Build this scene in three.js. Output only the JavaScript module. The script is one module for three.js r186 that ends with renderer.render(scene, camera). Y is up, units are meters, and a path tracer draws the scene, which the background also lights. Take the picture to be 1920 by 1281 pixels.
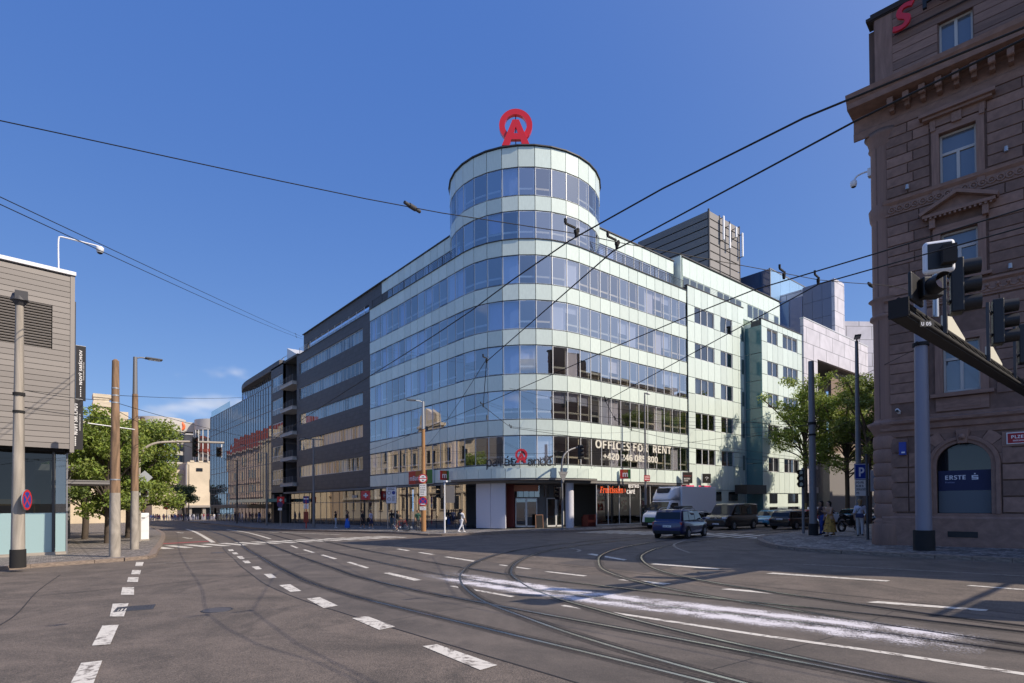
import * as THREE from 'three';
import { mergeGeometries } from 'three/addons/utils/BufferGeometryUtils.js';
import { RoundedBoxGeometry } from 'three/addons/geometries/RoundedBoxGeometry.js';
import { MarchingCubes } from 'three/addons/objects/MarchingCubes.js';
import { ImprovedNoise } from 'three/addons/math/ImprovedNoise.js';
import { FontLoader } from 'three/addons/loaders/FontLoader.js';
import { TextGeometry } from 'three/addons/geometries/TextGeometry.js';

/* ---------- camera, sky, sun, exposure ---------- */
const scene = new THREE.Scene();
const camera = new THREE.PerspectiveCamera(2 * Math.atan(928.64 / 1060.42) * 180 / Math.PI, 1920 / 1857.28, 0.1, 3000);
camera.position.set(0, 1.9, 0);
camera.rotation.order = 'YXZ';
camera.rotation.set(0.01467, -0.686538, -0.006086);
camera.setViewOffset(1920, 1857.28, 0, 0, 1920, 1281);
scene.add(camera);

const renderer = new THREE.WebGLRenderer({ antialias: true });
renderer.setSize(1024, 683);
renderer.toneMapping = THREE.LinearToneMapping;
renderer.toneMappingExposure = 1.22;
renderer.shadowMap.enabled = true;

const SUN = new THREE.Vector3(0.372, 0.632, 0.680).normalize();
const noise = new ImprovedNoise();
function fbm(x, y, z, oct = 4) { let a = 0.5, s = 0, f = 1; for (let i = 0; i < oct; i++) { s += a * noise.noise(x * f, y * f, z * f); a *= 0.5; f *= 2.03; } return s; }
const clamp = (x, a = 0, b = 1) => Math.min(b, Math.max(a, x));
const lerp = (a, b, t) => a + (b - a) * t;
const smooth = (a, b, x) => { const t = clamp((x - a) / (b - a)); return t * t * (3 - 2 * t); };
function rng(seed) { let s = seed >>> 0; return () => { s = (s + 0x6d2b79f5) | 0; let t = Math.imul(s ^ (s >>> 15), 1 | s); t = (t + Math.imul(t ^ (t >>> 7), 61 | t)) ^ t; return ((t ^ (t >>> 14)) >>> 0) / 4294967296; }; }

{ // clear summer sky with a few small fair-weather clouds
  const W = 2048, H = 1024, d = new Float32Array(W * H * 4);
  for (let j = 0; j < H; j++) {
    const el = (j + 0.5) / H * Math.PI - Math.PI / 2, se = Math.sin(el), ce = Math.cos(el);
    const e = Math.max(0, se);
    const k = Math.pow(1 - e, 3.2), k2 = Math.pow(1 - e, 8);
    for (let i = 0; i < W; i++) {
      const az = (i + 0.5) / W * 2 * Math.PI - Math.PI, x = ce * Math.cos(az), z = ce * Math.sin(az);
      let r = 0.060 + 0.145 * k + 0.21 * k2, g = 0.148 + 0.255 * k + 0.21 * k2, b = 0.44 + 0.315 * k + 0.08 * k2;
      const c = clamp(x * SUN.x + se * SUN.y + z * SUN.z, -1, 1);
      const glow = 0.46 * Math.pow(Math.max(0, c), 3) + 0.5 * Math.pow(Math.max(0, c), 90);
      r += glow * 1.05; g += glow; b += glow * 0.9;
      if (el > 0.01 && el < 1.1) { // clouds live on a sheet at constant height
        const px = x / (se + 0.12), pz = z / (se + 0.12);
        const big = fbm(px * 0.55 + 7.3, 3.1, pz * 0.55 - 2.2, 3);
        const n = fbm(px * 1.7 + 1.7, 0.4, pz * 1.7 + 5.1, 6);
        let a = smooth(0.10, 0.34, n * 0.8 + big * 0.75 - 0.17);
        a *= smooth(0.08, 0.2, el);
        const lit = 0.80 + 0.5 * fbm(px * 3.1 + 0.35, 1.9, pz * 3.1 + 0.6, 3);
        r = lerp(r, 0.86 * lit, a * 0.9); g = lerp(g, 0.87 * lit, a * 0.9); b = lerp(b, 0.93 * lit, a * 0.9);
      }
      const o = (j * W + i) * 4; d[o] = r; d[o + 1] = g; d[o + 2] = b; d[o + 3] = 1;
    }
  }
  const t = new THREE.DataTexture(d, W, H, THREE.RGBAFormat, THREE.FloatType);
  t.mapping = THREE.EquirectangularReflectionMapping; t.magFilter = THREE.LinearFilter; t.minFilter = THREE.LinearFilter; t.needsUpdate = true;
  scene.background = t; scene.environment = t;
}
const sun = new THREE.DirectionalLight(0xfff0dc, 4.3);
sun.position.copy(SUN).multiplyScalar(150).add(new THREE.Vector3(25, 0, -40));
sun.target.position.set(25, 0, -40);
sun.castShadow = true; sun.shadow.radius = 1;
Object.assign(sun.shadow.camera, { left: -120, right: 120, top: 120, bottom: -120, near: 1, far: 400 });
sun.shadow.mapSize.set(4096, 4096);
scene.add(sun, sun.target);

/* ---------- helpers ---------- */
const G = (z) => 0.012 * z;                       // the street falls gently along the tram street
const V3 = (x, y, z) => new THREE.Vector3(x, y, z);
const used = {};
function numbered(n) { const k = used[n] = (used[n] ?? -1) + 1; return k ? n + '_' + String(k).padStart(3, '0') : n; }
function norm(g) { if (g.index) g = g.toNonIndexed(); for (const k of Object.keys(g.attributes)) if (!['position', 'normal', 'uv', 'color'].includes(k)) g.deleteAttribute(k); if (!g.attributes.normal) g.computeVertexNormals(); if (!g.attributes.uv) g.setAttribute('uv', new THREE.BufferAttribute(new Float32Array(g.attributes.position.count * 2), 2)); return g; }
function join(gs) { gs = (Array.isArray(gs) ? gs : [gs]); if (gs.length === 1) return gs[0]; return mergeGeometries(gs.map(norm), false); }
function obj(name, gs, mat, parent = scene) {
  const m = new THREE.Mesh(join(gs), mat); m.name = parent === scene ? numbered(name) : name;
  m.castShadow = m.receiveShadow = true; parent.add(m); return m;
}
function tag(o, label, category, group, kind) { if (label) o.userData.label = label; if (category) o.userData.category = category; if (group) o.userData.group = group; if (kind) o.userData.kind = kind; return o; }
function thing(name, label, category, [x, y, z] = [0, 0, 0], turn = 0, group) {
  const o = new THREE.Group(); o.name = numbered(name); o.position.set(x, y, z); o.rotation.y = turn; scene.add(o); return tag(o, label, category, group);
}
function structure(name, gs, mat) { return tag(obj(name, gs, mat), null, null, null, 'structure'); }
// geometry makers (all carry uv in metres where a texture needs it)
const box = (w, h, d, x = 0, y = 0, z = 0, ry = 0, rx = 0, rz = 0) => { const g = new THREE.BoxGeometry(w, h, d); if (rx) g.rotateX(rx); if (rz) g.rotateZ(rz); if (ry) g.rotateY(ry); g.translate(x, y, z); return g; };
function metreBox(w, h, d, x = 0, y = 0, z = 0) { // box whose uv are metres
  const g = new THREE.BoxGeometry(w, h, d).toNonIndexed(), p = g.attributes.position, n = g.attributes.normal, u = g.attributes.uv;
  g.translate(x, y, z);
  for (let i = 0; i < p.count; i++) { const ax = Math.abs(n.getX(i)), ay = Math.abs(n.getY(i)); if (ax > 0.5) u.setXY(i, p.getZ(i), p.getY(i)); else if (ay > 0.5) u.setXY(i, p.getX(i), p.getZ(i)); else u.setXY(i, p.getX(i), p.getY(i)); }
  return g;
}
const rbox = (w, h, d, r, x = 0, y = 0, z = 0, seg = 2) => { const g = new RoundedBoxGeometry(w, h, d, seg, r); g.translate(x, y, z); return g; };
const cyl = (r0, r1, h, x = 0, y = 0, z = 0, seg = 16, rx = 0, rz = 0) => { const g = new THREE.CylinderGeometry(r1, r0, h, seg); if (rx) g.rotateX(rx); if (rz) g.rotateZ(rz); g.translate(x, y, z); return g; };
const tube = (pts, r, seg = 0, rad = 6, closed = false) => new THREE.TubeGeometry(new THREE.CatmullRomCurve3(pts.map((p) => p.isVector3 ? p : V3(...p)), closed, 'centripetal'), seg || pts.length * 6, r, rad, closed);
function bar(a, b, r, rad = 6) { a = V3(...a); b = V3(...b); const d = b.clone().sub(a), g = new THREE.CylinderGeometry(r, r, d.length(), rad); g.applyQuaternion(new THREE.Quaternion().setFromUnitVectors(V3(0, 1, 0), d.normalize())); g.translate((a.x + b.x) / 2, (a.y + b.y) / 2, (a.z + b.z) / 2); return g; }
function ext(pts, depth, bevel = 0, holes) { const s = new THREE.Shape(pts.map(([x, y]) => new THREE.Vector2(x, y))); if (holes) for (const h of holes) s.holes.push(new THREE.Path(h.map(([x, y]) => new THREE.Vector2(x, y)))); return new THREE.ExtrudeGeometry(s, { depth, bevelEnabled: bevel > 0, bevelThickness: bevel, bevelSize: bevel, bevelSegments: 2, curveSegments: 10 }); }
const lathe = (pts, seg = 24, a0 = 0, al = Math.PI * 2) => new THREE.LatheGeometry(pts.map(([x, y]) => new THREE.Vector2(x, y)), seg, a0, al);
// a flat sheet on the sloping street: polygon in x,z
function sheet(poly, yf, hole) {
  const pts = poly.map(([x, z]) => new THREE.Vector2(x, -z)); const s = new THREE.Shape(pts);
  const g = new THREE.ShapeGeometry(s).toNonIndexed(), p = g.attributes.position, u = g.attributes.uv;
  for (let i = 0; i < p.count; i++) { const x = p.getX(i), z = -p.getY(i); p.setXYZ(i, x, yf(x, z), z); u.setXY(i, x, z); }
  g.computeVertexNormals(); return g;
}
// a ribbon of given half-width offsets along a polyline of [x,z]
function ribbon(path, o0, o1, yf, y1) {
  const v = [], n = path.length;
  const at = (i, o) => { const a = path[Math.max(0, i - 1)], b = path[Math.min(n - 1, i + 1)]; const dx = b[0] - a[0], dz = b[1] - a[1], l = Math.hypot(dx, dz) || 1; return [path[i][0] - dz / l * o, path[i][1] + dx / l * o]; };
  const uv = [];
  for (let i = 0; i < n - 1; i++) {
    const a = at(i, o0), b = at(i, o1), c = at(i + 1, o0), e = at(i + 1, o1);
    const P = (q, f) => [q[0], f(q[0], q[1]), q[1]]; const f1 = y1 || yf;
    const q = [P(a, yf), P(b, f1), P(e, f1), P(a, yf), P(e, f1), P(c, yf)];
    const ux = V3(q[1][0] - q[0][0], q[1][1] - q[0][1], q[1][2] - q[0][2]), vx = V3(q[2][0] - q[0][0], q[2][1] - q[0][1], q[2][2] - q[0][2]);
    const up = ux.cross(vx).y >= 0 ? [0, 1, 2, 3, 4, 5] : [0, 2, 1, 3, 5, 4];
    for (const k of up) { v.push(...q[k]); uv.push(q[k][0], q[k][2]); }
  }
  const g = new THREE.BufferGeometry(); g.setAttribute('position', new THREE.BufferAttribute(new Float32Array(v), 3)); g.setAttribute('uv', new THREE.BufferAttribute(new Float32Array(uv), 2)); g.computeVertexNormals(); return g;
}
function dense(pts, step = 0.7) { const c = new THREE.CatmullRomCurve3(pts.map(([x, z]) => V3(x, 0, z)), false, 'centripetal'); const n = Math.max(2, Math.ceil(c.getLength() / step)); return c.getSpacedPoints(n).map((p) => [p.x, p.z]); }

/* ---------- textures ---------- */
function dataTex(n, fn, srgb = true, rep = 1) {
  const a = new Uint8Array(n * n * 4); for (let j = 0; j < n; j++) for (let i = 0; i < n; i++) { const c = fn(i / n, j / n, i, j), o = (j * n + i) * 4; a[o] = clamp(c[0], 0, 1) * 255; a[o + 1] = clamp(c[1], 0, 1) * 255; a[o + 2] = clamp(c[2], 0, 1) * 255; a[o + 3] = c.length > 3 ? clamp(c[3]) * 255 : 255; }
  const t = new THREE.DataTexture(a, n, n, THREE.RGBAFormat); t.magFilter = THREE.LinearFilter; t.minFilter = THREE.LinearMipmapLinearFilter; t.generateMipmaps = true; t.wrapS = t.wrapT = THREE.RepeatWrapping; if (srgb) t.colorSpace = THREE.SRGBColorSpace; t.repeat.set(rep, rep); t.needsUpdate = true; return t;
}
// seamless fractal noise on a torus
function tnoise(u, v, f, oct = 4, seed = 0) { const R = f / (2 * Math.PI), a = u * 2 * Math.PI, b = v * 2 * Math.PI; return fbm(Math.cos(a) * R + seed, Math.sin(a) * R + Math.cos(b) * R * 0.73 + seed * 1.7, Math.sin(b) * R - seed, oct); }
function canvasTex(w, h, draw) { const c = document.createElement('canvas'); c.width = w; c.height = h; const x = c.getContext('2d'); draw(x, w, h); const t = new THREE.CanvasTexture(c); t.colorSpace = THREE.SRGBColorSpace; t.magFilter = THREE.LinearFilter; t.anisotropy = 4; return t; }
const std = (c, rough = 0.8, metal = 0, extra = {}) => new THREE.MeshStandardMaterial({ color: c, roughness: rough, metalness: metal, ...extra });
const lin = (r, g, b) => new THREE.Color().setRGB(r, g, b);
const phys = (c, o = {}) => new THREE.MeshPhysicalMaterial({ color: c, ...o });

const R0 = rng(11);
const grit = new Float32Array(512 * 512).map(() => R0());
const gritAt = (i, j) => grit[(j & 511) * 512 + (i & 511)];
// coarse asphalt: stones of different tone, 4 m per tile, with broad wear from a second map scale
function asphaltTex(c0, c1, amp, seed, n = 1024) {
  return dataTex(n, (u, v, i, j) => {
    const g0 = gritAt(i, j), g1 = (gritAt(i >> 1, j >> 1) + gritAt((i + 1) >> 1, j >> 1)) / 2;
    const broad = tnoise(u, v, 6, 5, seed), mid = tnoise(u, v, 30, 3, seed + 4), g2 = gritAt((i >> 2) + 91, (j >> 2) + 17), stain = smooth(0.16, 0.42, tnoise(u, v, 9, 4, seed + 11));
    const t = clamp(0.52 + broad * 0.85 + mid * 0.35 + (g0 - 0.5) * amp + (g1 - 0.5) * amp * 1.3 + (g2 - 0.5) * amp * 0.5 - stain * 0.3);
    return [lerp(c0[0], c1[0], t), lerp(c0[1], c1[1], t), lerp(c0[2], c1[2], t)];
  }, true, 1 / 6);
}
const asphaltBump = dataTex(512, (u, v, i, j) => { const g = (gritAt(i, j) + gritAt(i >> 1, j >> 1)) / 2; return [g, g, g]; }, false, 1 / 3);
const MAT = {};
MAT.road = std(0xffffff, 0.88, 0, { map: asphaltTex([0.30, 0.275, 0.252], [0.475, 0.43, 0.39], 0.62, 1), bumpMap: asphaltBump, bumpScale: 0.009 });
MAT.bed = std(0xffffff, 0.82, 0, { map: asphaltTex([0.30, 0.278, 0.258], [0.425, 0.39, 0.358], 0.34, 9), bumpMap: asphaltBump, bumpScale: 0.003 });
MAT.ground = std(lin(0.12, 0.115, 0.11), 0.95);
MAT.paint = std(0xffffff, 0.75, 0, { map: dataTex(512, (u, v, i, j) => { const w = tnoise(u, v, 24, 4, 3) + (gritAt(i, j) - 0.5) * 0.3; const k = smooth(-0.42, -0.05, w + tnoise(u, v, 5, 3, 31) * 0.5); return [lerp(0.42, 0.82, k), lerp(0.39, 0.80, k), lerp(0.36, 0.76, k)]; }, true, 1 / 2) });
MAT.paintWorn = std(0xffffff, 0.8, 0, { map: dataTex(512, (u, v, i, j) => { const w = tnoise(u, v, 20, 4, 8) + (gritAt(i, j) - 0.5) * 0.5; const k = smooth(-0.3, 0.3, w); return [lerp(0.40, 0.68, k), lerp(0.37, 0.65, k), lerp(0.35, 0.6, k)]; }, true, 1 / 2) });
MAT.paintRed = std(lin(0.30, 0.07, 0.07), 0.8);
MAT.rail = std(lin(0.6, 0.58, 0.56), 0.22, 1); MAT.seal = std(0xffffff, 0.85, 0, { map: asphaltTex([0.2, 0.185, 0.175], [0.34, 0.31, 0.285], 0.5, 41, 512) }); MAT.groove = std(lin(0.012, 0.011, 0.011), 0.9);
MAT.railSide = std(lin(0.05, 0.042, 0.037), 0.8);
// mosaic cobbles for pavements: 2 m per tile
function cobbleTex(tint, seed, n = 1024, cells = 26) {
  const r = rng(seed), cx = [], tone = []; for (let k = 0; k < cells * cells; k++) { cx.push([r() * 0.5 + 0.25, r() * 0.5 + 0.25]); tone.push(r()); }
  return dataTex(n, (u, v, i, j) => {
    const x = u * cells, y = v * cells; let d1 = 9, d2 = 9, id = 0;
    for (let a = -1; a < 2; a++) for (let b = -1; b < 2; b++) { const gx = Math.floor(x) + a, gy = Math.floor(y) + b, k = ((gy + cells) % cells) * cells + (gx + cells) % cells, d = Math.max(Math.abs(gx + cx[k][0] - x), Math.abs(gy + cx[k][1] - y)); if (d < d1) { d2 = d1; d1 = d; id = k; } else if (d < d2) d2 = d; }
    const edge = smooth(0.03, 0.12, d2 - d1), t = (0.45 + 0.4 * tone[id] + tnoise(u, v, 5, 4, seed) * 0.35 + (gritAt(i, j) - 0.5) * 0.12) * lerp(0.6, 1, edge);
    return [t * tint[0], t * tint[1], t * tint[2]];
  }, true, 1 / 2);
}
MAT.cobble = std(0xffffff, 0.85, 0, { map: cobbleTex([0.74, 0.70, 0.67], 5) });
MAT.pave = std(0xffffff, 0.85, 0, { map: cobbleTex([0.70, 0.68, 0.66], 17, 1024, 16) });
MAT.kerb = std(0xffffff, 0.8, 0, { map: dataTex(256, (u, v, i, j) => { const t = 0.5 + tnoise(u, v, 8, 4, 2) * 0.3 + (gritAt(i, j) - 0.5) * 0.25; return [0.62 * t + 0.2, 0.55 * t + 0.18, 0.50 * t + 0.16]; }) });
MAT.concrete = std(0xffffff, 0.85, 0, { map: dataTex(512, (u, v, i, j) => { const t = 0.62 + tnoise(u, v, 7, 5, 6) * 0.22 + (gritAt(i, j) - 0.5) * 0.06; return [t, t * 0.95, t * 0.88]; }) });
MAT.brownPole = std(0xffffff, 0.85, 0, { map: dataTex(512, (u, v, i, j) => { const t = 0.5 + tnoise(u, v, 9, 5, 16) * 0.25 + (gritAt(i, j) - 0.5) * 0.06; return [t * 1.04, t * 0.84, t * 0.66]; }) });
MAT.grey = std(lin(0.20, 0.20, 0.21), 0.55, 0.3); MAT.greyDark = std(lin(0.06, 0.06, 0.065), 0.6, 0.2); MAT.galv = std(lin(0.42, 0.43, 0.44), 0.45, 0.6); MAT.white = std(lin(0.75, 0.76, 0.78), 0.5); MAT.black = std(lin(0.012, 0.012, 0.014), 0.5); MAT.blackMatt = std(lin(0.018, 0.017, 0.017), 0.9); MAT.redGloss = phys(lin(0.62, 0.012, 0.02), { roughness: 0.35, clearcoat: 0.4 }); MAT.steel = std(lin(0.5, 0.5, 0.5), 0.35, 0.9);
MAT.lens = phys(lin(0.05, 0.02, 0.02), { roughness: 0.15, clearcoat: 1 });
MAT.wire = std(lin(0.02, 0.019, 0.018), 0.6, 0.3);
// coated facade glass: a thin sheet that mirrors strongly and lets a little through
MAT.glass = phys(lin(0.56, 0.72, 0.94), { roughness: 0.0, transmission: 1, thickness: 0, ior: 4.6 });
MAT.glassR = phys(lin(0.8, 0.82, 0.8), { roughness: 0.0, transmission: 1, thickness: 0, ior: 4.2 }); MAT.glassR2 = phys(lin(0.72, 0.78, 0.8), { roughness: 0.0, transmission: 1, thickness: 0, ior: 5.2 });
MAT.glassB = phys(lin(0.5, 0.68, 0.94), { roughness: 0.0, transmission: 1, thickness: 0, ior: 4.0 }); MAT.glassC = phys(lin(0.56, 0.7, 0.9), { roughness: 0.0, transmission: 1, thickness: 0, ior: 5.8 });
MAT.glassStrip = phys(lin(0.55, 0.62, 0.64), { roughness: 0.0, transmission: 1, thickness: 0, ior: 2.3 });
MAT.glassDark = phys(lin(0.22, 0.25, 0.25), { roughness: 0.0, transmission: 1, thickness: 0, ior: 2.6 });
MAT.glassBlue = phys(lin(0.16, 0.24, 0.34), { roughness: 0.0, transmission: 1, thickness: 0, ior: 4.2 });
MAT.glassClear = phys(lin(0.7, 0.78, 0.77), { roughness: 0.0, transmission: 1, thickness: 0, ior: 1.8 });
const runs = (k, seed) => dataTex(256, (u, v, i, j) => { const d = tnoise(u * 1, v * 0.25, 14, 4, seed) * 0.045 + tnoise(u, v, 5, 4, seed + 3) * 0.025, q = 1 + d + (gritAt(i, j) - 0.5) * 0.015; return [0.835 * k * q, 0.885 * k * q, 0.85 * k * q]; });
MAT.spandrel = phys(0xffffff, { map: runs(1, 2), roughness: 0.22, ior: 1.55 }); MAT.spandrel2 = phys(0xffffff, { map: runs(0.975, 5), roughness: 0.25, ior: 1.55 }); MAT.spandrel3 = phys(0xffffff, { map: runs(1.015, 8), roughness: 0.2, ior: 1.55 });
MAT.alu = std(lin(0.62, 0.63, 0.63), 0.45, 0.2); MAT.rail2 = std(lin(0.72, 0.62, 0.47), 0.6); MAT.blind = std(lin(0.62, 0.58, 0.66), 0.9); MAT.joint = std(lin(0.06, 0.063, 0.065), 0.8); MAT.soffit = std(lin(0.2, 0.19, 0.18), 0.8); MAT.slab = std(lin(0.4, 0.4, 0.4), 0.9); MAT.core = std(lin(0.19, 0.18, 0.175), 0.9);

/* ---------- ground, road, tram tracks, markings ---------- */
structure('ground', sheet([[-500, 250], [-500, -700], [600, -700], [600, 250]], (x, z) => G(z) - 0.07), MAT.ground);
const road = structure('road', sheet([[-60, 60], [-60, -300], [160, -300], [160, 60]], (x, z) => G(z)), MAT.road);
const lift = (h) => (x, z) => G(z) + h;
const RAILS = {
  a: [[5.5, 6], [5.5, 0], [5.5, -4], [5.4, -7], [5.3, -10], [5.27, -12.2], [5.45, -15.4], [5.88, -18.5], [6.36, -21.8], [6.89, -24.9], [7.85, -30.8], [9.2, -38], [10.5, -46], [12.1, -58], [13.4, -73.4], [15, -100], [16, -140]],
  b: [[6.95, 6], [6.95, 0], [6.95, -4], [6.84, -7], [6.74, -9.8], [6.7, -12], [6.88, -15.4], [7.3, -18.2], [7.86, -22], [8.36, -25.3], [9.3, -30.8], [10.6, -37.8], [11.9, -45.8], [13.5, -57.8], [14.8, -73.2], [16.4, -100], [17.4, -140]],
  c: [[9.5, 6], [9.5, -1.4], [9.4, -4], [9.05, -6.6], [8.85, -9.3], [8.75, -11.5], [8.95, -15.2], [9.7, -21.5], [10.58, -27.5], [12.27, -37], [14.8, -52], [16.2, -66], [18, -100], [19, -140]],
  d: [[10.95, 6], [10.95, -1.4], [10.85, -4], [10.5, -6.6], [10.3, -9.3], [10.2, -11.6], [10.4, -15.2], [11.1, -20.8], [12.02, -27.1], [13.7, -36.6], [16.2, -51.6], [17.6, -65.6], [19.4, -100], [20.4, -140]],
  e: [[5.6, 2], [5.7, -2], [5.85, -4.2], [6.1, -6], [6.44, -7.5], [6.91, -9.3], [7.55, -10.8], [8.25, -12.1], [9.24, -13.6], [10.75, -15.4], [12.55, -17.1], [14.6, -18.7], [17.6, -20.3], [22, -21.7], [30, -22.9], [45, -24], [80, -25.5]],
  f: [[7.05, 2], [7.1, -2], [7.25, -4.1], [7.5, -5.7], [7.8, -7], [8.22, -8.6], [8.76, -10], [9.45, -11.3], [10.41, -12.8], [11.75, -14.35], [13.5, -16], [15.5, -17.5], [18.3, -19.05], [22.5, -20.35], [30.3, -21.5], [45, -22.6], [80, -24.1]],
  g: [[9.98, 0], [10.05, -2.5], [10.4, -4.8], [10.75, -6.6], [11.25, -8.3], [12.1, -10.1], [13.2, -11.7], [14.7, -13.2], [16.7, -14.9], [19, -16.35], [22, -17.7], [26, -18.8], [33, -19.7], [48, -20.7], [80, -22.2]],
  h: [[11.42, 0], [11.5, -2.4], [11.85, -4.5], [12.2, -6.1], [12.65, -7.6], [13.4, -9.3], [14.35, -10.7], [15.75, -12.15], [17.6, -13.7], [19.8, -15], [22.6, -16.25], [26.4, -17.3], [33.2, -18.25], [48, -19.25], [80, -20.7]],
};
for (const k in RAILS) RAILS[k] = dense(RAILS[k], 0.6);
obj('track_bed', ribbon(RAILS.a, -1.05, 6.6, lift(0.004)), MAT.bed, road);
for (const [k1, k2] of [['a', 'b'], ['c', 'd'], ['e', 'f'], ['g', 'h']]) {
  const t = new THREE.Group(); t.name = numbered('tram_track'); t.userData.kind = 'structure'; scene.add(t);
  for (const [k, s] of [[k1, 1], [k2, -1]]) {
    const P = RAILS[k], extra = (k1 === 'e' || k1 === 'g') ? 0.002 : 0;
    const r = obj('rail', ribbon(P, -0.03 * s - 0.028, -0.03 * s + 0.028, lift(0.014 + extra)), MAT.rail, t);
    obj('rail_seal', ribbon(P, -0.17, 0.15, lift(0.0062 + extra)), MAT.seal, r);
    obj('groove', ribbon(P, 0.0275 * s - 0.029, 0.0275 * s + 0.029, lift(0.009 + extra)), MAT.groove, r);
    obj('rail_edge', ribbon(P, -0.075 * s - 0.025, -0.075 * s + 0.025, lift(0.0095 + extra)), MAT.railSide, r);
  }
}
const DASH = [[[2.67,-26.56],[2.89,-26.32],[2.64,-24.35],[2.43,-24.57]],
[[2.2,-22.89],[2.41,-22.67],[2.22,-21.1],[2.01,-21.31]],
[[1.86,-20.39],[2.09,-20.16],[1.92,-18.77],[1.7,-18.99]],
[[1.49,-17.71],[1.72,-17.48],[1.55,-15.89],[1.32,-16.12]],
[[1.06,-14.61],[1.32,-14.46],[1.08,-12.66],[0.88,-12.85]],
[[0.72,-11.89],[0.94,-11.77],[0.71,-10.11],[0.5,-10.21]],
[[0.33,-9.11],[0.55,-9.05],[0.38,-7.74],[0.17,-7.92]],
[[4.03,-6.9],[4.24,-6.86],[4.22,-5.44],[3.94,-5.41]],
[[4.15,-9.55],[4.43,-9.52],[4.37,-8.36],[4.07,-8.3]],
[[4.34,-12.35],[4.64,-12.37],[4.5,-10.99],[4.18,-10.92]],
[[4.62,-15.14],[4.9,-15.15],[4.67,-13.64],[4.43,-13.7]],
[[5.09,-18.22],[5.29,-18.11],[5.08,-16.91],[4.88,-16.94]],
[[5.48,-21.0],[5.7,-20.95],[5.5,-19.84],[5.3,-19.83]],
[[5.87,-23.82],[6.07,-23.75],[5.86,-22.53],[5.66,-22.54]],
[[6.28,-26.47],[6.49,-26.43],[6.2,-24.81],[6.01,-24.77]],
[[6.7,-29.06],[6.91,-29.04],[6.68,-27.79],[6.49,-27.81]],
[[7.1,-31.62],[7.32,-31.62],[7.09,-30.35],[6.89,-30.35]],
[[10.45,-32.37],[10.58,-32.37],[10.07,-29.81],[9.94,-29.83]],
[[9.74,-28.34],[9.91,-28.39],[9.53,-25.98],[9.35,-25.87]],
[[9.11,-24.3],[9.28,-24.31],[8.88,-21.82],[8.71,-21.76]],
[[8.52,-20.11],[8.68,-20.08],[8.24,-17.53],[8.08,-17.48]],
[[7.84,-15.77],[8.05,-15.75],[7.83,-13.42],[7.6,-13.41]],
[[7.67,-11.85],[7.78,-11.81],[7.81,-9.46],[7.67,-9.41]],
[[13.15,-24.99],[13.34,-25.03],[13.12,-23.56],[12.9,-23.47]],
[[12.71,-22.15],[12.89,-22.15],[12.69,-20.66],[12.48,-20.61]],
[[12.25,-19.27],[12.43,-19.23],[12.05,-16.37],[11.83,-16.4]],
[[11.75,-15.09],[11.89,-15.07],[11.73,-13.38],[11.56,-13.36]],
[[11.44,-12.5],[11.6,-12.48],[11.61,-10.88],[11.42,-10.88]],
[[11.5,-9.68],[11.78,-9.63],[11.84,-8.3],[11.54,-8.33]],
[[11.81,-6.98],[12.04,-6.88],[12.23,-5.67],[11.97,-5.71]],
[[12.16,-4.11],[12.47,-4.03],[12.82,-2.42],[12.6,-2.42]],
[[16.99,-15.95],[17.33,-15.97],[16.13,-13.16],[15.82,-13.05]],
[[15.37,-11.57],[15.71,-11.6],[15.69,-9.2],[15.41,-9.18]],
[[15.39,-7.71],[15.72,-7.65],[16.0,-4.88],[15.75,-4.91]],
[[16.15,-3.45],[16.33,-3.39],[16.36,-2.18],[16.14,-2.23]]];
const flatPoly = (q, h, m, name, parent = road) => obj(name, sheet(q, lift(h)), m, parent);
const jr = rng(77);
for (const q of DASH) flatPoly(q.map(([x, z]) => [x + (jr() - 0.5) * 0.02, z + (jr() - 0.5) * 0.04]), 0.008, MAT.paint, 'lane_dash');
obj('solid_line', ribbon(dense([[7.74, -7.91], [7.9, -6.07], [8.05, -4.01], [8.23, -2.58], [8.3, -1.27], [8.35, 1]], 0.5), -0.065, 0.065, lift(0.008)), MAT.paint, road);
obj('solid_line', ribbon(dense([[18.6, -8.07], [19.0, -5.31], [19.25, -2.92], [19.4, 3]], 0.8), -0.06, 0.06, lift(0.0045)), MAT.paintWorn, road);
obj('stop_line', ribbon(dense([[2.93, -25.02], [5.73, -25.34], [8.47, -25.74], [13.39, -26.77], [17.16, -28.6], [21.5, -31.0]], 0.8), -0.07, 0.07, lift(0.0082)), MAT.paintWorn, road);
obj('red_stop_line', ribbon([[5.3, -41.3], [6.8, -41.7], [8.5, -42.1]], -0.55, 0.55, lift(0.0045)), MAT.paintRed, road);
obj('lane_line', ribbon(dense([[12.6, -76], [11.46, -64.79], [9.73, -51.5], [8.14, -40.0]], 1), -0.14, 0.14, lift(0.0086)), MAT.paint, road);
obj('lane_line', ribbon(dense([[15.6, -70], [14.52, -57.88], [13.39, -49.76], [12.09, -41.62]], 1), -0.1, 0.1, lift(0.0086)), MAT.paint, road);
obj('lane_line', ribbon(dense([[16.2, -56], [17.0, -50], [18.1, -43.7]], 1), -0.1, 0.1, lift(0.0086)), MAT.paint, road);
for (let i = 0; i < 16; i++) { const x = 4.75 + i * 0.94; flatPoly([[x, -35 + (jr() - 0.5) * 0.2], [x + 0.5, -35], [x + 0.05, -38.6], [x - 0.45, -38.6 + (jr() - 0.5) * 0.2]], 0.0105 + (i % 2) * 0.001, MAT.paint, 'crosswalk_bar'); }
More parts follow.
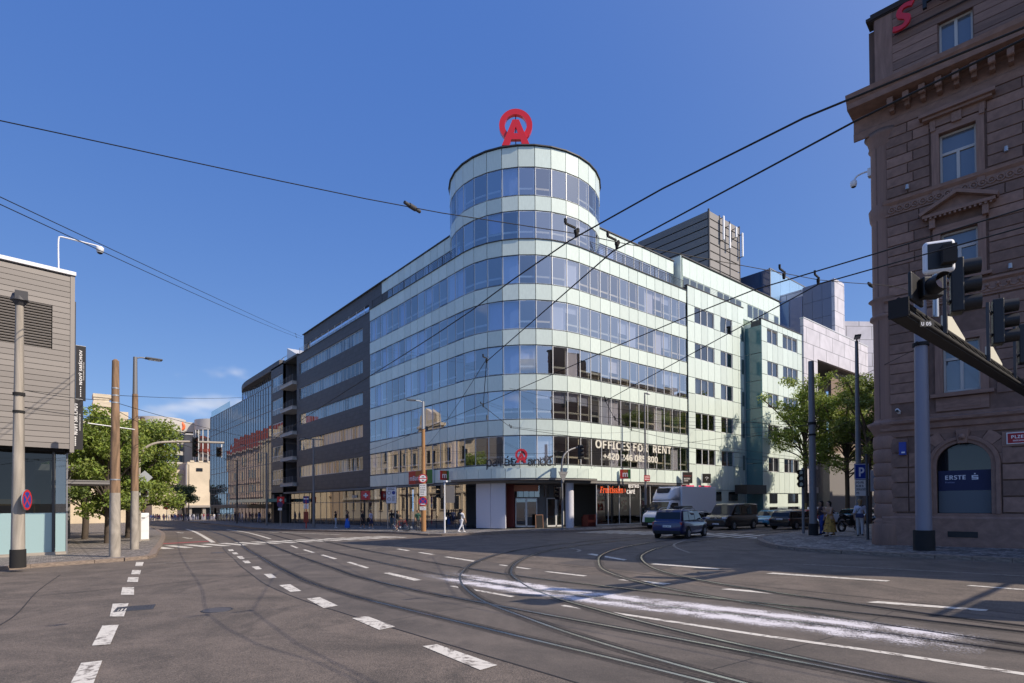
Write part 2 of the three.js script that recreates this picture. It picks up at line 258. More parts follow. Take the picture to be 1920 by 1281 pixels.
for (let i = 0; i < 15; i++) { const z = -16.2 - i * 0.98; flatPoly([[31.2 + (jr() - 0.5) * 0.3, z], [35.6, z - 0.25], [35.6, z - 0.75], [31.2, z - 0.5]], 0.018, MAT.paint, 'crosswalk_bar'); }
for (const [x, z, s] of [[8.2, -49.2, 1], [9.9, -63.2, 1], [10.9, -80, 1]]) flatPoly([[x - 0.08, z - 1.8], [x - 0.08, z + 0.5], [x - 0.32, z + 0.5], [x, z + 1.6], [x + 0.32, z + 0.5], [x + 0.08, z + 0.5], [x + 0.08, z - 1.8]], 0.0045, MAT.paint, 'lane_arrow');
obj('edge_line', ribbon(dense([[27.7, -18.4], [23.95, -16.6], [21.9, -15.0], [20.1, -13.2]], 0.8), -0.06, 0.06, lift(0.0196)), MAT.paintWorn, road);
obj('turn_arc', ribbon(dense([[18.83, -18.7], [18.3, -17.6], [17.4, -16.9]], 0.5), -0.08, 0.08, lift(0.0196)), MAT.paintWorn, road);
// narrow sealed seams and darker repair strips in the asphalt
MAT.seam = std(lin(0.028, 0.026, 0.026), 0.7);
for (const o of [-1.05, 6.6]) obj('bed_seam', ribbon(RAILS.a, o - 0.012, o + 0.012, lift(0.0052)), MAT.seam, road);
for (let i = 0; i < 9; i++) { const q = RAILS.a[Math.round(8 + i * 7.3 + (i % 3))]; obj('bed_seam', ribbon([[q[0] - 0.98, q[1] + 0.1], [q[0] + 0.5, q[1] - 0.05 * i], [q[0] + 3.2, q[1] + 0.2], [q[0] + 6.4, q[1] + 0.1]], -0.009, 0.009, lift(0.0052)), MAT.seam, road); }
for (const [p, w] of [[[[-1.2, -9.2], [-0.75, -12.6], [-0.5, -14.2], [-0.2, -18.5], [0.3, -23]], 0.013], [[[12.6, 2], [12.9, -6], [13.1, -12], [13.9, -20], [16, -28]], 0.014], [[[-6, -16.5], [0.2, -17.4], [4.8, -18.3]], 0.012]]) obj('asphalt_seam', ribbon(dense(p, 0.4), -w, w, lift(0.0048)), MAT.seam, road);
MAT.patch = std(0xffffff, 0.9, 0, { map: asphaltTex([0.27, 0.25, 0.24], [0.36, 0.335, 0.32], 0.3, 21, 512), bumpMap: asphaltBump, bumpScale: 0.004 });
for (const q of [[[13.3, -10.2], [15.6, -10.6], [15.9, -14.6], [13.6, -14.2]], [[-3.8, -6.2], [-1.2, -6.6], [-0.6, -9.2], [-3.4, -9.4]]]) flatPoly(q, 0.0032, MAT.patch, 'asphalt_patch');
{ // white powder spread along one rail: grainy matter, dense beside the wheels' path
  const P = RAILS.c.filter(([x, z]) => z > -15.5 && z < -1.2), n = 1024, g = ribbon(P, -0.85, 0.9, lift(0.0125)), u = g.attributes.uv, p = g.attributes.position;
  for (let i = 0; i < u.count; i++) { const z = p.getZ(i); let x0 = P[0][0], bd = 9; for (const q of P) { const d = Math.abs(q[1] - z); if (d < bd) { bd = d; x0 = q[0]; } } u.setXY(i, clamp((p.getX(i) - x0 + 0.85) / 1.75, 0.001, 0.999), clamp((-1.2 - z) / 14.3, 0.001, 0.999)); }
  const a = dataTex(n, (s, t, i, j) => {
    const x = (s * 1.75 - 0.85), z = -1.2 - t * 14.3;
    const along = smooth(-1.3, -3.2, z) * (1 - smooth(-11.5, -15.2, z)) ;
    const wob = 0.16 * fbm(2.3, t * 7, 0.7, 3) + 0.1 * fbm(7.1, t * 30, 3.7, 3);
    const b1 = Math.exp(-Math.pow((x - 0.42 + wob) / 0.24, 2)), b2 = Math.exp(-Math.pow((x + 0.38 + wob) / 0.22, 2)), m = 0.22 * Math.exp(-Math.pow(x / 0.5, 2));
    const st = 1 + fbm(s * 9, t * 9, 1.3, 4) * 0.9 + fbm(s * 30, t * 16, 4.3, 3) * 0.5, g = gritAt(i >> 3, j);
    const k = ((b1 + b2) * 0.85 + m * 1.3) * along * st, w = smooth(g - 0.35, g + 0.7, (k * (0.55 + 1.5 * clamp(0.5 + fbm(s * 5 + 3, t * 34, 2.2, 4) * 1.3))) * 1.05 - 0.08);
    return [1, 1, 1, w * 0.78];
  }, true, 1);
  a.wrapS = a.wrapT = THREE.ClampToEdgeWrapping;
  obj('white_powder', g, std(lin(0.82, 0.79, 0.82), 0.95, 0, { map: a, transparent: true }), road);
}
{ const t = thing('drain_grate', 'dark iron drain grate set in the asphalt beside the dashed line', 'drain grate', [1.35, G(-13.6), -13.6], -0.2);
  obj('frame', [box(0.62, 0.012, 0.06, 0, 0.006, 0.27), box(0.62, 0.012, 0.06, 0, 0.006, -0.27), box(0.06, 0.0122, 0.6, 0.3, 0.006, 0), box(0.06, 0.0122, 0.6, -0.3, 0.006, 0), box(0.56, 0.004, 0.5, 0, 0.0045, 0)], MAT.greyDark, t);
  for (let i = 0; i < 9; i++) obj('bar', box(0.03, 0.011, 0.5, -0.24 + i * 0.06, 0.007, 0), MAT.greyDark, t); }

/* pavements with kerb stones */
const yMain = (x, z) => G(z) + 0.13 + 0.02 * clamp(x - 22, 0, 6) * clamp((-31.4 - z) / 2.2);
const yRight = (x, z) => G(z) + 0.13 + 0.025 * clamp(x - 24, 0, 6);
const yLeft = (x, z) => G(z) + 0.13;
const stone = new THREE.BoxGeometry(0.985, 0.3, 0.28); stone.translate(0, -0.15, 0);
function pavement(name, kerb, rest, yf, mat) {
  const g = new THREE.Group(); g.name = name; g.userData.kind = 'structure'; scene.add(g);
  obj('paving', sheet([...kerb, ...rest], (x, z) => yf(x, z) + 0.004), mat, g);
  const P = dense(kerb, 1.0);
  for (let i = 0; i < P.length - 1; i++) {
    const [ax, az] = P[i], [bx, bz] = P[i + 1], L = Math.hypot(bx - ax, bz - az), m = new THREE.Mesh(stone, MAT.kerb); m.name = 'kerb_stone';
    const cx = (ax + bx) / 2, cz = (az + bz) / 2; if (Math.hypot(cx, cz) > 75) continue;
    m.position.set(cx, yf(cx, cz) + 0.012 + (jr() - 0.5) * 0.008, cz); m.rotation.y = -Math.atan2(bz - az, bx - ax); m.scale.x = L; m.castShadow = m.receiveShadow = true; g.add(m);
  }
  obj('kerb_face', ribbon(P, 0, 0.0001, (x, z) => yf(x, z), (x, z) => G(z) - 0.1), MAT.kerb, g);
  return g;
}
pavement('left_pavement', [[-30, -17.5], [-12, -23], [-1.29, -26.45], [0, -27.0], [2.42, -27.67], [3.12, -28.1], [4.09, -33.0], [7.2, -53.4], [8.41, -63.7], [10.5, -90], [12.5, -130], [14, -175]], [[-40, -175], [-40, -17]], yLeft, MAT.cobble);
pavement('main_pavement', [[22.5, -140], [20.6, -100], [18.4, -72], [18.6, -57], [20.8, -48], [22.0, -39.5], [21.7, -35.6], [23.66, -34.05], [27.05, -33.3], [30.57, -32.0], [34.05, -31.35], [38, -31.2], [50, -30.6], [57, -29.2], [110, -28]], [[110, -60], [60, -60], [60, -140]], yMain, MAT.pave);
pavement('right_pavement', [[70, -17.2], [45, -16.4], [30.27, -15.0], [28.66, -14.6], [26.39, -13.3], [24.4, -11.4], [23.6, -9.15], [23.5, -7.33], [23.4, -6], [23.4, -3.56], [23.3, 5], [23.2, 30]], [[70, 30]], yRight, MAT.pave);

for (const [x, z, l] of [[2.55, -12.2, 'round iron manhole cover in the asphalt left of the tracks'], [14.6, -9.0, 'round iron manhole cover beyond the tram tracks'], [1.7, -31.5, 'round iron manhole cover near the left crosswalk']]) { const t = thing('manhole_cover', l, 'manhole cover', [x > 2 || z < -30 ? x : x, G(z), z < -30 ? -29.6 : z]); if (z < -30) t.position.x = 6.2; t.position.y = G(t.position.z); obj('rim', [new THREE.TorusGeometry(0.27, 0.02, 4, 28).rotateX(Math.PI / 2).scale(1, 0.4, 1).translate(0, 0.004, 0)], MAT.greyDark, t); obj('cover', cyl(0.25, 0.25, 0.008, 0, 0.004, 0, 28), std(lin(0.11, 0.1, 0.095), 0.6, 0.3), t); }

/* ---------- the corner office building with the round tower ---------- */
const font = await new FontLoader().loadAsync('fonts/droid/droid_sans_bold.typeface.json');
const fontR = await new FontLoader().loadAsync('fonts/droid/droid_sans_regular.typeface.json');
function textGeo(s, size, depth, f = font) { const g = new TextGeometry(s, { font: f, size, depth, curveSegments: 5, bevelEnabled: false }); g.computeBoundingBox(); return g; }
function decal(w, h, tex, name, parent, pos, ry, extra = {}) { const m = obj(name, new THREE.PlaneGeometry(w, h), std(0xffffff, 0.6, 0, { map: tex, ...extra }), parent); m.position.set(...pos); m.rotation.y = ry; return m; }
const XL = 28.12, ZR = -33.72, CX = 35.28, CZ = -40.88, RT = 7.16, DA = 11.25 * Math.PI / 180;
const sill = (k) => 5.13 + 3.77 * (k - 1);
const bR = rng(5);
const MB = thing('glass_office_building', 'pale green glass corner office building with a round tower', 'building', [0, 0, 0]);
{
  const cols = [];
  for (let i = 0; i < 14; i++) cols.push({ x: XL, z: -59.64 + (i + 0.5) * 1.34, ry: -Math.PI / 2, w: 1.34, side: 'l', i });
  const ring = (k, r = RT * Math.cos(DA / 2)) => { const p = (k + 0.5) * DA; return { x: CX - Math.cos(p) * r, z: CZ + Math.sin(p) * r, ry: Math.atan2(-Math.cos(p), Math.sin(p)), w: 2 * RT * Math.sin(DA / 2), side: 'c', i: k }; };
  for (let k = 0; k < 8; k++) cols.push(ring(k));
  for (let i = 0; i < 12; i++) cols.push({ x: CX + (i + 0.5) * 1.331, z: ZR, ry: 0, w: 1.331, side: 'r', i });
  const cache = {};
  const panelGeo = (w, h) => cache['p' + w + h] ??= box(w - 0.055, h - 0.075, 0.05);
  const paneGeo = (w, h) => cache['g' + w + h] ??= new THREE.PlaneGeometry(w - 0.05, h - 0.06);
  const postGeo = (w, h) => cache['o' + w + h] ??= join([box(0.06, h - 0.06, 0.07, -w / 2 + 0.065, 0, -0.03), box(w - 0.1, 0.05, 0.06, 0.02, h / 2 - 0.06, -0.03), box(w - 0.1, 0.06, 0.06, 0.02, -h / 2 + 0.06, -0.03)]);
  const sashGeo = (w, h) => cache['s' + w + h] ??= join([box(w - 0.12, 0.15, 0.05, 0, -h / 2 + 0.66, -0.16), box(0.06, h - 0.1, 0.05, w / 2 - 0.1, 0, -0.16)]);
  const blindGeo = (w, h) => cache['b' + w + h] ??= box(w - 0.1, h - 0.08, 0.02, 0, 0, -0.26);
  const place = (m, c, y, out = 0) => { m.position.set(c.x + Math.sin(c.ry) * out, y, c.z + Math.cos(c.ry) * out); m.rotation.y = c.ry; return m; };
  const panel = (c, y0, y1, out = 0) => place(obj('panel', panelGeo(c.w, +(y1 - y0).toFixed(3)), [MAT.spandrel, MAT.spandrel2, MAT.spandrel3][Math.floor(bR() * 3)], MB), c, (y0 + y1) / 2, out - 0.025);
  const pane = (c, y0, y1, out = 0, glass = MAT.glass, pb = 0.3) => {
    const h = +(y1 - y0).toFixed(3), m = place(obj('pane', paneGeo(c.w, h), glass, MB), c, (y0 + y1) / 2, out - 0.03);
    m.rotation.y += (bR() - 0.5) * 0.02; m.rotation.x = (bR() - 0.5) * 0.014; if (glass === MAT.glass) { const q3 = Math.floor(bR() * 3); m.material = c.side === 'r' || (c.side === 'c' && c.i > 4 && c.i < 9) ? [MAT.glassR, MAT.glassR2, MAT.glassR2][q3] : [MAT.glass, MAT.glassB, MAT.glassC][q3]; }
    obj('frame', postGeo(c.w, h), MAT.alu, m);
    const q = bR(); if (q < pb) { const bl = obj('blind', blindGeo(c.w, h), MAT.blind, m); if (q > pb * 0.55) { bl.scale.y = 0.25 + bR() * 0.5; bl.position.y = h / 2 * (1 - bl.scale.y); obj('sash', sashGeo(c.w, h), MAT.rail2, m); } } else if (bR() < 0.82) obj('sash', sashGeo(c.w, h), MAT.rail2, m);
    return m;
  };
  for (const c of cols) { for (let j = 0; j <= 5; j++) panel(c, j ? sill(j) + 2.42 : 3.83, sill(j + 1)); for (let k = 1; k <= 5; k++) pane(c, sill(k), sill(k) + 2.42); }
  for (let k = -12; k < 20; k++) { const c = ring(k), front = k >= 0 && k < 8; pane(c, 23.98, 26.36, 0, MAT.glass, 0.22); panel(c, 26.36, 27.62); pane(c, 27.62, 30.02, 0, MAT.glass, 0.22); panel(c, 30.02, 31.78); if (!front) panel(c, 22.9, 23.98, -0.02); }
  // slabs and inner core behind the glass
  const outline = (ins, back = 9) => { const p = [[XL + ins, -59.6], [XL + ins, CZ]]; for (let a = 1; a < 8; a++) { const q = a / 8 * Math.PI / 2; p.push([CX - Math.cos(q) * (RT - ins), CZ + Math.sin(q) * (RT - ins)]); } p.push([CX, ZR - ins], [51.2, ZR - ins], [51.2, ZR - back - 4], [XL + back + 4, ZR - back - 4], [XL + back + 4, -59.6]); return p; };
  const slabGeo = (poly, y0, y1) => { const g = ext(poly.map(([x, z]) => [x, -z]), y1 - y0); g.rotateX(-Math.PI / 2); g.translate(0, y0, 0); return g; };
  for (let k = 1; k <= 6; k++) obj('floor_slab', slabGeo(outline(0.12), sill(k) - 1.26, sill(k) - 0.04), MAT.slab, MB);
  obj('core', slabGeo([[XL + 5.5, -59.5], [XL + 5.5, -41], [36.5, ZR - 5.5], [51.1, ZR - 5.5], [51.1, ZR - 12.5], [XL + 12.5, ZR - 12.5], [XL + 12.5, -59.5]], 3.6, 24), MAT.core, MB);
  obj('joint_backing', cols.flatMap((c) => [0, 1, 2, 3, 4, 5].map((j) => { const y0 = j ? sill(j) + 2.42 : 3.83, y1 = sill(j + 1), g = box(c.w + 0.02, y1 - y0, 0.05, 0, 0, -0.085); g.rotateY(c.ry); g.translate(c.x, (y0 + y1) / 2, c.z); return g; })), MAT.joint, MB);
  const drum = (y0, y1, r) => { const g = new THREE.CylinderGeometry(r, r, y1 - y0, 64); g.translate(CX, (y0 + y1) / 2, CZ); return g; };
  obj('tower_slab', [drum(26.4, 27.55, RT - 0.12), drum(30.05, 31.7, RT - 0.12), drum(22.9, 23.9, RT - 0.14), drum(23.9, 30.1, 3.2)], MAT.core, MB);
  obj('tower_coping', [...Array(32)].map((_, k) => { const c = ring(k, RT * Math.cos(DA / 2)), g = box(c.w + 0.05, 0.09, 0.5, 0, 0, -0.12); g.rotateY(c.ry); g.translate(c.x, 31.84, c.z); return g; }), MAT.greyDark, MB);
  // terrace: coping, railing, set-back storey
  obj('coping', [box(0.34, 0.07, 18.8, XL + 0.1, 23.985, -50.24), box(15.98, 0.07, 0.34, 43.27, 23.985, ZR - 0.1), ...[0, 1, 2, 3, 4, 5, 6, 7].map((k) => { const c = ring(k), g = box(c.w + 0.03, 0.07, 0.34, 0, 0, -0.1); g.rotateY(c.ry); g.translate(c.x, 23.983, c.z); return g; })], MAT.joint, MB);
  const railing = (a, b, y) => { const L = Math.hypot(b[0] - a[0], b[1] - a[1]), gs = []; for (let i = 0; i < 6; i++) gs.push(bar([a[0], y + 0.25 + i * 0.155, a[1]], [b[0], y + 0.25 + i * 0.155, b[1]], i === 5 ? 0.025 : 0.014, 5)); const n = Math.round(L / 2.6); for (let i = 0; i <= n; i++) gs.push(box(0.05, 1.1, 0.05, lerp(a[0], b[0], i / n), y + 0.55, lerp(a[1], b[1], i / n))); return gs; };
  obj('terrace_railing', railing([XL + 0.25, -59.5], [XL + 0.25, -42.2], 24.0), MAT.greyDark, MB);
  obj('terrace_railing', railing([36.6, ZR - 0.25], [51.1, ZR - 0.25], 24.0), MAT.greyDark, MB);
  const up = []; for (let i = 0; i < 12; i++) up.push({ x: XL + 1.5, z: -59.64 + (i + 0.5) * 1.34, ry: -Math.PI / 2, w: 1.34 }); for (let i = 3; i < 12; i++) up.push({ x: CX + (i + 0.5) * 1.331, z: ZR - 1.5, ry: 0, w: 1.331 });
  for (const c of up) { pane(c, 23.95, 26.1, 0, MAT.glass, 0.1); panel(c, 26.1, 27.5); }
  obj('upper_roof', [slabGeo([[XL + 1.55, -59.6], [XL + 1.55, CZ], [CX, ZR - 1.55], [51.2, ZR - 1.55], [51.2, ZR - 12], [XL + 12, ZR - 12], [XL + 12, -59.6]], 26.2, 27.45)], MAT.core, MB);
  obj('roof_edge', box(0.3, 0.1, 17.2, XL + 1.56, 27.55, -51.0), MAT.greyDark, MB); obj('roof_edge', box(14, 0.1, 0.3, 44.3, 27.55, ZR - 1.56), MAT.greyDark, MB);
  obj('upper_core', slabGeo([[XL + 5, -59.5], [XL + 5, -41], [38, ZR - 5], [51.1, ZR - 5], [51.1, ZR - 12], [XL + 12, ZR - 12], [XL + 12, -59.5]], 23.9, 26.3), MAT.core, MB);
  // ground floor
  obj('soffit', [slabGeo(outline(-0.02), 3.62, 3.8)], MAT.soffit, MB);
  obj('shop_back_wall', slabGeo([[XL + 5.5, -59.5], [XL + 5.5, -41], [37.5, ZR - 5], [51.1, ZR - 5], [51.1, ZR - 12], [XL + 12, ZR - 12], [XL + 12, -59.5]], -1.2, 3.6), MAT.core, MB);
  const gl = []; for (let i = 0; i < 11; i++) gl.push({ x: XL + 0.35, z: -59.4 + (i + 0.5) * 1.66, ry: -Math.PI / 2, w: 1.66 });
  for (const c of gl) { const y0 = -0.55, m = place(obj('shop_pane', cache.sg ??= new THREE.PlaneGeometry(1.62, 4.2), MAT.glass, MB), c, y0 + 2.1); m.rotation.y += (bR() - 0.5) * 0.01; obj('frame', cache.sf ??= join([box(0.06, 4.2, 0.1, -0.83, 0, -0.03), box(1.66, 0.08, 0.1, 0, -2.06, -0.03), box(1.66, 0.06, 0.08, 0, 0.55, -0.05)]), MAT.greyDark, m); }
  const gr = []; for (let i = 0; i < 9; i++) gr.push({ x: 37.4 + (i + 0.5) * 1.53, z: ZR - 0.15, ry: 0, w: 1.53 });
  for (const c of gr) { const m = place(obj('shop_pane', cache.rg ??= new THREE.PlaneGeometry(1.49, 3.7), MAT.glassDark, MB), c, 1.85 - 0.1); obj('frame', cache.rf ??= join([box(0.05, 3.7, 0.08, -0.765, 0, -0.02), box(1.53, 0.06, 0.08, 0, 1.8, -0.02), box(1.53, 0.08, 0.08, 0, -1.8, -0.02)]), MAT.alu, m); }
  obj('plinth', [box(13.9, 0.5, 0.12, 44.3, -0.3, ZR - 0.16), box(0.12, 0.5, 18.4, XL + 0.36, -0.75, -50.3)], MAT.concrete, MB);
  // entrance: white curved wall panels, doors, column, canopy
  const curved = (r, a0, a1, y0, y1, th, seg = 10) => { const s = [], o = (r2, a) => [CX - Math.cos(a) * r2, -(CZ + Math.sin(a) * r2)]; for (let i = 0; i <= seg; i++) s.push(o(r, lerp(a0, a1, i / seg))); for (let i = seg; i >= 0; i--) s.push(o(r - th, lerp(a0, a1, i / seg))); const g = ext(s, y1 - y0); g.rotateX(-Math.PI / 2); g.translate(0, y0, 0); return g; };
  const D2R = Math.PI / 180, yb = -0.2;
  MAT.wallWhite = std(lin(0.62, 0.62, 0.68), 0.55);
  for (const [a, b] of [[9, 22.2], [22.5, 34]]) obj('white_wall_panel', curved(6.75, a * D2R, b * D2R, yb, 3.62, 0.2), MAT.wallWhite, MB);
  for (const a of [82.5]) { const p = a * D2R; obj('column', cyl(0.36, 0.36, 3.82, CX - Math.cos(p) * 6.7, yb + 1.91, CZ + Math.sin(p) * 6.7, 28), MAT.wallWhite, MB); }
  MAT.redWall = std(lin(0.18, 0.035, 0.03), 0.5); MAT.wood = std(lin(0.28, 0.14, 0.08), 0.6);
  obj('entrance_wall', [curved(4.3, 25 * D2R, 100 * D2R, yb, 3.62, 0.1, 14)], MAT.core, MB);
  obj('red_side_wall', curved(4.6, 26 * D2R, 36 * D2R, yb, 3.6, 0.25), MAT.redWall, MB);
  const frameAt = (a, r) => { const p = a * D2R; return { x: CX - Math.cos(p) * r, z: CZ + Math.sin(p) * r, ry: Math.atan2(-Math.cos(p), Math.sin(p)) }; };
  for (const [a, n] of [[43, 0], [55, 1], [78, 2], [90, 3]]) {
    const c = frameAt(a, 4.55), m = place(obj('door', [box(0.08, 2.5, 0.07, -0.44, 0, 0), box(0.08, 2.5, 0.07, 0.44, 0, 0), box(0.96, 0.1, 0.07, 0, 1.25, 0), box(0.96, 0.14, 0.07, 0, -1.18, 0)], MAT.alu, MB), c, yb + 1.27);
    obj('door_glass', new THREE.PlaneGeometry(0.82, 2.4), MAT.glassDark, m); obj('handle', bar([n % 2 ? -0.34 : 0.34, -0.35, 0.07], [n % 2 ? -0.34 : 0.34, 0.35, 0.07], 0.018), MAT.steel, m);
  }
  for (const a of [37, 43, 49, 55, 61, 72, 84, 95]) { const c = frameAt(a, 4.55); place(obj('transom_pane', cache.tp ??= new THREE.PlaneGeometry(0.44, 1.0), MAT.glassDark, MB), c, yb + 3.15); }
  obj('transom_light_box', curved(4.8, 36 * D2R, 62 * D2R, 2.95, 3.5, 0.1), std(lin(0.42, 0.16, 0.09), 0.6), MB);
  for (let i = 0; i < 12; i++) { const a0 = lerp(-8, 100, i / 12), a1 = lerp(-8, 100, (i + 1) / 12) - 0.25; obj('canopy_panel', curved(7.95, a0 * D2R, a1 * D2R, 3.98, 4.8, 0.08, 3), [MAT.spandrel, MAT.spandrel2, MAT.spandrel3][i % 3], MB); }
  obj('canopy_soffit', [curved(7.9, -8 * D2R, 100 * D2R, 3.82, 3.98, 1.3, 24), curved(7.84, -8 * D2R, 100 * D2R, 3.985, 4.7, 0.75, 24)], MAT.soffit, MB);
  // lettering on the canopy
  const MLet = std(lin(0.05, 0.05, 0.055), 0.5, 0.4);
  const put = (ch, a, f, size) => { const g = textGeo(ch, size, 0.07, f), bb = g.boundingBox; g.translate(-(bb.min.x + bb.max.x) / 2, 0, 0); const m = obj('letter', g, MLet, MB); return place(m, frameAt(a, 7.88), 4.95); };
  [...'palác'].forEach((c, i) => put(c, 26.4 + i * 3.75, fontR, 0.78)); [...'anděl'].forEach((c, i) => put(c, 51.6 + i * 3.75, fontR, 0.78));
  // ring-and-letter emblem, small over the door and large on the tower
  const emblem = (R, th) => { // ring open at the bottom with a letter standing in the gap
    const pts = [], n = 30, a0 = -0.98, a1 = Math.PI + 0.98; for (let i = 0; i <= n; i++) { const a = lerp(a0, a1, i / n); pts.push([Math.cos(a) * R, Math.sin(a) * R]); } for (let i = n; i >= 0; i--) { const a = lerp(a0, a1, i / n); pts.push([Math.cos(a) * R * 0.66, Math.sin(a) * R * 0.66]); }
    const ring = ext(pts, th), k = R; const A = ext([[-0.98 * k, -1.28 * k], [-0.22 * k, 0.28 * k], [0.22 * k, 0.28 * k], [0.98 * k, -1.28 * k], [0.46 * k, -1.28 * k], [0.32 * k, -0.92 * k], [-0.32 * k, -0.92 * k], [-0.46 * k, -1.28 * k]].map(([x, y]) => [x * 0.86, y]), th, 0, [[[-0.13 * k, -0.55 * k], [0.13 * k, -0.55 * k], [0, -0.16 * k]]]); A.translate(0, 0, th * 0.4); return [ring, A]; };
  const e1 = place(obj('small_emblem', emblem(0.5, 0.12), MAT.redGloss, MB), frameAt(46.4, 7.95), 5.85);
  const TE = thing('rooftop_emblem', 'large red ring and letter emblem standing on top of the round tower', 'sign', [30.9, 31.86, -36.9], Math.atan2(-0.63, 0.77));
  const big = emblem(1.42, 0.35); big.forEach((g) => g.translate(0, 2.32, 0)); obj('ring', big[0], MAT.redGloss, TE); obj('letter', big[1], MAT.redGloss, TE);
  obj('support', [bar([0, 0.02, -0.3], [0, 3.4, -0.12], 0.045), bar([-0.9, 0.02, -0.5], [-0.5, 1.6, -0.05], 0.04), bar([0.9, 0.02, -0.5], [0.5, 1.6, -0.05], 0.04), box(2.2, 0.08, 0.5, 0, 0.04, -0.3)], MAT.greyDark, TE);
  // window lettering and shop signs
  const vinyl = canvasTex(2048, 384, (x, w, h) => { x.clearRect(0, 0, w, h); x.fillStyle = '#d6d3c6'; x.font = 'bold 186px sans-serif'; x.textBaseline = 'alphabetic'; const spread = (s, x0, x1, y) => { const tw = x.measureText(s).width; x.save(); x.translate(x0, y); x.scale((x1 - x0) / tw, 1); x.fillText(s, 0, 0); x.restore(); }; spread('OFFICES FOR  RENT', 0, 2040, 170); x.font = 'bold 150px sans-serif'; spread('+420 246 085 800', 190, 1640, 345); });
  decal(11.3, 2.1, vinyl, 'window_lettering', MB, [42.7, 6.62, ZR + 0.035], 0, { transparent: true });
  const neon = canvasTex(1024, 256, (x, w, h) => { x.clearRect(0, 0, w, h); x.fillStyle = '#f25a1c'; x.font = 'bold italic 150px serif'; x.fillText('Fruitissimo', 4, 190, 640); x.fillStyle = '#f2f0ee'; x.font = 'bold 84px sans-serif'; x.fillText('BISTRO', 720, 90, 300); x.font = 'bold 96px sans-serif'; x.fillText('CAFÉ', 672, 200, 260); });
  decal(5.6, 1.3, neon, 'shop_lettering', MB, [40.3, 3.1, ZR + 0.12], 0, { transparent: true });
  // posters and furniture glimpsed in the shop
  const poster = (seed) => canvasTex(128, 192, (x) => { const r = rng(seed); x.fillStyle = '#d8d4cc'; x.fillRect(0, 0, 128, 192); for (let i = 0; i < 26; i++) { x.fillStyle = `rgb(${90 + r() * 130 | 0},${30 + r() * 60 | 0},${40 + r() * 70 | 0})`; x.beginPath(); x.ellipse(r() * 128, 40 + r() * 140, 5 + r() * 18, 5 + r() * 22, r() * 3, 0, 7); x.fill(); } });
  decal(0.85, 1.3, poster(3), 'poster', MB, [38.2, 1.75, ZR - 0.3], 0); decal(0.85, 1.3, poster(8), 'poster', MB, [41.3, 1.75, ZR - 0.3], 0); decal(0.8, 1.2, poster(12), 'poster', MB, [44.3, 1.75, ZR - 0.3], 0);
  obj('shop_counter', [box(3, 0.9, 0.7, 39.5, 0.2, ZR - 2.2), box(1.2, 1.1, 0.6, 37.9, 0.3, ZR - 1.4)], MAT.redWall, MB);
}
function boxSign(name, label, w, h, d, pos, ry, draw, cw = 128, ch = 128, side) { const t = thing(name, label, 'sign', pos, ry); obj('case', box(w, h, d), side || MAT.white, t); for (const s of [1, -1]) { const m = obj('face', new THREE.PlaneGeometry(w * 0.98, h * 0.98), std(0xffffff, 0.5, 0, { map: canvasTex(cw, ch, draw) }), t); m.position.z = s * (d / 2 + 0.004); if (s < 0) m.rotation.y = Math.PI; } return t; }
const mB = (big) => (x, w, h) => { x.fillStyle = '#8e2a26'; x.fillRect(0, 0, w, h); x.fillStyle = '#b3621f'; x.fillRect(w * 0.30, 0, w * 0.4, h * 0.45); x.fillStyle = '#c42a20'; x.fillRect(0, 0, w * 0.3, h); x.fillStyle = '#2a7a2f'; x.fillRect(w * 0.78, 0, w * 0.22, h); x.fillStyle = '#efe9e6'; x.font = `bold ${h * 0.5}px sans-serif`; if (big) x.fillText('mBank', w * 0.04, h * 0.72, w * 0.74); else { x.font = `bold ${h * 0.8}px sans-serif`; x.fillText('m', w * 0.2, h * 0.8, w * 0.6); } };
{ const t = thing('bank_sign_panel', 'red orange and green bank sign panel on the left facade band', 'sign', [27.96, 4.5, -48.1], -Math.PI / 2); obj('case', box(4.6, 1.35, 0.1), MAT.white, t); const f = obj('face', new THREE.PlaneGeometry(4.55, 1.3), std(0xffffff, 0.5, 0, { map: canvasTex(512, 148, mB(true)) }), t); f.position.z = 0.055; }
boxSign('projecting_bank_sign', 'small red and green box sign projecting from the left facade above the crossing', 0.95, 0.85, 0.25, [27.35, 4.45, -43.0], 0, mB(false));
boxSign('projecting_bank_sign', 'small red and green box sign projecting beside the orange shop lettering', 0.95, 0.85, 0.25, [40.5, 4.5, ZR + 0.55], -0.9, mB(false));
const darkSign = (s1, s2) => (x, w, h) => { x.fillStyle = '#1f1a19'; x.fillRect(0, 0, w, h); x.fillStyle = '#a33'; x.font = 'bold 20px sans-serif'; x.fillText(s1, 14, 50, 100); x.fillStyle = '#e9e4dc'; x.font = 'bold 24px sans-serif'; x.fillText(s2, 14, 84, 100); x.fillText('CAFÉ', 14, 108, 70); };
boxSign('projecting_cafe_sign', 'square dark cafe box sign projecting at the end of the white facade bands', 1.1, 1.15, 0.2, [50.0, 4.4, ZR + 0.7], -0.45, darkSign('Fruitissimo', 'BISTRO'));
boxSign('projecting_black_sign', 'square black box sign with a white emblem above the pink banners', 1.0, 1.0, 0.2, [53.4, 4.4, ZR + 0.75], -0.45, (x, w, h) => { x.fillStyle = '#0c0c0d'; x.fillRect(0, 0, w, h); x.strokeStyle = '#e8e8e8'; x.lineWidth = 5; x.beginPath(); x.moveTo(40, 60); x.quadraticCurveTo(64, 30, 90, 58); x.quadraticCurveTo(66, 52, 60, 90); x.stroke(); });
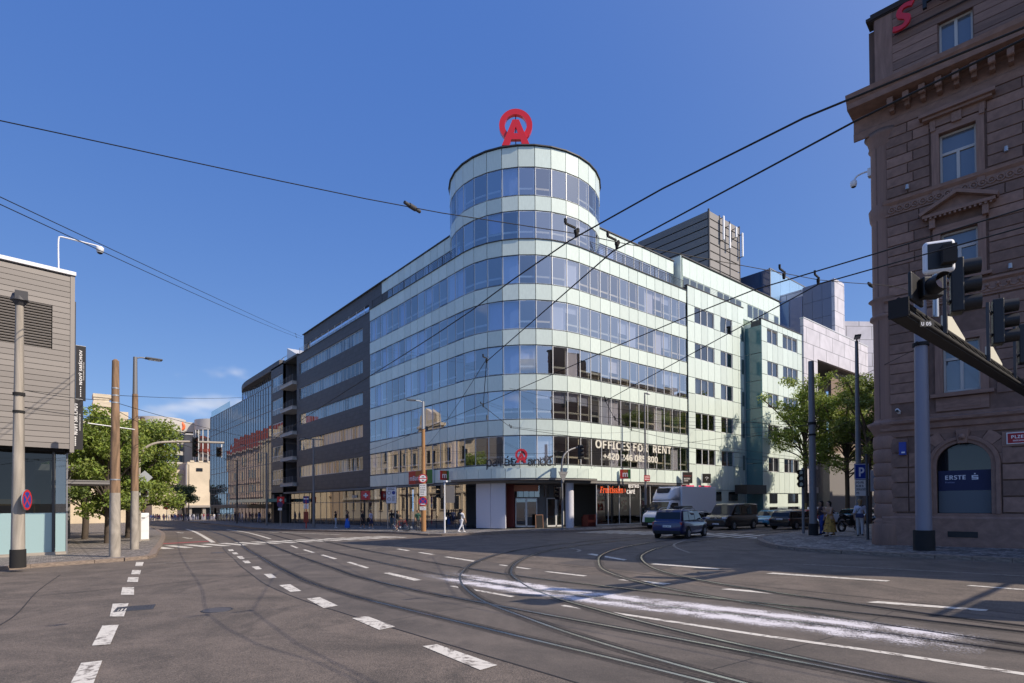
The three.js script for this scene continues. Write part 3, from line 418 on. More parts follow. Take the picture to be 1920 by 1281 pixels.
const pinkDraw = (x, w, h) => { x.fillStyle = '#e0285a'; x.fillRect(0, 0, w, h); x.fillStyle = '#f6c9d4'; x.fillRect(8, h * 0.35, w * 0.45, h * 0.22); x.strokeStyle = '#fff'; x.lineWidth = 6; x.beginPath(); x.arc(w * 0.75, h * 0.5, h * 0.28, 0, 7); x.stroke(); };
for (const [x, n] of [[50.3, 'pink shop banner below the dark cafe sign'], [53.4, 'pink shop banner on the green panel wing beside the truck']]) { const t = thing('pink_banner', n, 'banner', [x + 0.3, 3.25, ZR + 0.35], 0); obj('case', box(2.3, 0.85, 0.08), MAT.white, t); const f = obj('face', new THREE.PlaneGeometry(2.26, 0.81), std(0xffffff, 0.6, 0, { map: canvasTex(256, 96, pinkDraw) }), t); f.position.z = 0.045; }
{ const t = thing('sandwich_board', 'black sandwich board with a wooden frame by the entrance doors', 'board', [32.4, -0.2, -35.9], -0.6); for (const s of [1, -1]) { const f = obj('leaf', [box(0.62, 1.1, 0.03)], MAT.blackMatt, t); f.position.set(0, 0.56, s * 0.16); f.rotation.x = -s * 0.25; obj('frame', [box(0.05, 1.16, 0.045, 0.31), box(0.05, 1.16, 0.045, -0.31), box(0.66, 0.05, 0.045, 0, 0.56)], MAT.wood, f); } }

/* ---------- grey clad office wing, glass wing beyond it ---------- */
const tileTex = (c, n = 512, cells = [4, 8], amp = 0.12, seed = 4, rep = 0.25) => { const r = rng(seed), tn = [...Array(cells[0] * cells[1])].map(() => r()); return dataTex(n, (u, v, i, j) => { const cy = Math.floor(v * cells[1]), x = u * cells[0] + (cy % 2) * 0.5, k = ((Math.floor(x) % cells[0]) + cells[0]) % cells[0] + cy * cells[0], fx = x - Math.floor(x), fy = v * cells[1] - cy; const e = Math.min(fx * 4, (1 - fx) * 4, fy * 2.2, (1 - fy) * 2.2) < 0.05 ? 0.62 : 1; const t = (1 + (tn[k] - 0.5) * amp + tnoise(u, v, 6, 4, seed) * 0.12 + (gritAt(i, j) - 0.5) * 0.04) * e; return c.map((q) => q * t); }, true, rep); };
MAT.darkClad = std(0xffffff, 0.6, 0, { map: tileTex([0.30, 0.295, 0.305]) });
const GO = thing('grey_office_wing', 'dark grey tile clad office wing with long strip windows and stacked balconies', 'building', [0, 0, 0]);
{
  const stripY = [[5.87, 7.46], [9.73, 11.2], [13.45, 14.95], [17.17, 18.75], [20.85, 22.43]], X = XL + 0.02, z0 = -59.66, z1 = -84.1;
  const seg = (y0, y1, za, zb, x = X, th = 0.35) => metreBox(th, y1 - y0, Math.abs(zb - za), x + th / 2, (y0 + y1) / 2, (za + zb) / 2);
  const ys = [3.9, ...stripY.flat(), 23.75], wall = [];
  for (let i = 0; i < ys.length; i += 2) wall.push(seg(ys[i], ys[i + 1], z0, z1));
  for (const [a, b] of stripY) { wall.push(seg(a, b, z0, -61.55), seg(a, b, -82.95, z1)); }
  obj('wall', wall, MAT.darkClad, GO);
  const n = 18, w = 21.4 / n, pg = new THREE.PlaneGeometry(w - 0.04, 1.52), fg = join([box(0.06, 1.56, 0.08, -w / 2, 0, -0.02), box(w, 0.05, 0.08, 0, 0.76, -0.02), box(w, 0.05, 0.08, 0, -0.76, -0.02)]), bg = box(w - 0.08, 1.5, 0.02, 0, 0, -0.25);
  const r = rng(9);
  stripY.forEach(([a, b], row) => { for (let i = 0; i < n; i++) { const m = obj('pane', pg, MAT.glassStrip, GO); m.position.set(X + 0.12, (a + b) / 2, -61.55 - (i + 0.5) * w); m.rotation.y = -Math.PI / 2 + (r() - 0.5) * 0.012; if (row === 3 && (i === 3 || i === 6)) m.rotation.x = 0.13; obj('frame', fg, MAT.alu, m); if (r() < 0.72) obj('blind', bg, MAT.blindW ??= std(lin(0.74, 0.75, 0.78), 0.9), m); } });
  obj('interior', [seg(3.9, 27.3, z0, -92.5, X + 4, 5)], MAT.core, GO); stripY.forEach(([a]) => obj('floor_slab', seg(a - 1.2, a - 0.3, z0, z1, X + 0.36, 3.6), MAT.slab, GO)); obj('floor_slab', seg(22.6, 23.6, z0, z1, X + 0.36, 3.6), MAT.slab, GO);
  // terrace railing and set-back top storey
  obj('coping', seg(23.75, 23.83, z0, z1, X - 0.06, 0.5), MAT.joint, GO);
  const gs = []; for (let i = 0; i < 6; i++) gs.push(bar([X + 0.2, 24 + i * 0.16, -61.5], [X + 0.2, 24 + i * 0.16, -83.5], 0.014, 5)); for (let i = 0; i < 11; i++) gs.push(box(0.05, 1.1, 0.05, X + 0.2, 24.35, -61.5 - i * 2.2)); obj('terrace_railing', gs, MAT.alu, GO);
  obj('upper_wall', [seg(23.8, 24.3, -60.5, -85.5, X + 1.5), seg(25.9, 27.45, -58.2, -85.5, X + 1.5), seg(24.3, 25.9, -58.2, -63, X + 1.5), seg(24.3, 25.9, -84, -85.5, X + 1.5)], MAT.darkClad, GO);
  for (let i = 0; i < 14; i++) { const m = obj('pane', pg, MAT.glass, GO); m.position.set(X + 1.7, 25.1, -63.7 - i * 1.5); m.rotation.y = -Math.PI / 2; m.scale.set(1.2, 1.02, 1); }
  obj('roof_edge', seg(27.46, 27.56, -58.2, -85.6, X + 1.3, 0.5), MAT.joint, GO);
  // bay with balconies
  const bz0 = -90.2, bz1 = -96.5; wallBay();
  function wallBay() {
    const parts = []; for (const [i, [a, b]] of stripY.entries()) { const a2 = a - 0.9, prev = i ? stripY[i - 1][1] + 0.05 : 3.6; parts.push(seg(prev, a2, bz0, bz1, X)); parts.push(seg(a2, b + 0.05, bz0, bz0 - 0.35, X), seg(a2, b + 0.05, bz1 + 0.35, bz1, X)); }
    parts.push(seg(22.48, 24.1, bz0, bz1, X)); parts.push(box(2.4, 20.4, 0.2, X + 1.2, 13.8, bz0 - 0.1)); obj('bay_wall', parts, MAT.darkClad, GO);
    const bw = 5.55 / 4, bp = new THREE.PlaneGeometry(bw - 0.05, 2.4), bf = join([box(0.06, 2.44, 0.08, -bw / 2, 0, -0.02), box(bw, 0.06, 0.08, 0, 1.18, -0.02), box(bw, 0.06, 0.08, 0, 0.25 - 0.6, -0.02)]);
    const lv = join([0, 1, 2, 3, 4].map((i) => box(bw, 0.03, 0.02, 0, -1.1 + i * 0.17, 0.08)));
    for (const [a, b] of stripY) for (let i = 0; i < 4; i++) { const m = obj('pane', bp, MAT.glassStrip, GO); m.position.set(X + 0.1, b - 1.2, bz0 - 0.37 - (i + 0.5) * bw); m.rotation.y = -Math.PI / 2; obj('frame', bf, MAT.alu, m); obj('louvre', lv, MAT.alu, m); }
    for (const [i, [a]] of stripY.entries()) {
      const y = a - 1.0, b = obj('balcony', [box(2.0, 0.42, 5.6, X + 0.4, y, -87.1), box(2.1, 0.08, 5.7, X + 0.4, y + 0.25, -87.1)], MAT.balc ??= std(lin(0.42, 0.41, 0.39), 0.85), GO);
      const g = []; for (let k = 0; k < 6; k++) { g.push(bar([X - 0.55, y + 0.42 + k * 0.15, -84.4], [X - 0.55, y + 0.42 + k * 0.15, -89.8], 0.013, 5), bar([X - 0.55, y + 0.42 + k * 0.15, -84.4], [X + 0.3, y + 0.42 + k * 0.15, -84.4], 0.013, 5)); } for (let k = 0; k < 5; k++) g.push(box(0.04, 1.0, 0.04, X - 0.55, y + 0.75, -84.4 - k * 1.35)); obj('railing', g, MAT.grey, b);
      const d = obj('balcony_door', new THREE.PlaneGeometry(2.2, 2.3), MAT.glass, GO); d.position.set(X + 2.0, y + 1.45, -87); d.rotation.y = -Math.PI / 2; obj('frame', [box(0.08, 2.35, 0.06, -1.1), box(0.08, 2.35, 0.06, 1.1), box(0.08, 2.35, 0.06, 0), box(2.2, 0.08, 0.06, 0, 1.15)], MAT.alu, d);
    }
    obj('recess_wall', [seg(3.6, 23.8, z1, bz0, X + 2.1, 0.3)], MAT.darkClad, GO);
  }
  obj('roof', [box(10, 0.3, 13, X + 5, 24.0, -90.4)], MAT.joint, GO);
  // pitched grey glass roof piece beyond the top storey
  const rf = ext([[0, 0], [7.5, 0], [7.5, 3.1]], 3.4); rf.rotateY(Math.PI / 2); rf.translate(X + 1.6, 24.15, -86.0); obj('roof_light', rf, MAT.alu, GO);
  // shop level
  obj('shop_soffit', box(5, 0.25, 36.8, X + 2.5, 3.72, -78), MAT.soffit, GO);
  const sg = new THREE.PlaneGeometry(2.12, 4.7), sf = join([box(0.07, 4.7, 0.1, -1.08, 0, -0.02), box(2.16, 0.07, 0.1, 0, 0.95, -0.02), box(2.16, 0.08, 0.1, 0, -2.3, -0.02)]);
  for (let i = 0; i < 15; i++) { const m = obj('shop_pane', sg, MAT.glassDark, GO); m.position.set(X + 0.9, 1.2, -60.9 - i * 2.16); m.rotation.y = -Math.PI / 2; obj('frame', sf, MAT.grey, m); if (i > 4 && i < 10) obj('poster', box(0.9, 2.3, 0.03, 0.2, -0.9, -0.3), [MAT.core, MAT.blindW, MAT.darkClad][i % 3], m); }
  obj('shop_back_wall', box(0.3, 6, 38, X + 5.2, 0.8, -78.6), MAT.core, GO); obj('shop_end_wall', box(5, 6, 0.3, X + 2.7, 0.8, -97), MAT.core, GO);
  obj('pillar', [box(0.9, 5, 0.9, X + 0.6, 1.2, -92), box(0.9, 5, 0.9, X + 0.6, 1.2, -96)], MAT.darkClad, GO);
  obj('lettering', decalText('HOME', X + 0.85, 2.7, -66.5), MAT.white, GO);
  function decalText(s, x, y, z) { const g = textGeo(s, 0.36, 0.04); g.rotateY(-Math.PI / 2); g.translate(x, y, z); return g; }
}
const FG = thing('blue_glass_wing', 'long blue glass office wing with a curved dark roof far down the tram street', 'building', [0, 0, 0]);
{
  const X = XL + 0.1, z0 = -96.7, z1 = -142, n = 30, w = (z0 - z1) / n, lv = [2.0, 4.3, 8.75, 13.0, 17.4, 21.6];
  for (let r = 0; r < 5; r++) { const h = lv[r + 1] - lv[r], pg = new THREE.PlaneGeometry(w - 0.05, h - 0.06), fg = join([box(0.07, h, 0.12, -w / 2, 0, 0), box(w, 0.1, 0.1, 0, h / 2 - 0.02, -0.01), ...(r ? [box(w, 0.06, 0.06, 0, -h / 2 + 1.1, -0.01)] : [])]); for (let i = 0; i < n; i++) { const m = obj('pane', pg, MAT.glassBlue, FG); m.position.set(X, (lv[r] + lv[r + 1]) / 2, z0 - (i + 0.5) * w); m.rotation.y = -Math.PI / 2 + ((i * 7 + r * 3) % 5 - 2) * 0.002; obj('frame', fg, MAT.grey, m); } }
  obj('floor_slab', lv.map((y) => box(8, 0.7, z0 - z1, X + 4.15, y - 0.35, (z0 + z1) / 2)), MAT.core, FG); obj('core', box(4, 24, z0 - z1, X + 8, 10, (z0 + z1) / 2), MAT.core, FG); obj('end_wall', box(8, 22, 0.3, X + 4, 10.9, z1 + 0.1), MAT.glassBlue, FG);
  // set-back glazed storey under the sweeping roof
  const tg = new THREE.PlaneGeometry(1.15, 2.3); for (let i = 0; i < 22; i++) { const m = obj('pane', tg, MAT.glass, FG); m.position.set(X + 1.2 + Math.max(0, i - 18) * 0.5, 22.8, z0 - 0.7 - i * 1.2); m.rotation.y = -Math.PI / 2 + Math.max(0, i - 18) * 0.25; obj('frame', box(0.07, 2.3, 0.1, -0.58, 0, 0), MAT.grey, m); }
  const rp = [[X + 0.2, -93], [X + 0.2, -112]]; for (let i = 0; i <= 10; i++) { const a = i / 10 * Math.PI / 2; rp.push([X + 0.2 + (1 - Math.cos(a)) * 7, -112 - Math.sin(a) * 15]); } rp.push([X + 12, -127], [X + 12, -93]);
  const rg = ext(rp.map(([x, z]) => [x, -z]), 0.9, 0.08); rg.rotateX(-Math.PI / 2); rg.translate(0, 24.1, 0); obj('roof', rg, MAT.darkClad, FG);
  obj('terrace_glass', [box(0.03, 1.3, 17, X + 0.2, 22.4, -133.5)], MAT.glassClear, FG);
  obj('roof_frame', [bar([X + 3, 25, -104], [X + 3, 27, -104], 0.06), bar([X + 3, 25, -100], [X + 3, 27.3, -100], 0.06), bar([X + 3, 27, -104], [X + 3, 27.3, -100], 0.05), bar([X + 3, 25, -97], [X + 3, 27.4, -97], 0.06), bar([X + 3, 27.2, -97], [X + 3, 27.3, -100], 0.05)], MAT.galv, FG);
  obj('canopy', [box(3, 0.5, 22, X - 1.4, 2.6, -100.5)], phys(lin(0.2, 0.32, 0.28), { roughness: 0.2 }), FG);
  obj('soffit', box(6, 0.3, z0 - z1, X + 3, 1.78, (z0 + z1) / 2), MAT.soffit, FG);
  obj('shop_back_wall', box(0.3, 5, 46, X + 5.2, -0.4, -119), MAT.core, FG);
  const sg = new THREE.PlaneGeometry(2.4, 3.2), sf = box(0.08, 3.2, 0.1, -1.2, 0, 0); for (let i = 0; i < 18; i++) { const m = obj('shop_pane', sg, MAT.glassDark, FG); m.position.set(X + 1.0, 0.0, z0 - 1.4 - i * 2.45); m.rotation.y = -Math.PI / 2; obj('frame', sf, MAT.greyDark, m); }
}

/* ---------- pale panel wings along the side street ---------- */
function panelWing(name, label, x0, x1, z, yTop, groups, opt = {}) {
  const t = thing(name, label, 'building', [0, 0, 0]); const colsN = opt.n, w = (x1 - x0) / colsN, r = rng(opt.seed || 3), cache = {};
  const inWin = (i) => groups.some(([a, b]) => i >= a && i < b), rows = opt.rows;
  const ys = []; let y = opt.y0; for (const [a, b] of rows) { ys.push([y, a, false]); ys.push([a, b, true]); y = b; } ys.push([y, yTop, false]);
  for (const [a, b, win] of ys) for (let i = 0; i < colsN; i++) {
    const cx = x0 + (i + 0.5) * w, h = b - a;
    if (win && inWin(i)) { const m = obj('pane', cache['g' + h.toFixed(2)] ??= new THREE.PlaneGeometry(w - 0.1, h - 0.06), MAT.glassDark, t); m.position.set(cx, (a + b) / 2, z - 0.12); if (opt.open && i === opt.open && b > 21) m.rotation.x = 0.12; m.rotation.y = (r() - 0.5) * 0.012; obj('frame', cache['f' + h.toFixed(2)] ??= join([box(0.07, h, 0.08, -w / 2 + 0.03, 0, 0.01), box(0.07, h, 0.08, w / 2 - 0.03, 0, 0.01), box(w, 0.06, 0.08, 0, h / 2 - 0.02, 0.01), box(w, 0.06, 0.08, 0, -h / 2 + 0.02, 0.01)]), MAT.alu, m); if (r() < 0.3) obj('blind', cache['b' + h.toFixed(2)] ??= box(w - 0.16, h - 0.1, 0.02, 0, 0, -0.2), MAT.blind, m); }
    else { const m = obj('panel', cache['p' + h.toFixed(2)] ??= box(w - 0.05, h - 0.06, 0.06), [MAT.spandrel, MAT.spandrel2, MAT.spandrel3][Math.floor(r() * 3)], t); m.position.set(cx, (a + b) / 2, z - 0.03); }
  }
  obj('wall', [box(x1 - x0 - 0.02, yTop - opt.y0, 0.12, (x0 + x1) / 2, (yTop + opt.y0) / 2, z - 1.2), ...rows.flatMap(([a, b], i) => [box(x1 - x0, 1.0, 1.06, (x0 + x1) / 2, a - 0.56, z - 0.63)]), box(x1 - x0, 1.0, 1.06, (x0 + x1) / 2, yTop - 0.56, z - 0.63)], MAT.joint, t);
  obj('body', [box(x1 - x0 - 0.1, yTop - 0.2, 10, (x0 + x1) / 2, yTop / 2 - 0.2, z - 6.3)], MAT.spandrel2, t);
  obj('coping', box(x1 - x0 + 0.1, 0.1, 0.4, (x0 + x1) / 2, yTop + 0.05, z - 0.15), MAT.greyDark, t);
  return t;
}
const rowsB = [[5.9, 7.55], [9.62, 11.35], [13.3, 15.0], [17.08, 18.72], [20.85, 22.55]];
const PB = panelWing('panel_office_wing', 'pale green panel office wing with grouped windows behind the truck', 51.3, 62.6, ZR + 0.12, 24.5, [[1, 4], [5, 7]], { n: 9, rows: rowsB, y0: 3.2, seed: 21, open: 5 });
{ const z = ZR + 0.12; for (const [w, h, x, y] of [[1.9, 1.0, 59.9, 2.55], [1.0, 1.0, 56.9, 2.55], [1.9, 1.7, 59.9, 0.8], [1.0, 1.7, 56.9, 0.8]]) obj('dark_window', box(w, h, 0.05, x, y, z - 0.0), MAT.winShop ??= phys(lin(0.012, 0.013, 0.015), { roughness: 0.05, ior: 1.6 }), PB); obj('base_panel', box(11.3, 3.9, 0.1, 56.95, 1.25, z - 0.1), MAT.spandrel, PB); obj('blue_plinth', box(11.2, 1.4, 0.06, 56.95, 0.4, z - 0.03), std(lin(0.14, 0.2, 0.26), 0.5), PB);
  // set-back storey
  const zz = ZR - 1.0; for (let i = 0; i < 16; i++) { const x = 52.1 + (i + 0.5) * 1.35; if (i % 5 !== 4) { const m = obj('upper_pane', PB.userData.up ??= new THREE.PlaneGeometry(1.15, 1.5), MAT.glassDark, PB); m.position.set(x, 25.2, zz + 0.04); } const p = obj('upper_panel', PB.userData.upp ??= box(1.32, 1.9, 0.06), MAT.spandrel3, PB); p.position.set(x, 27.0, zz); const q = obj('upper_panel', PB.userData.uq ??= box(1.32, 2.0, 0.05), MAT.spandrel2, PB); q.position.set(x, 25.0, zz - 0.02); }
  delete PB.userData.up; delete PB.userData.upp; delete PB.userData.uq;
  obj('upper_block', [box(22.5, 4.2, 9, 63.0, 26.0, zz - 4.6)], MAT.spandrel2, PB); obj('upper_coping', box(22.6, 0.1, 0.4, 63.0, 28.15, zz - 0.1), MAT.greyDark, PB); obj('upper_side', box(0.1, 4.2, 2.2, 51.72, 26.0, zz - 1.0), MAT.spandrel, PB);
  const rl = []; for (let i = 0; i < 5; i++) rl.push(bar([51.4, 24.75 + i * 0.17, ZR - 0.1], [62.4, 24.75 + i * 0.17, ZR - 0.1], 0.012, 5)); obj('railing', rl, MAT.grey, PB); }
const PC = panelWing('panel_office_wing', 'projecting pale panel office wing with a teal glass side wall behind the tree', 62.9, 73.2, -31.6, 22.85, [[1, 3], [4, 7]], { n: 8, rows: rowsB.map(([a, b]) => [a - 0.5, b - 0.5]), y0: 2.9, seed: 33 });
{ obj('stair_glass', [...Array(7)].map((_, i) => box(0.06, 3.1, 1.9, 62.86, 1.6 + i * 3.16, -32.6)), phys(lin(0.07, 0.17, 0.18), { roughness: 0.12, ior: 1.7 }), PC); obj('recess_wall', box(0.5, 24, 0.1, 62.7, 12, -34.0), MAT.spandrel2, PC); const rp = new THREE.PlaneGeometry(0.5, 1.7); for (const [a, b] of rowsB) { const m = obj('side_pane', rp, MAT.glassDark, PC); m.position.set(62.3, (a + b) / 2 - 0.3, ZR + 0.16); }
  obj('base_panel', box(10.3, 3.9, 0.1, 68.05, 1.0, -31.75), MAT.spandrel, PC); for (const [w, h, x, y] of [[1.8, 1.1, 65.4, 2.3], [1.8, 1.8, 65.4, 0.4], [2.6, 1.1, 70.4, 2.3], [2.6, 1.8, 70.4, 0.4]]) obj('dark_window', box(w, h, 0.05, x, y, -31.66), MAT.winShop, PC); obj('entrance_canopy', box(4.4, 1.0, 1.4, 61.2, 3.3, -32.2), MAT.black, PC);
  const rl = []; for (let i = 0; i < 5; i++) rl.push(bar([62.9, 22.95 + i * 0.17, -32.3], [73.1, 22.95 + i * 0.17, -32.3], 0.012, 5)); obj('railing', rl, MAT.grey, PC); }

/* ---------- tall service tower, blue cube and mall behind ---------- */
MAT.mallClad = std(0xffffff, 0.5, 0, { map: tileTex([0.80, 0.785, 0.81], 512, [2, 4], 0.03, 8, 0.125) });
{ const t = thing('dark_service_tower', 'tall dark grey slatted service tower rising behind the pale wings', 'building', [0, 0, 0]);
  const x0 = 68.7, x1 = 76.6, zF = -41.6, zB = -53.4, top = 41.4, fy = 25; const m1 = std(lin(0.17, 0.165, 0.165), 0.7), m2 = std(lin(0.25, 0.235, 0.225), 0.75);  // sunlit front boards painted lighter, shaded side boards darker
  obj('core', box(x1 - x0 - 0.3, top - 10 - 0.4, zF - zB - 0.3, (x0 + x1) / 2, (top + 10) / 2 - 0.2, (zF + zB) / 2), MAT.blackMatt, t);
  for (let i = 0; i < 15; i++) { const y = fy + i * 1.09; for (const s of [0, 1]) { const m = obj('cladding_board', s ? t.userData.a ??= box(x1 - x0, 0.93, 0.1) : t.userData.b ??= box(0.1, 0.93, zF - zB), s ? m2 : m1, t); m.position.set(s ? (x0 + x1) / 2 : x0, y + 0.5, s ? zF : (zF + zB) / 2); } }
  delete t.userData.a; delete t.userData.b;
  obj('corner_post', [box(0.2, 16.6, 0.2, x0, 33.2, zF), box(0.16, 16.6, 0.2, x1, 33.2, zF), box(0.12, 16.4, 0.14, x0 + 2.6, 33.2, zF + 0.05), box(0.12, 16.4, 0.14, x0 + 5.2, 33.2, zF + 0.05)], MAT.greyDark, t);
  for (const [x, y, h] of [[71.4, 38.9, 3.3], [73.0, 38.2, 3.4], [74.7, 39.3, 1.5], [76.4, 38.0, 3.4]]) { const a = obj('antenna', rbox(0.3, h, 0.2, 0.05, x, y + 0.6, zF + 0.6), MAT.white, t); obj('bracket', [bar([x, y - h / 2 + 0.6, zF], [x, y - h / 2 + 0.6, zF + 0.6], 0.06), bar([x, y + h / 2 + 0.4, zF], [x, y + h / 2 + 0.4, zF + 0.6], 0.06)], MAT.blackMatt, a); }
}
{ const t = thing('blue_glass_cube', 'blue glass rooftop volume with a shiny side between the tower and the mall', 'building', [0, 0, 0]);
  obj('dark_side', [box(0.15, 10.9, 9, 80, 29.95, -43.4)], phys(lin(0.03, 0.07, 0.17), { roughness: 0.05, ior: 2.2 }), t); for (let i = 0; i < 6; i++) obj('slat', box(0.1, 0.25, 9, 79.9, 26 + i * 0.75, -43.4), MAT.joint, t);
  for (let i = 0; i < 4; i++) obj('glass_panel', box(3.0, 10.9, 0.08, 81.6 + i * 3.05, 29.95, -38.9), phys(lin(0.25, 0.42, 0.62), { roughness: 0.03, ior: 2.4 }), t); obj('frame', [box(12.3, 0.12, 0.2, 86.1, 35.46, -38.9), box(0.16, 10.9, 0.2, 80.05, 29.95, -38.9)], MAT.grey, t); obj('core', box(11.8, 10.4, 8.6, 86.2, 29.7, -43.4), MAT.core, t); }
{ const t = thing('pale_lilac_mall', 'pale lilac panel clad mall with a deep dark opening', 'building', [0, 0, 0]);
  const z = -31.4; // front wall with the tall opening
  const wall = (x0, x1, y0, y1, zz, th = 0.4) => metreBox(x1 - x0, y1 - y0, th, (x0 + x1) / 2, (y0 + y1) / 2, zz - th / 2);
  obj('wall', [wall(73.25, 77.2, 3, 25.0, z), wall(77.2, 100, 20.4, 25.0, z), ], MAT.mallClad, t); obj('soffit', box(23, 0.3, 8.2, 88.6, 20.52, z - 4.5), MAT.soffit, t);
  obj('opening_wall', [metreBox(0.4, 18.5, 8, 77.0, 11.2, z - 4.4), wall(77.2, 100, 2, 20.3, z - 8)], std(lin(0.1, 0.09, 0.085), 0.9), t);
  obj('brown_wall', metreBox(0.3, 14.5, 0.3, 77.2, 13, z - 0.2), MAT.mallClad, t); const br = wall(84.5, 116, 6, 20.35, z - 1.2); obj('brown_wall', br, std(lin(0.22, 0.16, 0.12), 0.8), t);
  obj('turret', [metreBox(3.3, 7.45, 0.4, 84.65, 28.72, z - 0.21), metreBox(3.2, 7.3, 9, 84.75, 28.6, z - 5)], MAT.mallClad, t); for (let i = 0; i < 3; i++) for (let j = 0; j < 3; j++) obj('turret_panel', box(0.08, 2.4, 1.27, 83.05, 26.3 + j * 2.44, z - 1.0 - i * 1.3), MAT.mallSide ??= std(lin(0.2, 0.21, 0.27), 0.35, 0.5), t);
  { const uw = obj('upper_wall', [metreBox(15, 9.5, 5, 0, 0, 0)], MAT.mallClad, t); uw.position.set(95.2, 24.1, -34.2); uw.rotation.y = -0.62; } for (let i = 0; i < 3; i++) obj('left_glass', box(0.1, 6.0, 1.8, 83.0, 28.2, z - 5.2 - i * 1.85), MAT.mallGlass ??= phys(lin(0.12, 0.17, 0.3), { roughness: 0.1, ior: 2 }), t);
  obj('lower_block', box(24, 9, 6, 89, 3.6, -33), MAT.core, t); obj('lintel', box(16, 0.5, 0.4, 82, 7.9, -29.9), MAT.concrete, t); obj('coping', box(27, 0.12, 0.5, 86.7, 25.06, z - 0.2), MAT.alu, t); obj('portal', [box(0.8, 8, 0.8, 76, 3.6, -29.9), box(0.8, 8, 0.8, 88, 3.6, -29.9)], MAT.core, t); }

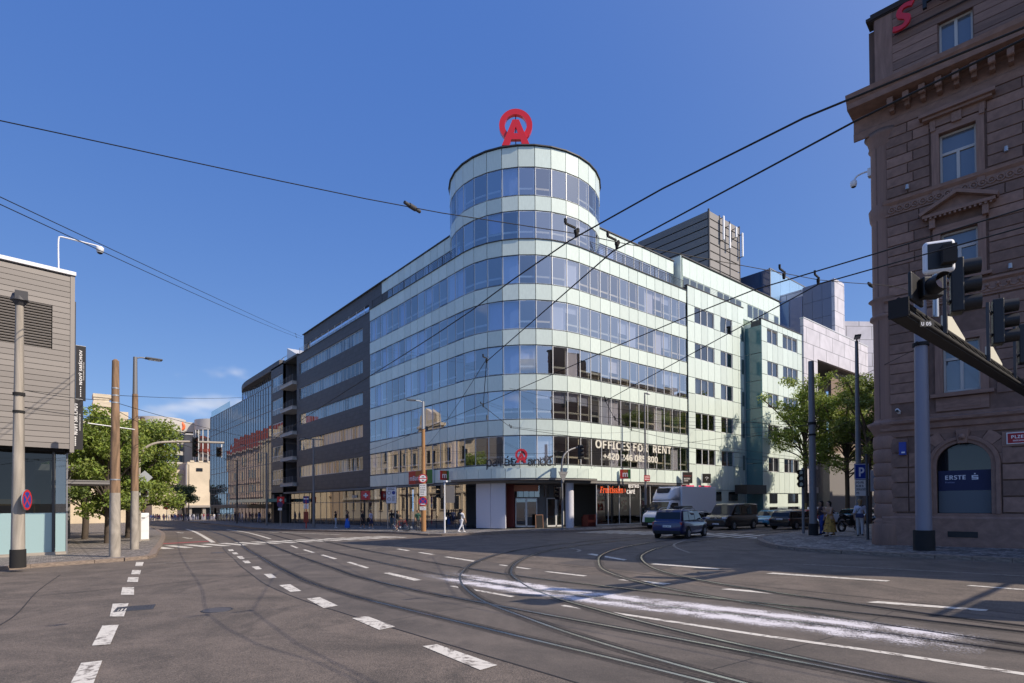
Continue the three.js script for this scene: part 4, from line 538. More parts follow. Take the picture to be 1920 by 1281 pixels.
/* ---------- slatted shopping centre on the left ---------- */
{
  const t = thing('slatted_shopping_centre', 'brown grey slatted shopping centre with frosted glass base at the left edge', 'building', [0.656, 0, -32.2], 7.4 * Math.PI / 180);
  const tones = [0, 1, 2, 3].map((i) => std(lin(0.225 + i * 0.012, 0.205 + i * 0.011, 0.188 + i * 0.010), 0.6, 0.15)), r = rng(4);
  obj('body', [box(13.8, 8.0, 38, -6.95, 8.35, -19.4)], MAT.blackMatt, t);
  let y = 12.24, k = 0; const pitch = 0.2435, long = box(12, 0.222, 0.06), short = box(0.66, 0.222, 0.06);
  while (y > 4.45) { const inL = y < 10.86 && y > 8.85; const m = obj('board', inL ? short : long, tones[Math.floor(r() * 4)], t); m.position.set(inL ? -0.24 : -5.92 + 0.01, y - 0.11, -0.03 + (r() - 0.5) * 0.006); y -= pitch; k++; }
  const lou = box(11.3, 0.05, 0.12, 0, 0, 0, 0, 0.5); for (let i = 0; i < 17; i++) { const m = obj('louvre_slat', lou, tones[1], t); m.position.set(-6.25, 10.78 - i * 0.12, -0.06); }
  obj('corner_trim', [box(0.16, 8.1, 0.16, 0.14, 8.37, -0.05), box(0.1, 8.1, 37, 0.17, 8.37, -18.8)], tones[3], t);
  obj('roof_coping', [box(12.4, 0.16, 0.4, -5.95, 12.4, -0.1), box(0.4, 0.155, 37.4, 0.07, 12.4, -19.0)], MAT.white, t);
  // glazed base
  const clear = new THREE.PlaneGeometry(2.72, 2.6), frost = new THREE.PlaneGeometry(2.72, 1.78), mf = phys(lin(0.30, 0.43, 0.44), { roughness: 0.35, ior: 1.5 });
  for (let i = 0; i < 4; i++) { const x = -1.86 - i * 2.8; const a = obj('pane', clear, MAT.glassShopL ??= phys(lin(0.2, 0.24, 0.23), { roughness: 0, transmission: 1, thickness: 0, ior: 1.55 }), t); a.position.set(x, 2.92, -0.32); const b = obj('frosted_pane', frost, mf, t); b.position.set(x, 0.72, -0.318); obj('mullion', box(0.09, 4.6, 0.1, x + 1.4, 2.0, -0.33), MAT.joint, t); }
  { const a = obj('corner_pane', new THREE.PlaneGeometry(0.36, 2.6), MAT.glassDark, t); a.position.set(-0.2, 2.92, -0.32); const b = obj('frosted_pane', new THREE.PlaneGeometry(0.36, 1.78), mf, t); b.position.set(-0.2, 0.72, -0.318); obj('mullion', box(0.06, 4.6, 0.08, 0.02, 2.0, -0.33), MAT.grey, t); const s = obj('side_pane', new THREE.PlaneGeometry(3.2, 4.4), MAT.glassDark, t); s.position.set(0.03, 2.05, -2.0); s.rotation.y = Math.PI / 2; }
  obj('timber_beam', [box(10.6, 0.28, 0.2, -6.1, 2.08, -1.1), box(0.2, 2.1, 0.2, -0.95, 0.9, -1.1)], std(lin(0.36, 0.2, 0.08), 0.7), t);
  obj('inner_wall', [box(12, 4.5, 0.2, -6.5, 2.0, -6), box(13, 0.2, 34, -6.6, 4.3, -19)], MAT.core, t); obj('base_strip', box(11.8, 0.3, 0.14, -5.9, -0.28, -0.33), MAT.concrete, t);
  obj('canopy', [box(2.2, 0.12, 3.2, 0.85, 2.98, -2.0), box(2.26, 0.05, 3.26, 0.85, 3.07, -2.0)], MAT.soffit, t);
  obj('passage_wall', [box(0.3, 4.4, 30, -0.6, 2, -21)], MAT.core, t); obj('passage_column', [box(0.5, 4.4, 0.5, 0.2, 2.0, -4.2)], MAT.core, t);
  obj('arcade_block', [box(3.2, 0.35, 7, 0.95, 4.1, -12.6), box(0.35, 4.4, 7, -0.5, 1.9, -12.6), box(3.2, 4.4, 0.35, 0.95, 1.9, -16.1)], MAT.core, t);
  // camera mast on the roof
  const cm = thing('rooftop_camera_mast', 'thin white mast with a dome camera on the slatted roof', 'camera', [0.3, 12.48, -32.6]); obj('mast', tube([[0, 0, 0], [0, 1.55, 0], [0.03, 1.62, 0], [0.15, 1.63, 0], [1.45, 1.56, 0.1]], 0.035, 40), MAT.white, cm); obj('camera_dome', [lathe([[0.001, -0.3], [0.12, -0.24], [0.15, -0.12], [0.16, 0], [0.1, 0.05], [0.001, 0.06]], 16).translate(1.5, 1.5, 0.1)], MAT.white, cm); obj('lens', lathe([[0.001, -0.31], [0.10, -0.26], [0.135, -0.18]], 14).translate(1.5, 1.49, 0.1), MAT.black, cm);
  // banners down the street side
  const ban = (seed) => canvasTex(128, 512, (x) => { x.fillStyle = '#2b2b30'; x.fillRect(0, 0, 128, 512); x.save(); x.translate(78, 480); x.rotate(-Math.PI / 2); x.fillStyle = '#e8e8ea'; for (let i = 0; i < 5; i++) { x.beginPath(); x.arc(10 + i * 20, -16, 7, 0, 7); x.fill(); } x.font = 'bold 52px sans-serif'; x.fillText('NOVÝ SMÍCHOV', 112, 2, 330); x.font = '20px sans-serif'; x.fillText('SHOPPING CENTER', 160, 30, 190); x.restore(); });
  [[1.03, 4.75, -35.9, 0.6, 2.55], [1.28, 7.45, -37.4, 0.42, 2.9]].forEach(([x, yb, z, w, h], i) => { const b = thing('vertical_banner', i ? 'upper dark vertical banner hanging farther along the slatted facade' : 'lower dark vertical banner with white lettering beside the slatted corner', 'banner', [x, yb, z], 0.1); obj('cloth', box(w, h, 0.05, 0, h / 2, 0), std(lin(0.03, 0.03, 0.035), 0.8), b); const f = obj('print', new THREE.PlaneGeometry(w * 0.98, h * 0.99), std(0xffffff, 0.8, 0, { map: ban(i) }), b); f.position.set(0, h / 2, 0.029); obj('bracket', [bar([-w / 2 - 0.5, 0.02, 0], [w / 2, 0.02, 0], 0.02), bar([-w / 2 - 0.5, h, 0], [w / 2, h, 0], 0.02)], MAT.galv, b); });
  const fin = thing('dark_banner_fin', 'tall narrow dark fin rising along the side of the slatted building', 'banner', [0.72, 6.9, -34.7]); obj('fin', ext([[0, 0], [0.26, 0], [0.26, 4.9], [0.17, 4.9], [0, 3.6]], 0.25), MAT.greyDark, fin);
}

/* ---------- historic brown corner house on the right ---------- */
{
  const t = thing('brown_historic_house', 'brown rusticated historic corner house with cornice, pediment window and arched bank window', 'building', [26.667, 0, -8.07], -83.8 * Math.PI / 180);
  const r = rng(31), plaster = (k, seed) => std(0xffffff, 0.88, 0, { map: dataTex(256, (u, v, i, j) => { const q = 1 + tnoise(u, v, 5, 5, seed) * 0.2 + (gritAt(i, j) - 0.5) * 0.08; return [0.545 * k * q, 0.435 * k * q, 0.385 * k * q]; }) });
  const PL = [plaster(1, 1), plaster(0.93, 2), plaster(1.06, 3), plaster(0.88, 5)], W0 = plaster(0.84, 7), TR = plaster(1.02, 9), DK = std(lin(0.035, 0.028, 0.027), 0.9);
  const L = 26, cols = [2.34, 6.6, 10.9, 15.2, 19.5, 23.8]; // window axes along the facade
  const D = 32;
  // main body with window holes cut as recesses: body stands 0.22 behind the stone face
  const wins = cols.flatMap((c) => [[c, 6.09, 8.05, 1.12], [c, 10.44, 12.3, 1.12], [c, 13.95, 16.2, 1.12], [c, 18.98, 20.6, 1.04]]);
  const rect = (x0, y0, x1, y1) => [[x0, y0], [x1, y0], [x1, y1], [x0, y1]];
  const arch = (c, w, y0, yt, n = 12) => { const R = w / 2, ys = yt - R, p = [[c - R, y0], [c + R, y0]]; for (let i = 0; i <= n; i++) { const a = i / n * Math.PI; p.push([c + Math.cos(a) * R, ys + Math.sin(a) * R]); } return p; };
  const face = ext(rect(-0.35, -0.6, L, 22.0), 0.3, 0, [...wins.map(([c, a, b, w]) => rect(c - w / 2, a, c + w / 2, b)), ...cols.map((c) => arch(c, 1.66, 1.38, 4.12))]); face.translate(0, 0, -0.3); obj('wall', face, W0, t);
  obj('side_wall', [box(0.3, 22.6, D, 0 - 0.5, 10.7, -D / 2 - 0.6), box(L, 22.6, 0.3, L / 2, 10.7, -D - 0.6), box(0.3, 22.6, D, L, 10.7, -D / 2 - 0.6)], W0, t);
  obj('roof', [box(L + 0.5, 0.3, D + 0.8, L / 2 - 0.2, 22.1, -D / 2 - 0.3)], DK, t); obj('inner_wall', box(L - 1, 21.5, 0.2, L / 2 + 0.2, 10.5, -3.2), MAT.core, t);
  obj('side_windows', [0, 1, 2, 3].flatMap((f) => [...Array(7)].map((_, i) => box(0.04, 2.0, 1.2, -0.67, [2.6, 7, 11.3, 15.2][f], -4 - i * 4.1))), MAT.black, t);
  // rusticated stone blocks
  const geo = {}, block = (w, h) => geo[w.toFixed(2) + '_' + h.toFixed(2)] ??= (() => { const g = ext(rect(-w / 2 + 0.03, -h / 2 + 0.03, w / 2 - 0.03, h / 2 - 0.03), 0.035, 0.014); return g; })();
  const freeSpans = (y0, y1, x0, x1) => { let s = [[x0, x1]]; for (const c of cols) for (const [a, b, w] of [[5.2, 8.7, 2.0], [9.9, 13.0, 1.72], [13.55, 17.25, 1.72]]) if (y1 > a && y0 < b) { s = s.flatMap(([p, q]) => { const l = c - w / 2, h = c + w / 2; if (h <= p || l >= q) return [[p, q]]; return [[p, l], [h, q]].filter(([m, n]) => n - m > 0.15); }); } return s; };
  const putBlock = (x0, x1, y0, y1, z = 0.0) => { const m = obj('stone_block', block(+(x1 - x0).toFixed(2), +(y1 - y0).toFixed(2)), PL[Math.floor(r() * 4)], t); m.position.set((x0 + x1) / 2, (y0 + y1) / 2, z); };
  const zones = [[5.85, 9.5], [10.25, 13.55], [14.3, 17.2]]; const maxX = 5.2;
  let cnt = 0;
  for (const [ya, yb] of zones) { const n = Math.round((yb - ya) / 0.41), h = (yb - ya) / n; for (let i = 0; i < n; i++) { const y0 = ya + i * h, y1 = y0 + h; for (const [p, q] of freeSpans(y0, y1, 0.02, maxX)) { const nb = Math.max(1, Math.round((q - p) / 0.92)), off = i % 2 ? 0.25 : 0; let e = []; for (let k = 0; k <= nb; k++) e.push(lerp(p, q, clamp((k + (k > 0 && k < nb ? off : 0)) / nb))); for (let k = 0; k < nb; k++) { putBlock(e[k], e[k + 1], y0, y1); cnt++; } } } }
  // ground-floor courses and voussoirs round the arch
  for (let i = 0; i < 5; i++) { const y0 = 1.45 + i * 0.6; for (const [p, q] of [[0.02, 0.62], [0.62, 1.26], [3.46, 4.6], [4.6, 5.2]]) { if (i === 4 && (p === 0.62)) continue; putBlock(p, q, y0, y0 + 0.58, 0.03); } }
  for (let i = 0; i < 9; i++) { const a0 = Math.PI * (i / 9), a1 = Math.PI * ((i + 1) / 9) - 0.03, R0 = 1.12, R1 = i === 4 ? 1.62 : 1.5; const pt = (R, a) => [2.34 + Math.cos(a) * R, 3.29 + Math.sin(a) * R * 0.98]; const g = ext([pt(R0, a0), pt(R1, a0), pt(R1, (a0 + a1) / 2), pt(R1, a1), pt(R0, a1), pt(R0, (a0 + a1) / 2)], 0.05, 0.012); obj('voussoir', g, PL[i % 4], t); }
  { const ring = (R0, R1, d, z) => { const p = []; for (let i = 0; i <= 16; i++) { const a = i / 16 * Math.PI; p.push([2.34 + Math.cos(a) * R1, 3.29 + Math.sin(a) * R1]); } p.push([2.34 - R1, 1.42], [2.34 - R0, 1.42]); for (let i = 16; i >= 0; i--) { const a = i / 16 * Math.PI; p.push([2.34 + Math.cos(a) * R0, 3.29 + Math.sin(a) * R0]); } p.push([2.34 + R0, 1.42], [2.34 + R1, 1.42]); const g = ext(p, d, 0.015); g.translate(0, 0, z); return g; }; obj('arch_moulding', [ring(0.83, 1.08, 0.06, 0), ring(0.96, 1.06, 0.05, 0.06)], TR, t); obj('keystone', [ext([[2.22, 4.1], [2.46, 4.1], [2.52, 4.58], [2.16, 4.58]], 0.16, 0.02), new THREE.SphereGeometry(0.11, 10, 8).translate(2.34, 4.32, 0.2)], TR, t); }
  // profiles that run along the facade
  const run = (prof, x0, x1, mat, name) => { const g = ext(prof, x1 - x0); g.rotateY(Math.PI / 2); g.translate(x0, 0, 0); const m = obj(name, g, mat, t); return m; };
  // profile x = -z (outward negative because of the quarter turn), so draw outward as negative x
  const pr = (pts) => pts.map(([o, y]) => [-o, y]);
  run(pr([[0, 0.2], [0.12, 0.2], [0.12, 1.22], [0.06, 1.3], [0.06, 1.4], [0, 1.42]].map(([a, b]) => [a, b - 0.6 * (b < 0.3 ? 1 : 0)])), -0.3, L, TR, 'plinth');
  run(pr([[0, 4.5], [0.06, 4.5], [0.08, 4.72], [0.16, 4.76], [0.18, 4.95], [0.28, 5.02], [0.30, 5.12], [0.05, 5.18], [0.05, 5.3], [0, 5.3]]), -0.3, L, TR, 'belt_course');
  run(pr([[0, 9.55], [0.08, 9.55], [0.08, 9.62], [0.12, 9.66], [0.10, 10.0], [0.2, 10.08], [0.2, 10.16], [0, 10.2]]), -0.1, L, TR, 'belt_course');
  run(pr([[0, 13.58], [0.06, 13.58], [0.06, 13.98], [0.16, 14.08], [0.18, 14.2], [0, 14.24]]), -0.1, L, TR, 'belt_course');
  run(pr([[0, 17.2], [0.08, 17.2], [0.1, 17.5], [0.06, 17.55], [0.06, 18.05], [0.2, 18.12], [0.95, 18.16], [0.98, 18.36], [1.12, 18.5], [1.16, 18.66], [0, 18.8]]), -1.12, L, TR, 'cornice');
  for (let i = 0; i < 14; i++) { const m = obj('modillion', geo.mod ??= join([box(0.2, 0.22, 0.62, 0, 0, 0.4), box(0.16, 0.34, 0.3, 0, -0.12, 0.24), cyl(0.09, 0.09, 0.2, 0, -0.12, 0.62, 10, 0, Math.PI / 2)]), TR, t); m.position.set(0.3 + i * 0.52, 17.98, 0.0); }
  for (let i = 0; i < 22; i++) { const m = obj('frieze_ornament', geo.fo ??= join([new THREE.TorusGeometry(0.11, 0.035, 5, 10), new THREE.SphereGeometry(0.05, 6, 5)]), TR, t); m.position.set(0.2 + i * 0.26, 13.78, 0.07); }
  for (let i = 0; i < 16; i++) { const m = obj('garland_ornament', geo.ga ??= join([new THREE.TorusGeometry(0.13, 0.045, 5, 8, Math.PI).rotateZ(Math.PI), new THREE.SphereGeometry(0.07, 6, 5).translate(0.15, 0.02, 0.03)]), TR, t); m.position.set(0.9 + i * 0.3, 9.86, 0.11); }
  // top storey boards
  for (let i = 0; i < 9; i++) { const y0 = 18.8 + i * 0.355; const b = (x0, x1) => { const m = obj('board', geo['bd' + (x1 - x0).toFixed(2)] ??= box(x1 - x0, 0.33, 0.05), PL[Math.floor(r() * 4)], t); m.position.set((x0 + x1) / 2, y0 + 0.175, 0.02); }; if (y0 + 0.35 > 18.98 && y0 < 20.55) { b(0.3, 1.78); b(2.9, 6.0); } else b(0.3, 6.0); }
  obj('corner_pilaster', box(0.62, 3.3, 0.4, 0.0, 20.4, -0.14), TR, t); obj('parapet_coping', [box(L + 0.6, 0.12, 0.7, L / 2 - 0.3, 22.06, -0.2)], DK, t);
  // round corner shaft
  const prof = [[0.001, -0.5], [0.66, -0.5], [0.66, 0.9], [0.56, 1.0], [0.60, 1.08], [0.52, 1.15]]; for (let i = 0; i < 6; i++) { const y = 1.3 + i * 0.56; prof.push([0.5, y - 0.06], [0.56, y], [0.58, y + 0.25], [0.56, y + 0.47], [0.5, y + 0.5]); } prof.push([0.56, 4.68], [0.6, 4.8], [0.74, 5.0], [0.78, 5.12], [0.55, 5.2], [0.5, 5.3], [0.5, 9.4], [0.62, 9.5], [0.6, 9.62], [0.52, 9.66], [0.54, 10.2], [0.66, 10.3], [0.5, 10.4], [0.5, 13.55], [0.56, 13.7], [0.6, 14.1], [0.5, 14.25], [0.5, 16.6], [0.58, 16.7], [0.54, 16.8], [0.62, 17.1], [0.72, 17.25], [0.001, 17.3]);
  const sh = lathe(prof, 28); sh.translate(-0.12, 0, -0.46); obj('corner_shaft', sh, TR, t); run(pr([[0, 18.14], [0.9, 18.16], [0.98, 18.36], [1.12, 18.5], [1.16, 18.66], [0, 18.8]]).map(([a, b]) => [a, b]), -1.16, -1.12, TR, 'cornice_return');
  { const g = ext(pr([[0, 18.16], [0.9, 18.16], [0.98, 18.36], [1.1, 18.5], [1.14, 18.66], [0, 18.8]]).map(([a, b]) => [a, b]), D); g.translate(-0.02, 0, -D - 0.3); obj('side_cornice', g, TR, t); }
  // windows
  const FR = std(lin(0.52, 0.5, 0.47), 0.6); const mkWin = (c, a, b, w, name = 'window', trans = 0.66) => {
    const h = b - a, wd = obj(name, [box(w, 0.07, 0.08, 0, h / 2 - 0.035, 0), box(w, 0.09, 0.08, 0, -h / 2 + 0.045, 0), box(0.07, h, 0.079, -w / 2 + 0.035), box(0.07, h, 0.079, w / 2 - 0.035), box(0.1, trans ? h * trans : h, 0.085, 0, trans ? -h * (1 - trans) / 2 : 0, 0), ...(trans ? [box(w, 0.1, 0.09, 0, h * (trans - 0.5), 0)] : [])], FR, t); wd.position.set(c, (a + b) / 2, -0.2);
    const gh = trans ? h * trans : h; for (const s of [-1, 1]) { const p = obj('pane', new THREE.PlaneGeometry(w / 2 - 0.1, gh - 0.14), MAT.glassHist ??= phys(lin(0.12, 0.14, 0.17), { roughness: 0.01, ior: 2.0 }), wd); p.position.set(s * w / 4, trans ? -h * (1 - trans) / 2 : 0, -0.01); p.rotation.y = (r() - 0.5) * 0.02; } if (trans) { const p = obj('pane', new THREE.PlaneGeometry(w - 0.14, h * (1 - trans) - 0.12), MAT.glassHist, wd); p.position.set(0, h * trans / 2, -0.01); } };
  for (const c of cols.slice(0, 3)) {
    mkWin(c, 6.09, 8.05, 1.12); mkWin(c, 10.44, 12.3, 1.12); mkWin(c, 13.95, 16.2, 1.12); mkWin(c, 18.98, 20.6, 1.04, 'window', 0);
    const sur = (a, b, e = 0.26, ex = 0.05) => [box(0.24, b - a + 0.2, 0.1, c - 0.56 - 0.12, (a + b) / 2, 0.05), box(0.24, b - a + 0.2, 0.1, c + 0.56 + 0.12, (a + b) / 2, 0.05), box(1.12 + 0.48, e, 0.1, c, b + e / 2 + 0.001, 0.052)];
    obj('window_surround', [...sur(6.09, 8.05), box(1.9, 0.14, 0.22, c, 5.98, 0.1), box(1.6, 0.5, 0.08, c, 5.62, 0.03), box(1.1, 0.28, 0.1, c, 5.62, 0.035)], TR, t);
    obj('window_surround', [...sur(10.44, 12.3), box(1.9, 0.12, 0.22, c, 10.36, 0.1)], TR, t); obj('window_surround', [...sur(13.95, 16.2)], TR, t); obj('window_surround', [box(1.5, 0.08, 0.14, c, 18.94, 0.06)], TR, t);
    // straight hood with a bracket on the third storey
    obj('window_hood', [box(1.7, 0.3, 0.12, c, 16.66, 0.06), box(2.1, 0.1, 0.3, c, 16.86, 0.14), box(2.3, 0.14, 0.42, c, 16.99, 0.2), box(0.3, 0.36, 0.2, c, 16.6, 0.1), box(0.16, 0.4, 0.16, c - 0.74, 16.56, 0.08), box(0.16, 0.4, 0.16, c + 0.74, 16.56, 0.08)], TR, t);
    // triangular pediment over the second-storey window
    const ped = obj('pediment', [box(2.2, 0.12, 0.36, c, 13.0, 0.18), ext([[c - 1.18, 13.06], [c + 1.18, 13.06], [c, 13.62]], 0.16, 0), box(1.32, 0.13, 0.44, c - 0.58, 13.38, 0.22, 0, 0, 0.44), box(1.32, 0.13, 0.43, c + 0.58, 13.38, 0.22, 0, 0, -0.44)], TR, t); for (const s of [-1, 1]) obj('bracket', box(0.18, 0.42, 0.26, c + s * 0.8, 12.74, 0.13), TR, ped); for (let i = 0; i < 14; i++) obj('dentil', geo.den ??= box(0.07, 0.07, 0.08), TR, ped).position.set(c - 0.98 + i * 0.15, 12.9, 0.3);
    // arched shop window
    const aw = obj('arched_window', ext(arch(c, 1.62, 1.4, 4.1), 0.02), MAT.glassShop ??= phys(lin(0.012, 0.013, 0.016), { roughness: 0.03, ior: 1.6 }), t); aw.position.z = -0.24; obj('sill', box(2.1, 0.1, 0.28, c, 1.36, 0.1), TR, aw);
  }
  decal(1.58, 0.78, canvasTex(512, 256, (x, w, h) => { x.fillStyle = '#16204a'; x.fillRect(0, 0, w, h); x.fillStyle = '#d9dbe2'; x.font = 'bold 76px sans-serif'; x.fillText('ERSTE', 62, 116); x.fillRect(330, 66, 62, 14); x.fillRect(330, 66, 16, 30); x.fillRect(330, 88, 62, 13); x.fillRect(378, 88, 16, 28); x.fillRect(330, 108, 62, 13); x.beginPath(); x.arc(361, 48, 9, 0, 7); x.fill(); x.font = '28px sans-serif'; x.fillStyle = '#9aa2c4'; x.fillText('Premier', 66, 160); }), 'bank_sign', t, [2.34, 2.68, -0.2], 0);
  obj('frosted_band', box(1.58, 0.85, 0.01, 2.34, 1.86, -0.21), std(lin(0.10, 0.12, 0.14), 0.5), t); obj('cellar_vent', box(0.9, 0.22, 0.04, 2.3, 0.62, 0.12), MAT.black, t);
  // roof lettering (red stylised S followed by dark letters)
  const rs = textGeo('S', 0.95, 0.12), bb = rs.boundingBox; rs.translate(-bb.min.x, 0, 0); rs.applyMatrix4(new THREE.Matrix4().makeShear(0, 0, 0.2, 0, 0, 0)); rs.translate(0.36, 20.86, 0.25); obj('roof_letter_red', rs, MAT.redGloss, t); const rl = textGeo('POŘI', 0.6, 0.12); rl.translate(1.3, 21.22, 0.25); obj('roof_letter_dark', rl, MAT.black, t); obj('letter_rail', [bar([0.4, 20.9, 0.12], [6, 20.9, 0.12], 0.03)], DK, t);
  // small fittings on the facade
  const fit = (name, label, cat, s, y, make) => { const p = new THREE.Vector3(s, y, 0).applyMatrix4(new THREE.Matrix4().makeRotationY(-83.8 * Math.PI / 180)).add(new THREE.Vector3(26.667, 0, -8.07)); const g = thing(name, label, cat, [p.x, y, p.z], -83.8 * Math.PI / 180); make(g); return g; };
  fit('street_name_sign', 'red enamel street name sign with white lettering beside the arched window', 'sign', 4.1, 3.95, (g) => { obj('plate', rbox(1.0, 0.42, 0.03, 0.012, 0, 0.2, 0.1), MAT.white, g); const f = obj('print', new THREE.PlaneGeometry(0.98, 0.4), std(0xffffff, 0.5, 0, { map: canvasTex(512, 208, (x, w, h) => { x.fillStyle = '#e6ddda'; x.fillRect(0, 0, w, h); x.fillStyle = '#9c1622'; x.fillRect(12, 12, w - 24, h - 24); x.fillStyle = '#eee'; x.textAlign = 'center'; x.font = 'bold 82px sans-serif'; x.fillText('PLZEŇSKÁ', w / 2, 110, 440); x.font = 'bold 36px sans-serif'; x.fillText('SMÍCHOV - PRAHA 5', w / 2, 164, 420); }) }), g); f.position.set(0, 0.2, 0.118); });
  fit('blue_wall_box', 'small blue box fixed to the rusticated wall by the corner', 'box', 0.45, 3.75, (g) => { obj('case', rbox(0.24, 0.52, 0.14, 0.02, 0, 0.26, 0.14), std(lin(0.02, 0.05, 0.32), 0.5), g); obj('label', box(0.12, 0.06, 0.01, 0.03, 0.1, 0.216), MAT.white, g); });
  fit('bullet_camera', 'white bullet camera above the ground floor belt course', 'camera', 0.35, 5.42, (g) => { obj('body', [cyl(0.07, 0.07, 0.3, 0, 0.1, 0.34, 14, Math.PI / 2 - 0.1), box(0.06, 0.12, 0.22, 0, 0.06, 0.15)], MAT.white, g); obj('lens', cyl(0.055, 0.055, 0.02, 0, 0.085, 0.5, 12, Math.PI / 2), MAT.black, g); });
  fit('dome_camera', 'white dome camera on a bracket at the upper corner shaft', 'camera', -0.5, 15.6, (g) => { obj('bracket', [tube([[0, 0.3, -0.4], [-0.3, 0.34, -0.3], [-0.62, 0.25, -0.25], [-0.7, 0.1, -0.22]], 0.04, 24), box(0.3, 0.34, 0.26, -0.06, 0.28, -0.4)], MAT.white, g); obj('dome', lathe([[0.001, -0.2], [0.1, -0.16], [0.13, -0.06], [0.13, 0.06], [0.07, 0.12], [0.001, 0.13]], 16).translate(-0.72, 0, -0.22), MAT.white, g); obj('lens', lathe([[0.001, -0.21], [0.085, -0.17], [0.11, -0.1]], 12).translate(-0.72, -0.005, -0.22), MAT.black, g); });
  for (const [s, y, n] of [[3.75, 14.6, 'small wall spotlight beside the upper window of the brown house'], [3.8, 10.3, 'small wall spotlight above the garland frieze of the brown house'], [0.75, 14.4, 'small wall spotlight near the corner shaft of the brown house']]) fit('wall_spotlight', n, 'light', s, y, (g) => { obj('lamp', [cyl(0.07, 0.06, 0.18, 0, 0.1, 0.16, 10), box(0.05, 0.05, 0.16, 0, 0.04, 0.1)], MAT.galv, g); });
}

/* ---------- distant buildings at the end of the tram street and those the glass mirrors ---------- */
const cream = std(0xffffff, 0.85, 0, { map: dataTex(256, (u, v, i, j) => { const q = 1 + tnoise(u, v, 5, 4, 12) * 0.14 + (gritAt(i, j) - 0.5) * 0.05; return [0.80 * q, 0.745 * q, 0.655 * q]; }) });
MAT.cream = cream; MAT.pink = std(lin(0.62, 0.48, 0.40), 0.85); MAT.tileRed = std(lin(0.26, 0.055, 0.035), 0.8); MAT.winDark = phys(lin(0.02, 0.022, 0.026), { roughness: 0.1, ior: 1.6 });
{ const t = thing('curved_logo_building', 'curved grey office building with a round orange logo above the far trees', 'building', [0, 0, 0]);
  // concave front: an arc band with glazed storeys
  const arcBand = (r, a0, a1, y0, y1, th, cx, cz, n = 20) => { const p = [], o = (R, a) => [cx + Math.cos(a) * R, -(cz + Math.sin(a) * R)]; for (let i = 0; i <= n; i++) p.push(o(r, lerp(a0, a1, i / n))); for (let i = n; i >= 0; i--) p.push(o(r + th, lerp(a0, a1, i / n))); const g = ext(p, y1 - y0); g.rotateX(-Math.PI / 2); g.translate(0, y0, 0); return g; };
  const cx = 31, cz = -196, pale = std(lin(0.48, 0.46, 0.43), 0.8);
  obj('parapet', [arcBand(19, Math.PI * 1.07, Math.PI * 1.62, 25.2, 28.6, 1.2, cx + 4, cz + 10 - 42 + 20)].map((g) => g), pale, t);
  const bodyX = 33, bz = -206; obj('drum', [cyl(7, 7, 4, 27, 27, -207, 32), cyl(6.6, 6.6, 26, 27, 12, -207, 32)], pale, t); obj('drum', [cyl(6.5, 6.5, 3.4, 42, 27.2, -201, 32)], pale, t);
  for (let f = 0; f < 5; f++) obj('glass_band', [cyl(6.6, 6.6, 2.4, 42, 24 - f * 3.4, -201, 32), cyl(6.65, 6.65, 2.2, 27, 23.4 - f * 3.4, -207, 32)], MAT.glassBlue, t); for (let i = 0; i < 26; i++) { const a = i / 26 * Math.PI * 2; obj('mullion', box(0.18, 17, 0.18, 42 + Math.cos(a) * 6.7, 17, -201 + Math.sin(a) * 6.7), MAT.alu, t); }
  obj('core', [cyl(6.2, 6.2, 26, 42, 12, -201, 24)], MAT.core, t); obj('link', [box(12, 3, 5, 35, 26.8, -206), box(12, 24, 4, 35, 12.5, -207)], pale, t); obj('red_band', cyl(6.8, 6.8, 0.9, 42, 19.0, -201, 32), MAT.tileRed, t);
  const lg = obj('logo', [new THREE.TorusGeometry(1.25, 0.42, 8, 28), cyl(0.9, 0.9, 0.3, 0, 0, 0, 20, Math.PI / 2)], std(lin(0.8, 0.16, 0.05), 0.5), t); lg.position.set(31.6, 26.7, -202.9); lg.rotation.y = -0.3; obj('swirl', tube([[-0.5, -0.4, 0.25], [0, 0.3, 0.25], [0.5, 0.2, 0.25], [0.3, -0.3, 0.25]], 0.16, 24), std(lin(0.8, 0.6, 0.2), 0.5), lg); }
{ const t = thing('cream_end_building', 'plain cream building with an arched window closing the far street', 'building', [0, 0, 0]);
  obj('wall', [box(24, 17, 14, 42, 5.6, -187), box(10, 15, 14, 27, 4.5, -190)], cream, t); obj('grey_side', box(0.3, 16.4, 14, 29.8, 5.4, -187), std(lin(0.3, 0.29, 0.3), 0.85), t); obj('battlement', [...Array(9)].map((_, i) => box(1.0, 0.5, 0.6, 31.2 + i * 2.2, 14.3, -180.2)), cream, t);
  for (const [x, y, w, h] of [[36.5, 7.4, 1.8, 3.4], [40.5, 7.4, 1.8, 3.4], [33, 12, 1.6, 0.9], [44, 7.4, 1.8, 3.4]]) { const m = obj('window', [box(w, h, 0.2), ...(h > 2 ? [cyl(w / 2, w / 2, 0.2, 0, h / 2, 0, 18, Math.PI / 2)] : [])], MAT.winDark, t); m.position.set(x, y, -179.95); }
  obj('portal', [box(10, 0.6, 2, 34, 1.6, -179), box(0.8, 4, 0.8, 30.5, -0.4, -179), box(0.8, 4, 0.8, 34, -0.4, -179), box(0.8, 4, 0.8, 38, -0.4, -179)], std(lin(0.3, 0.27, 0.24), 0.85), t); obj('doorway', [box(2.4, 3.6, 0.2, 32.3, -0.5, -179.95), box(2.8, 3.6, 0.2, 36, -0.5, -179.95)], MAT.winDark, t); }
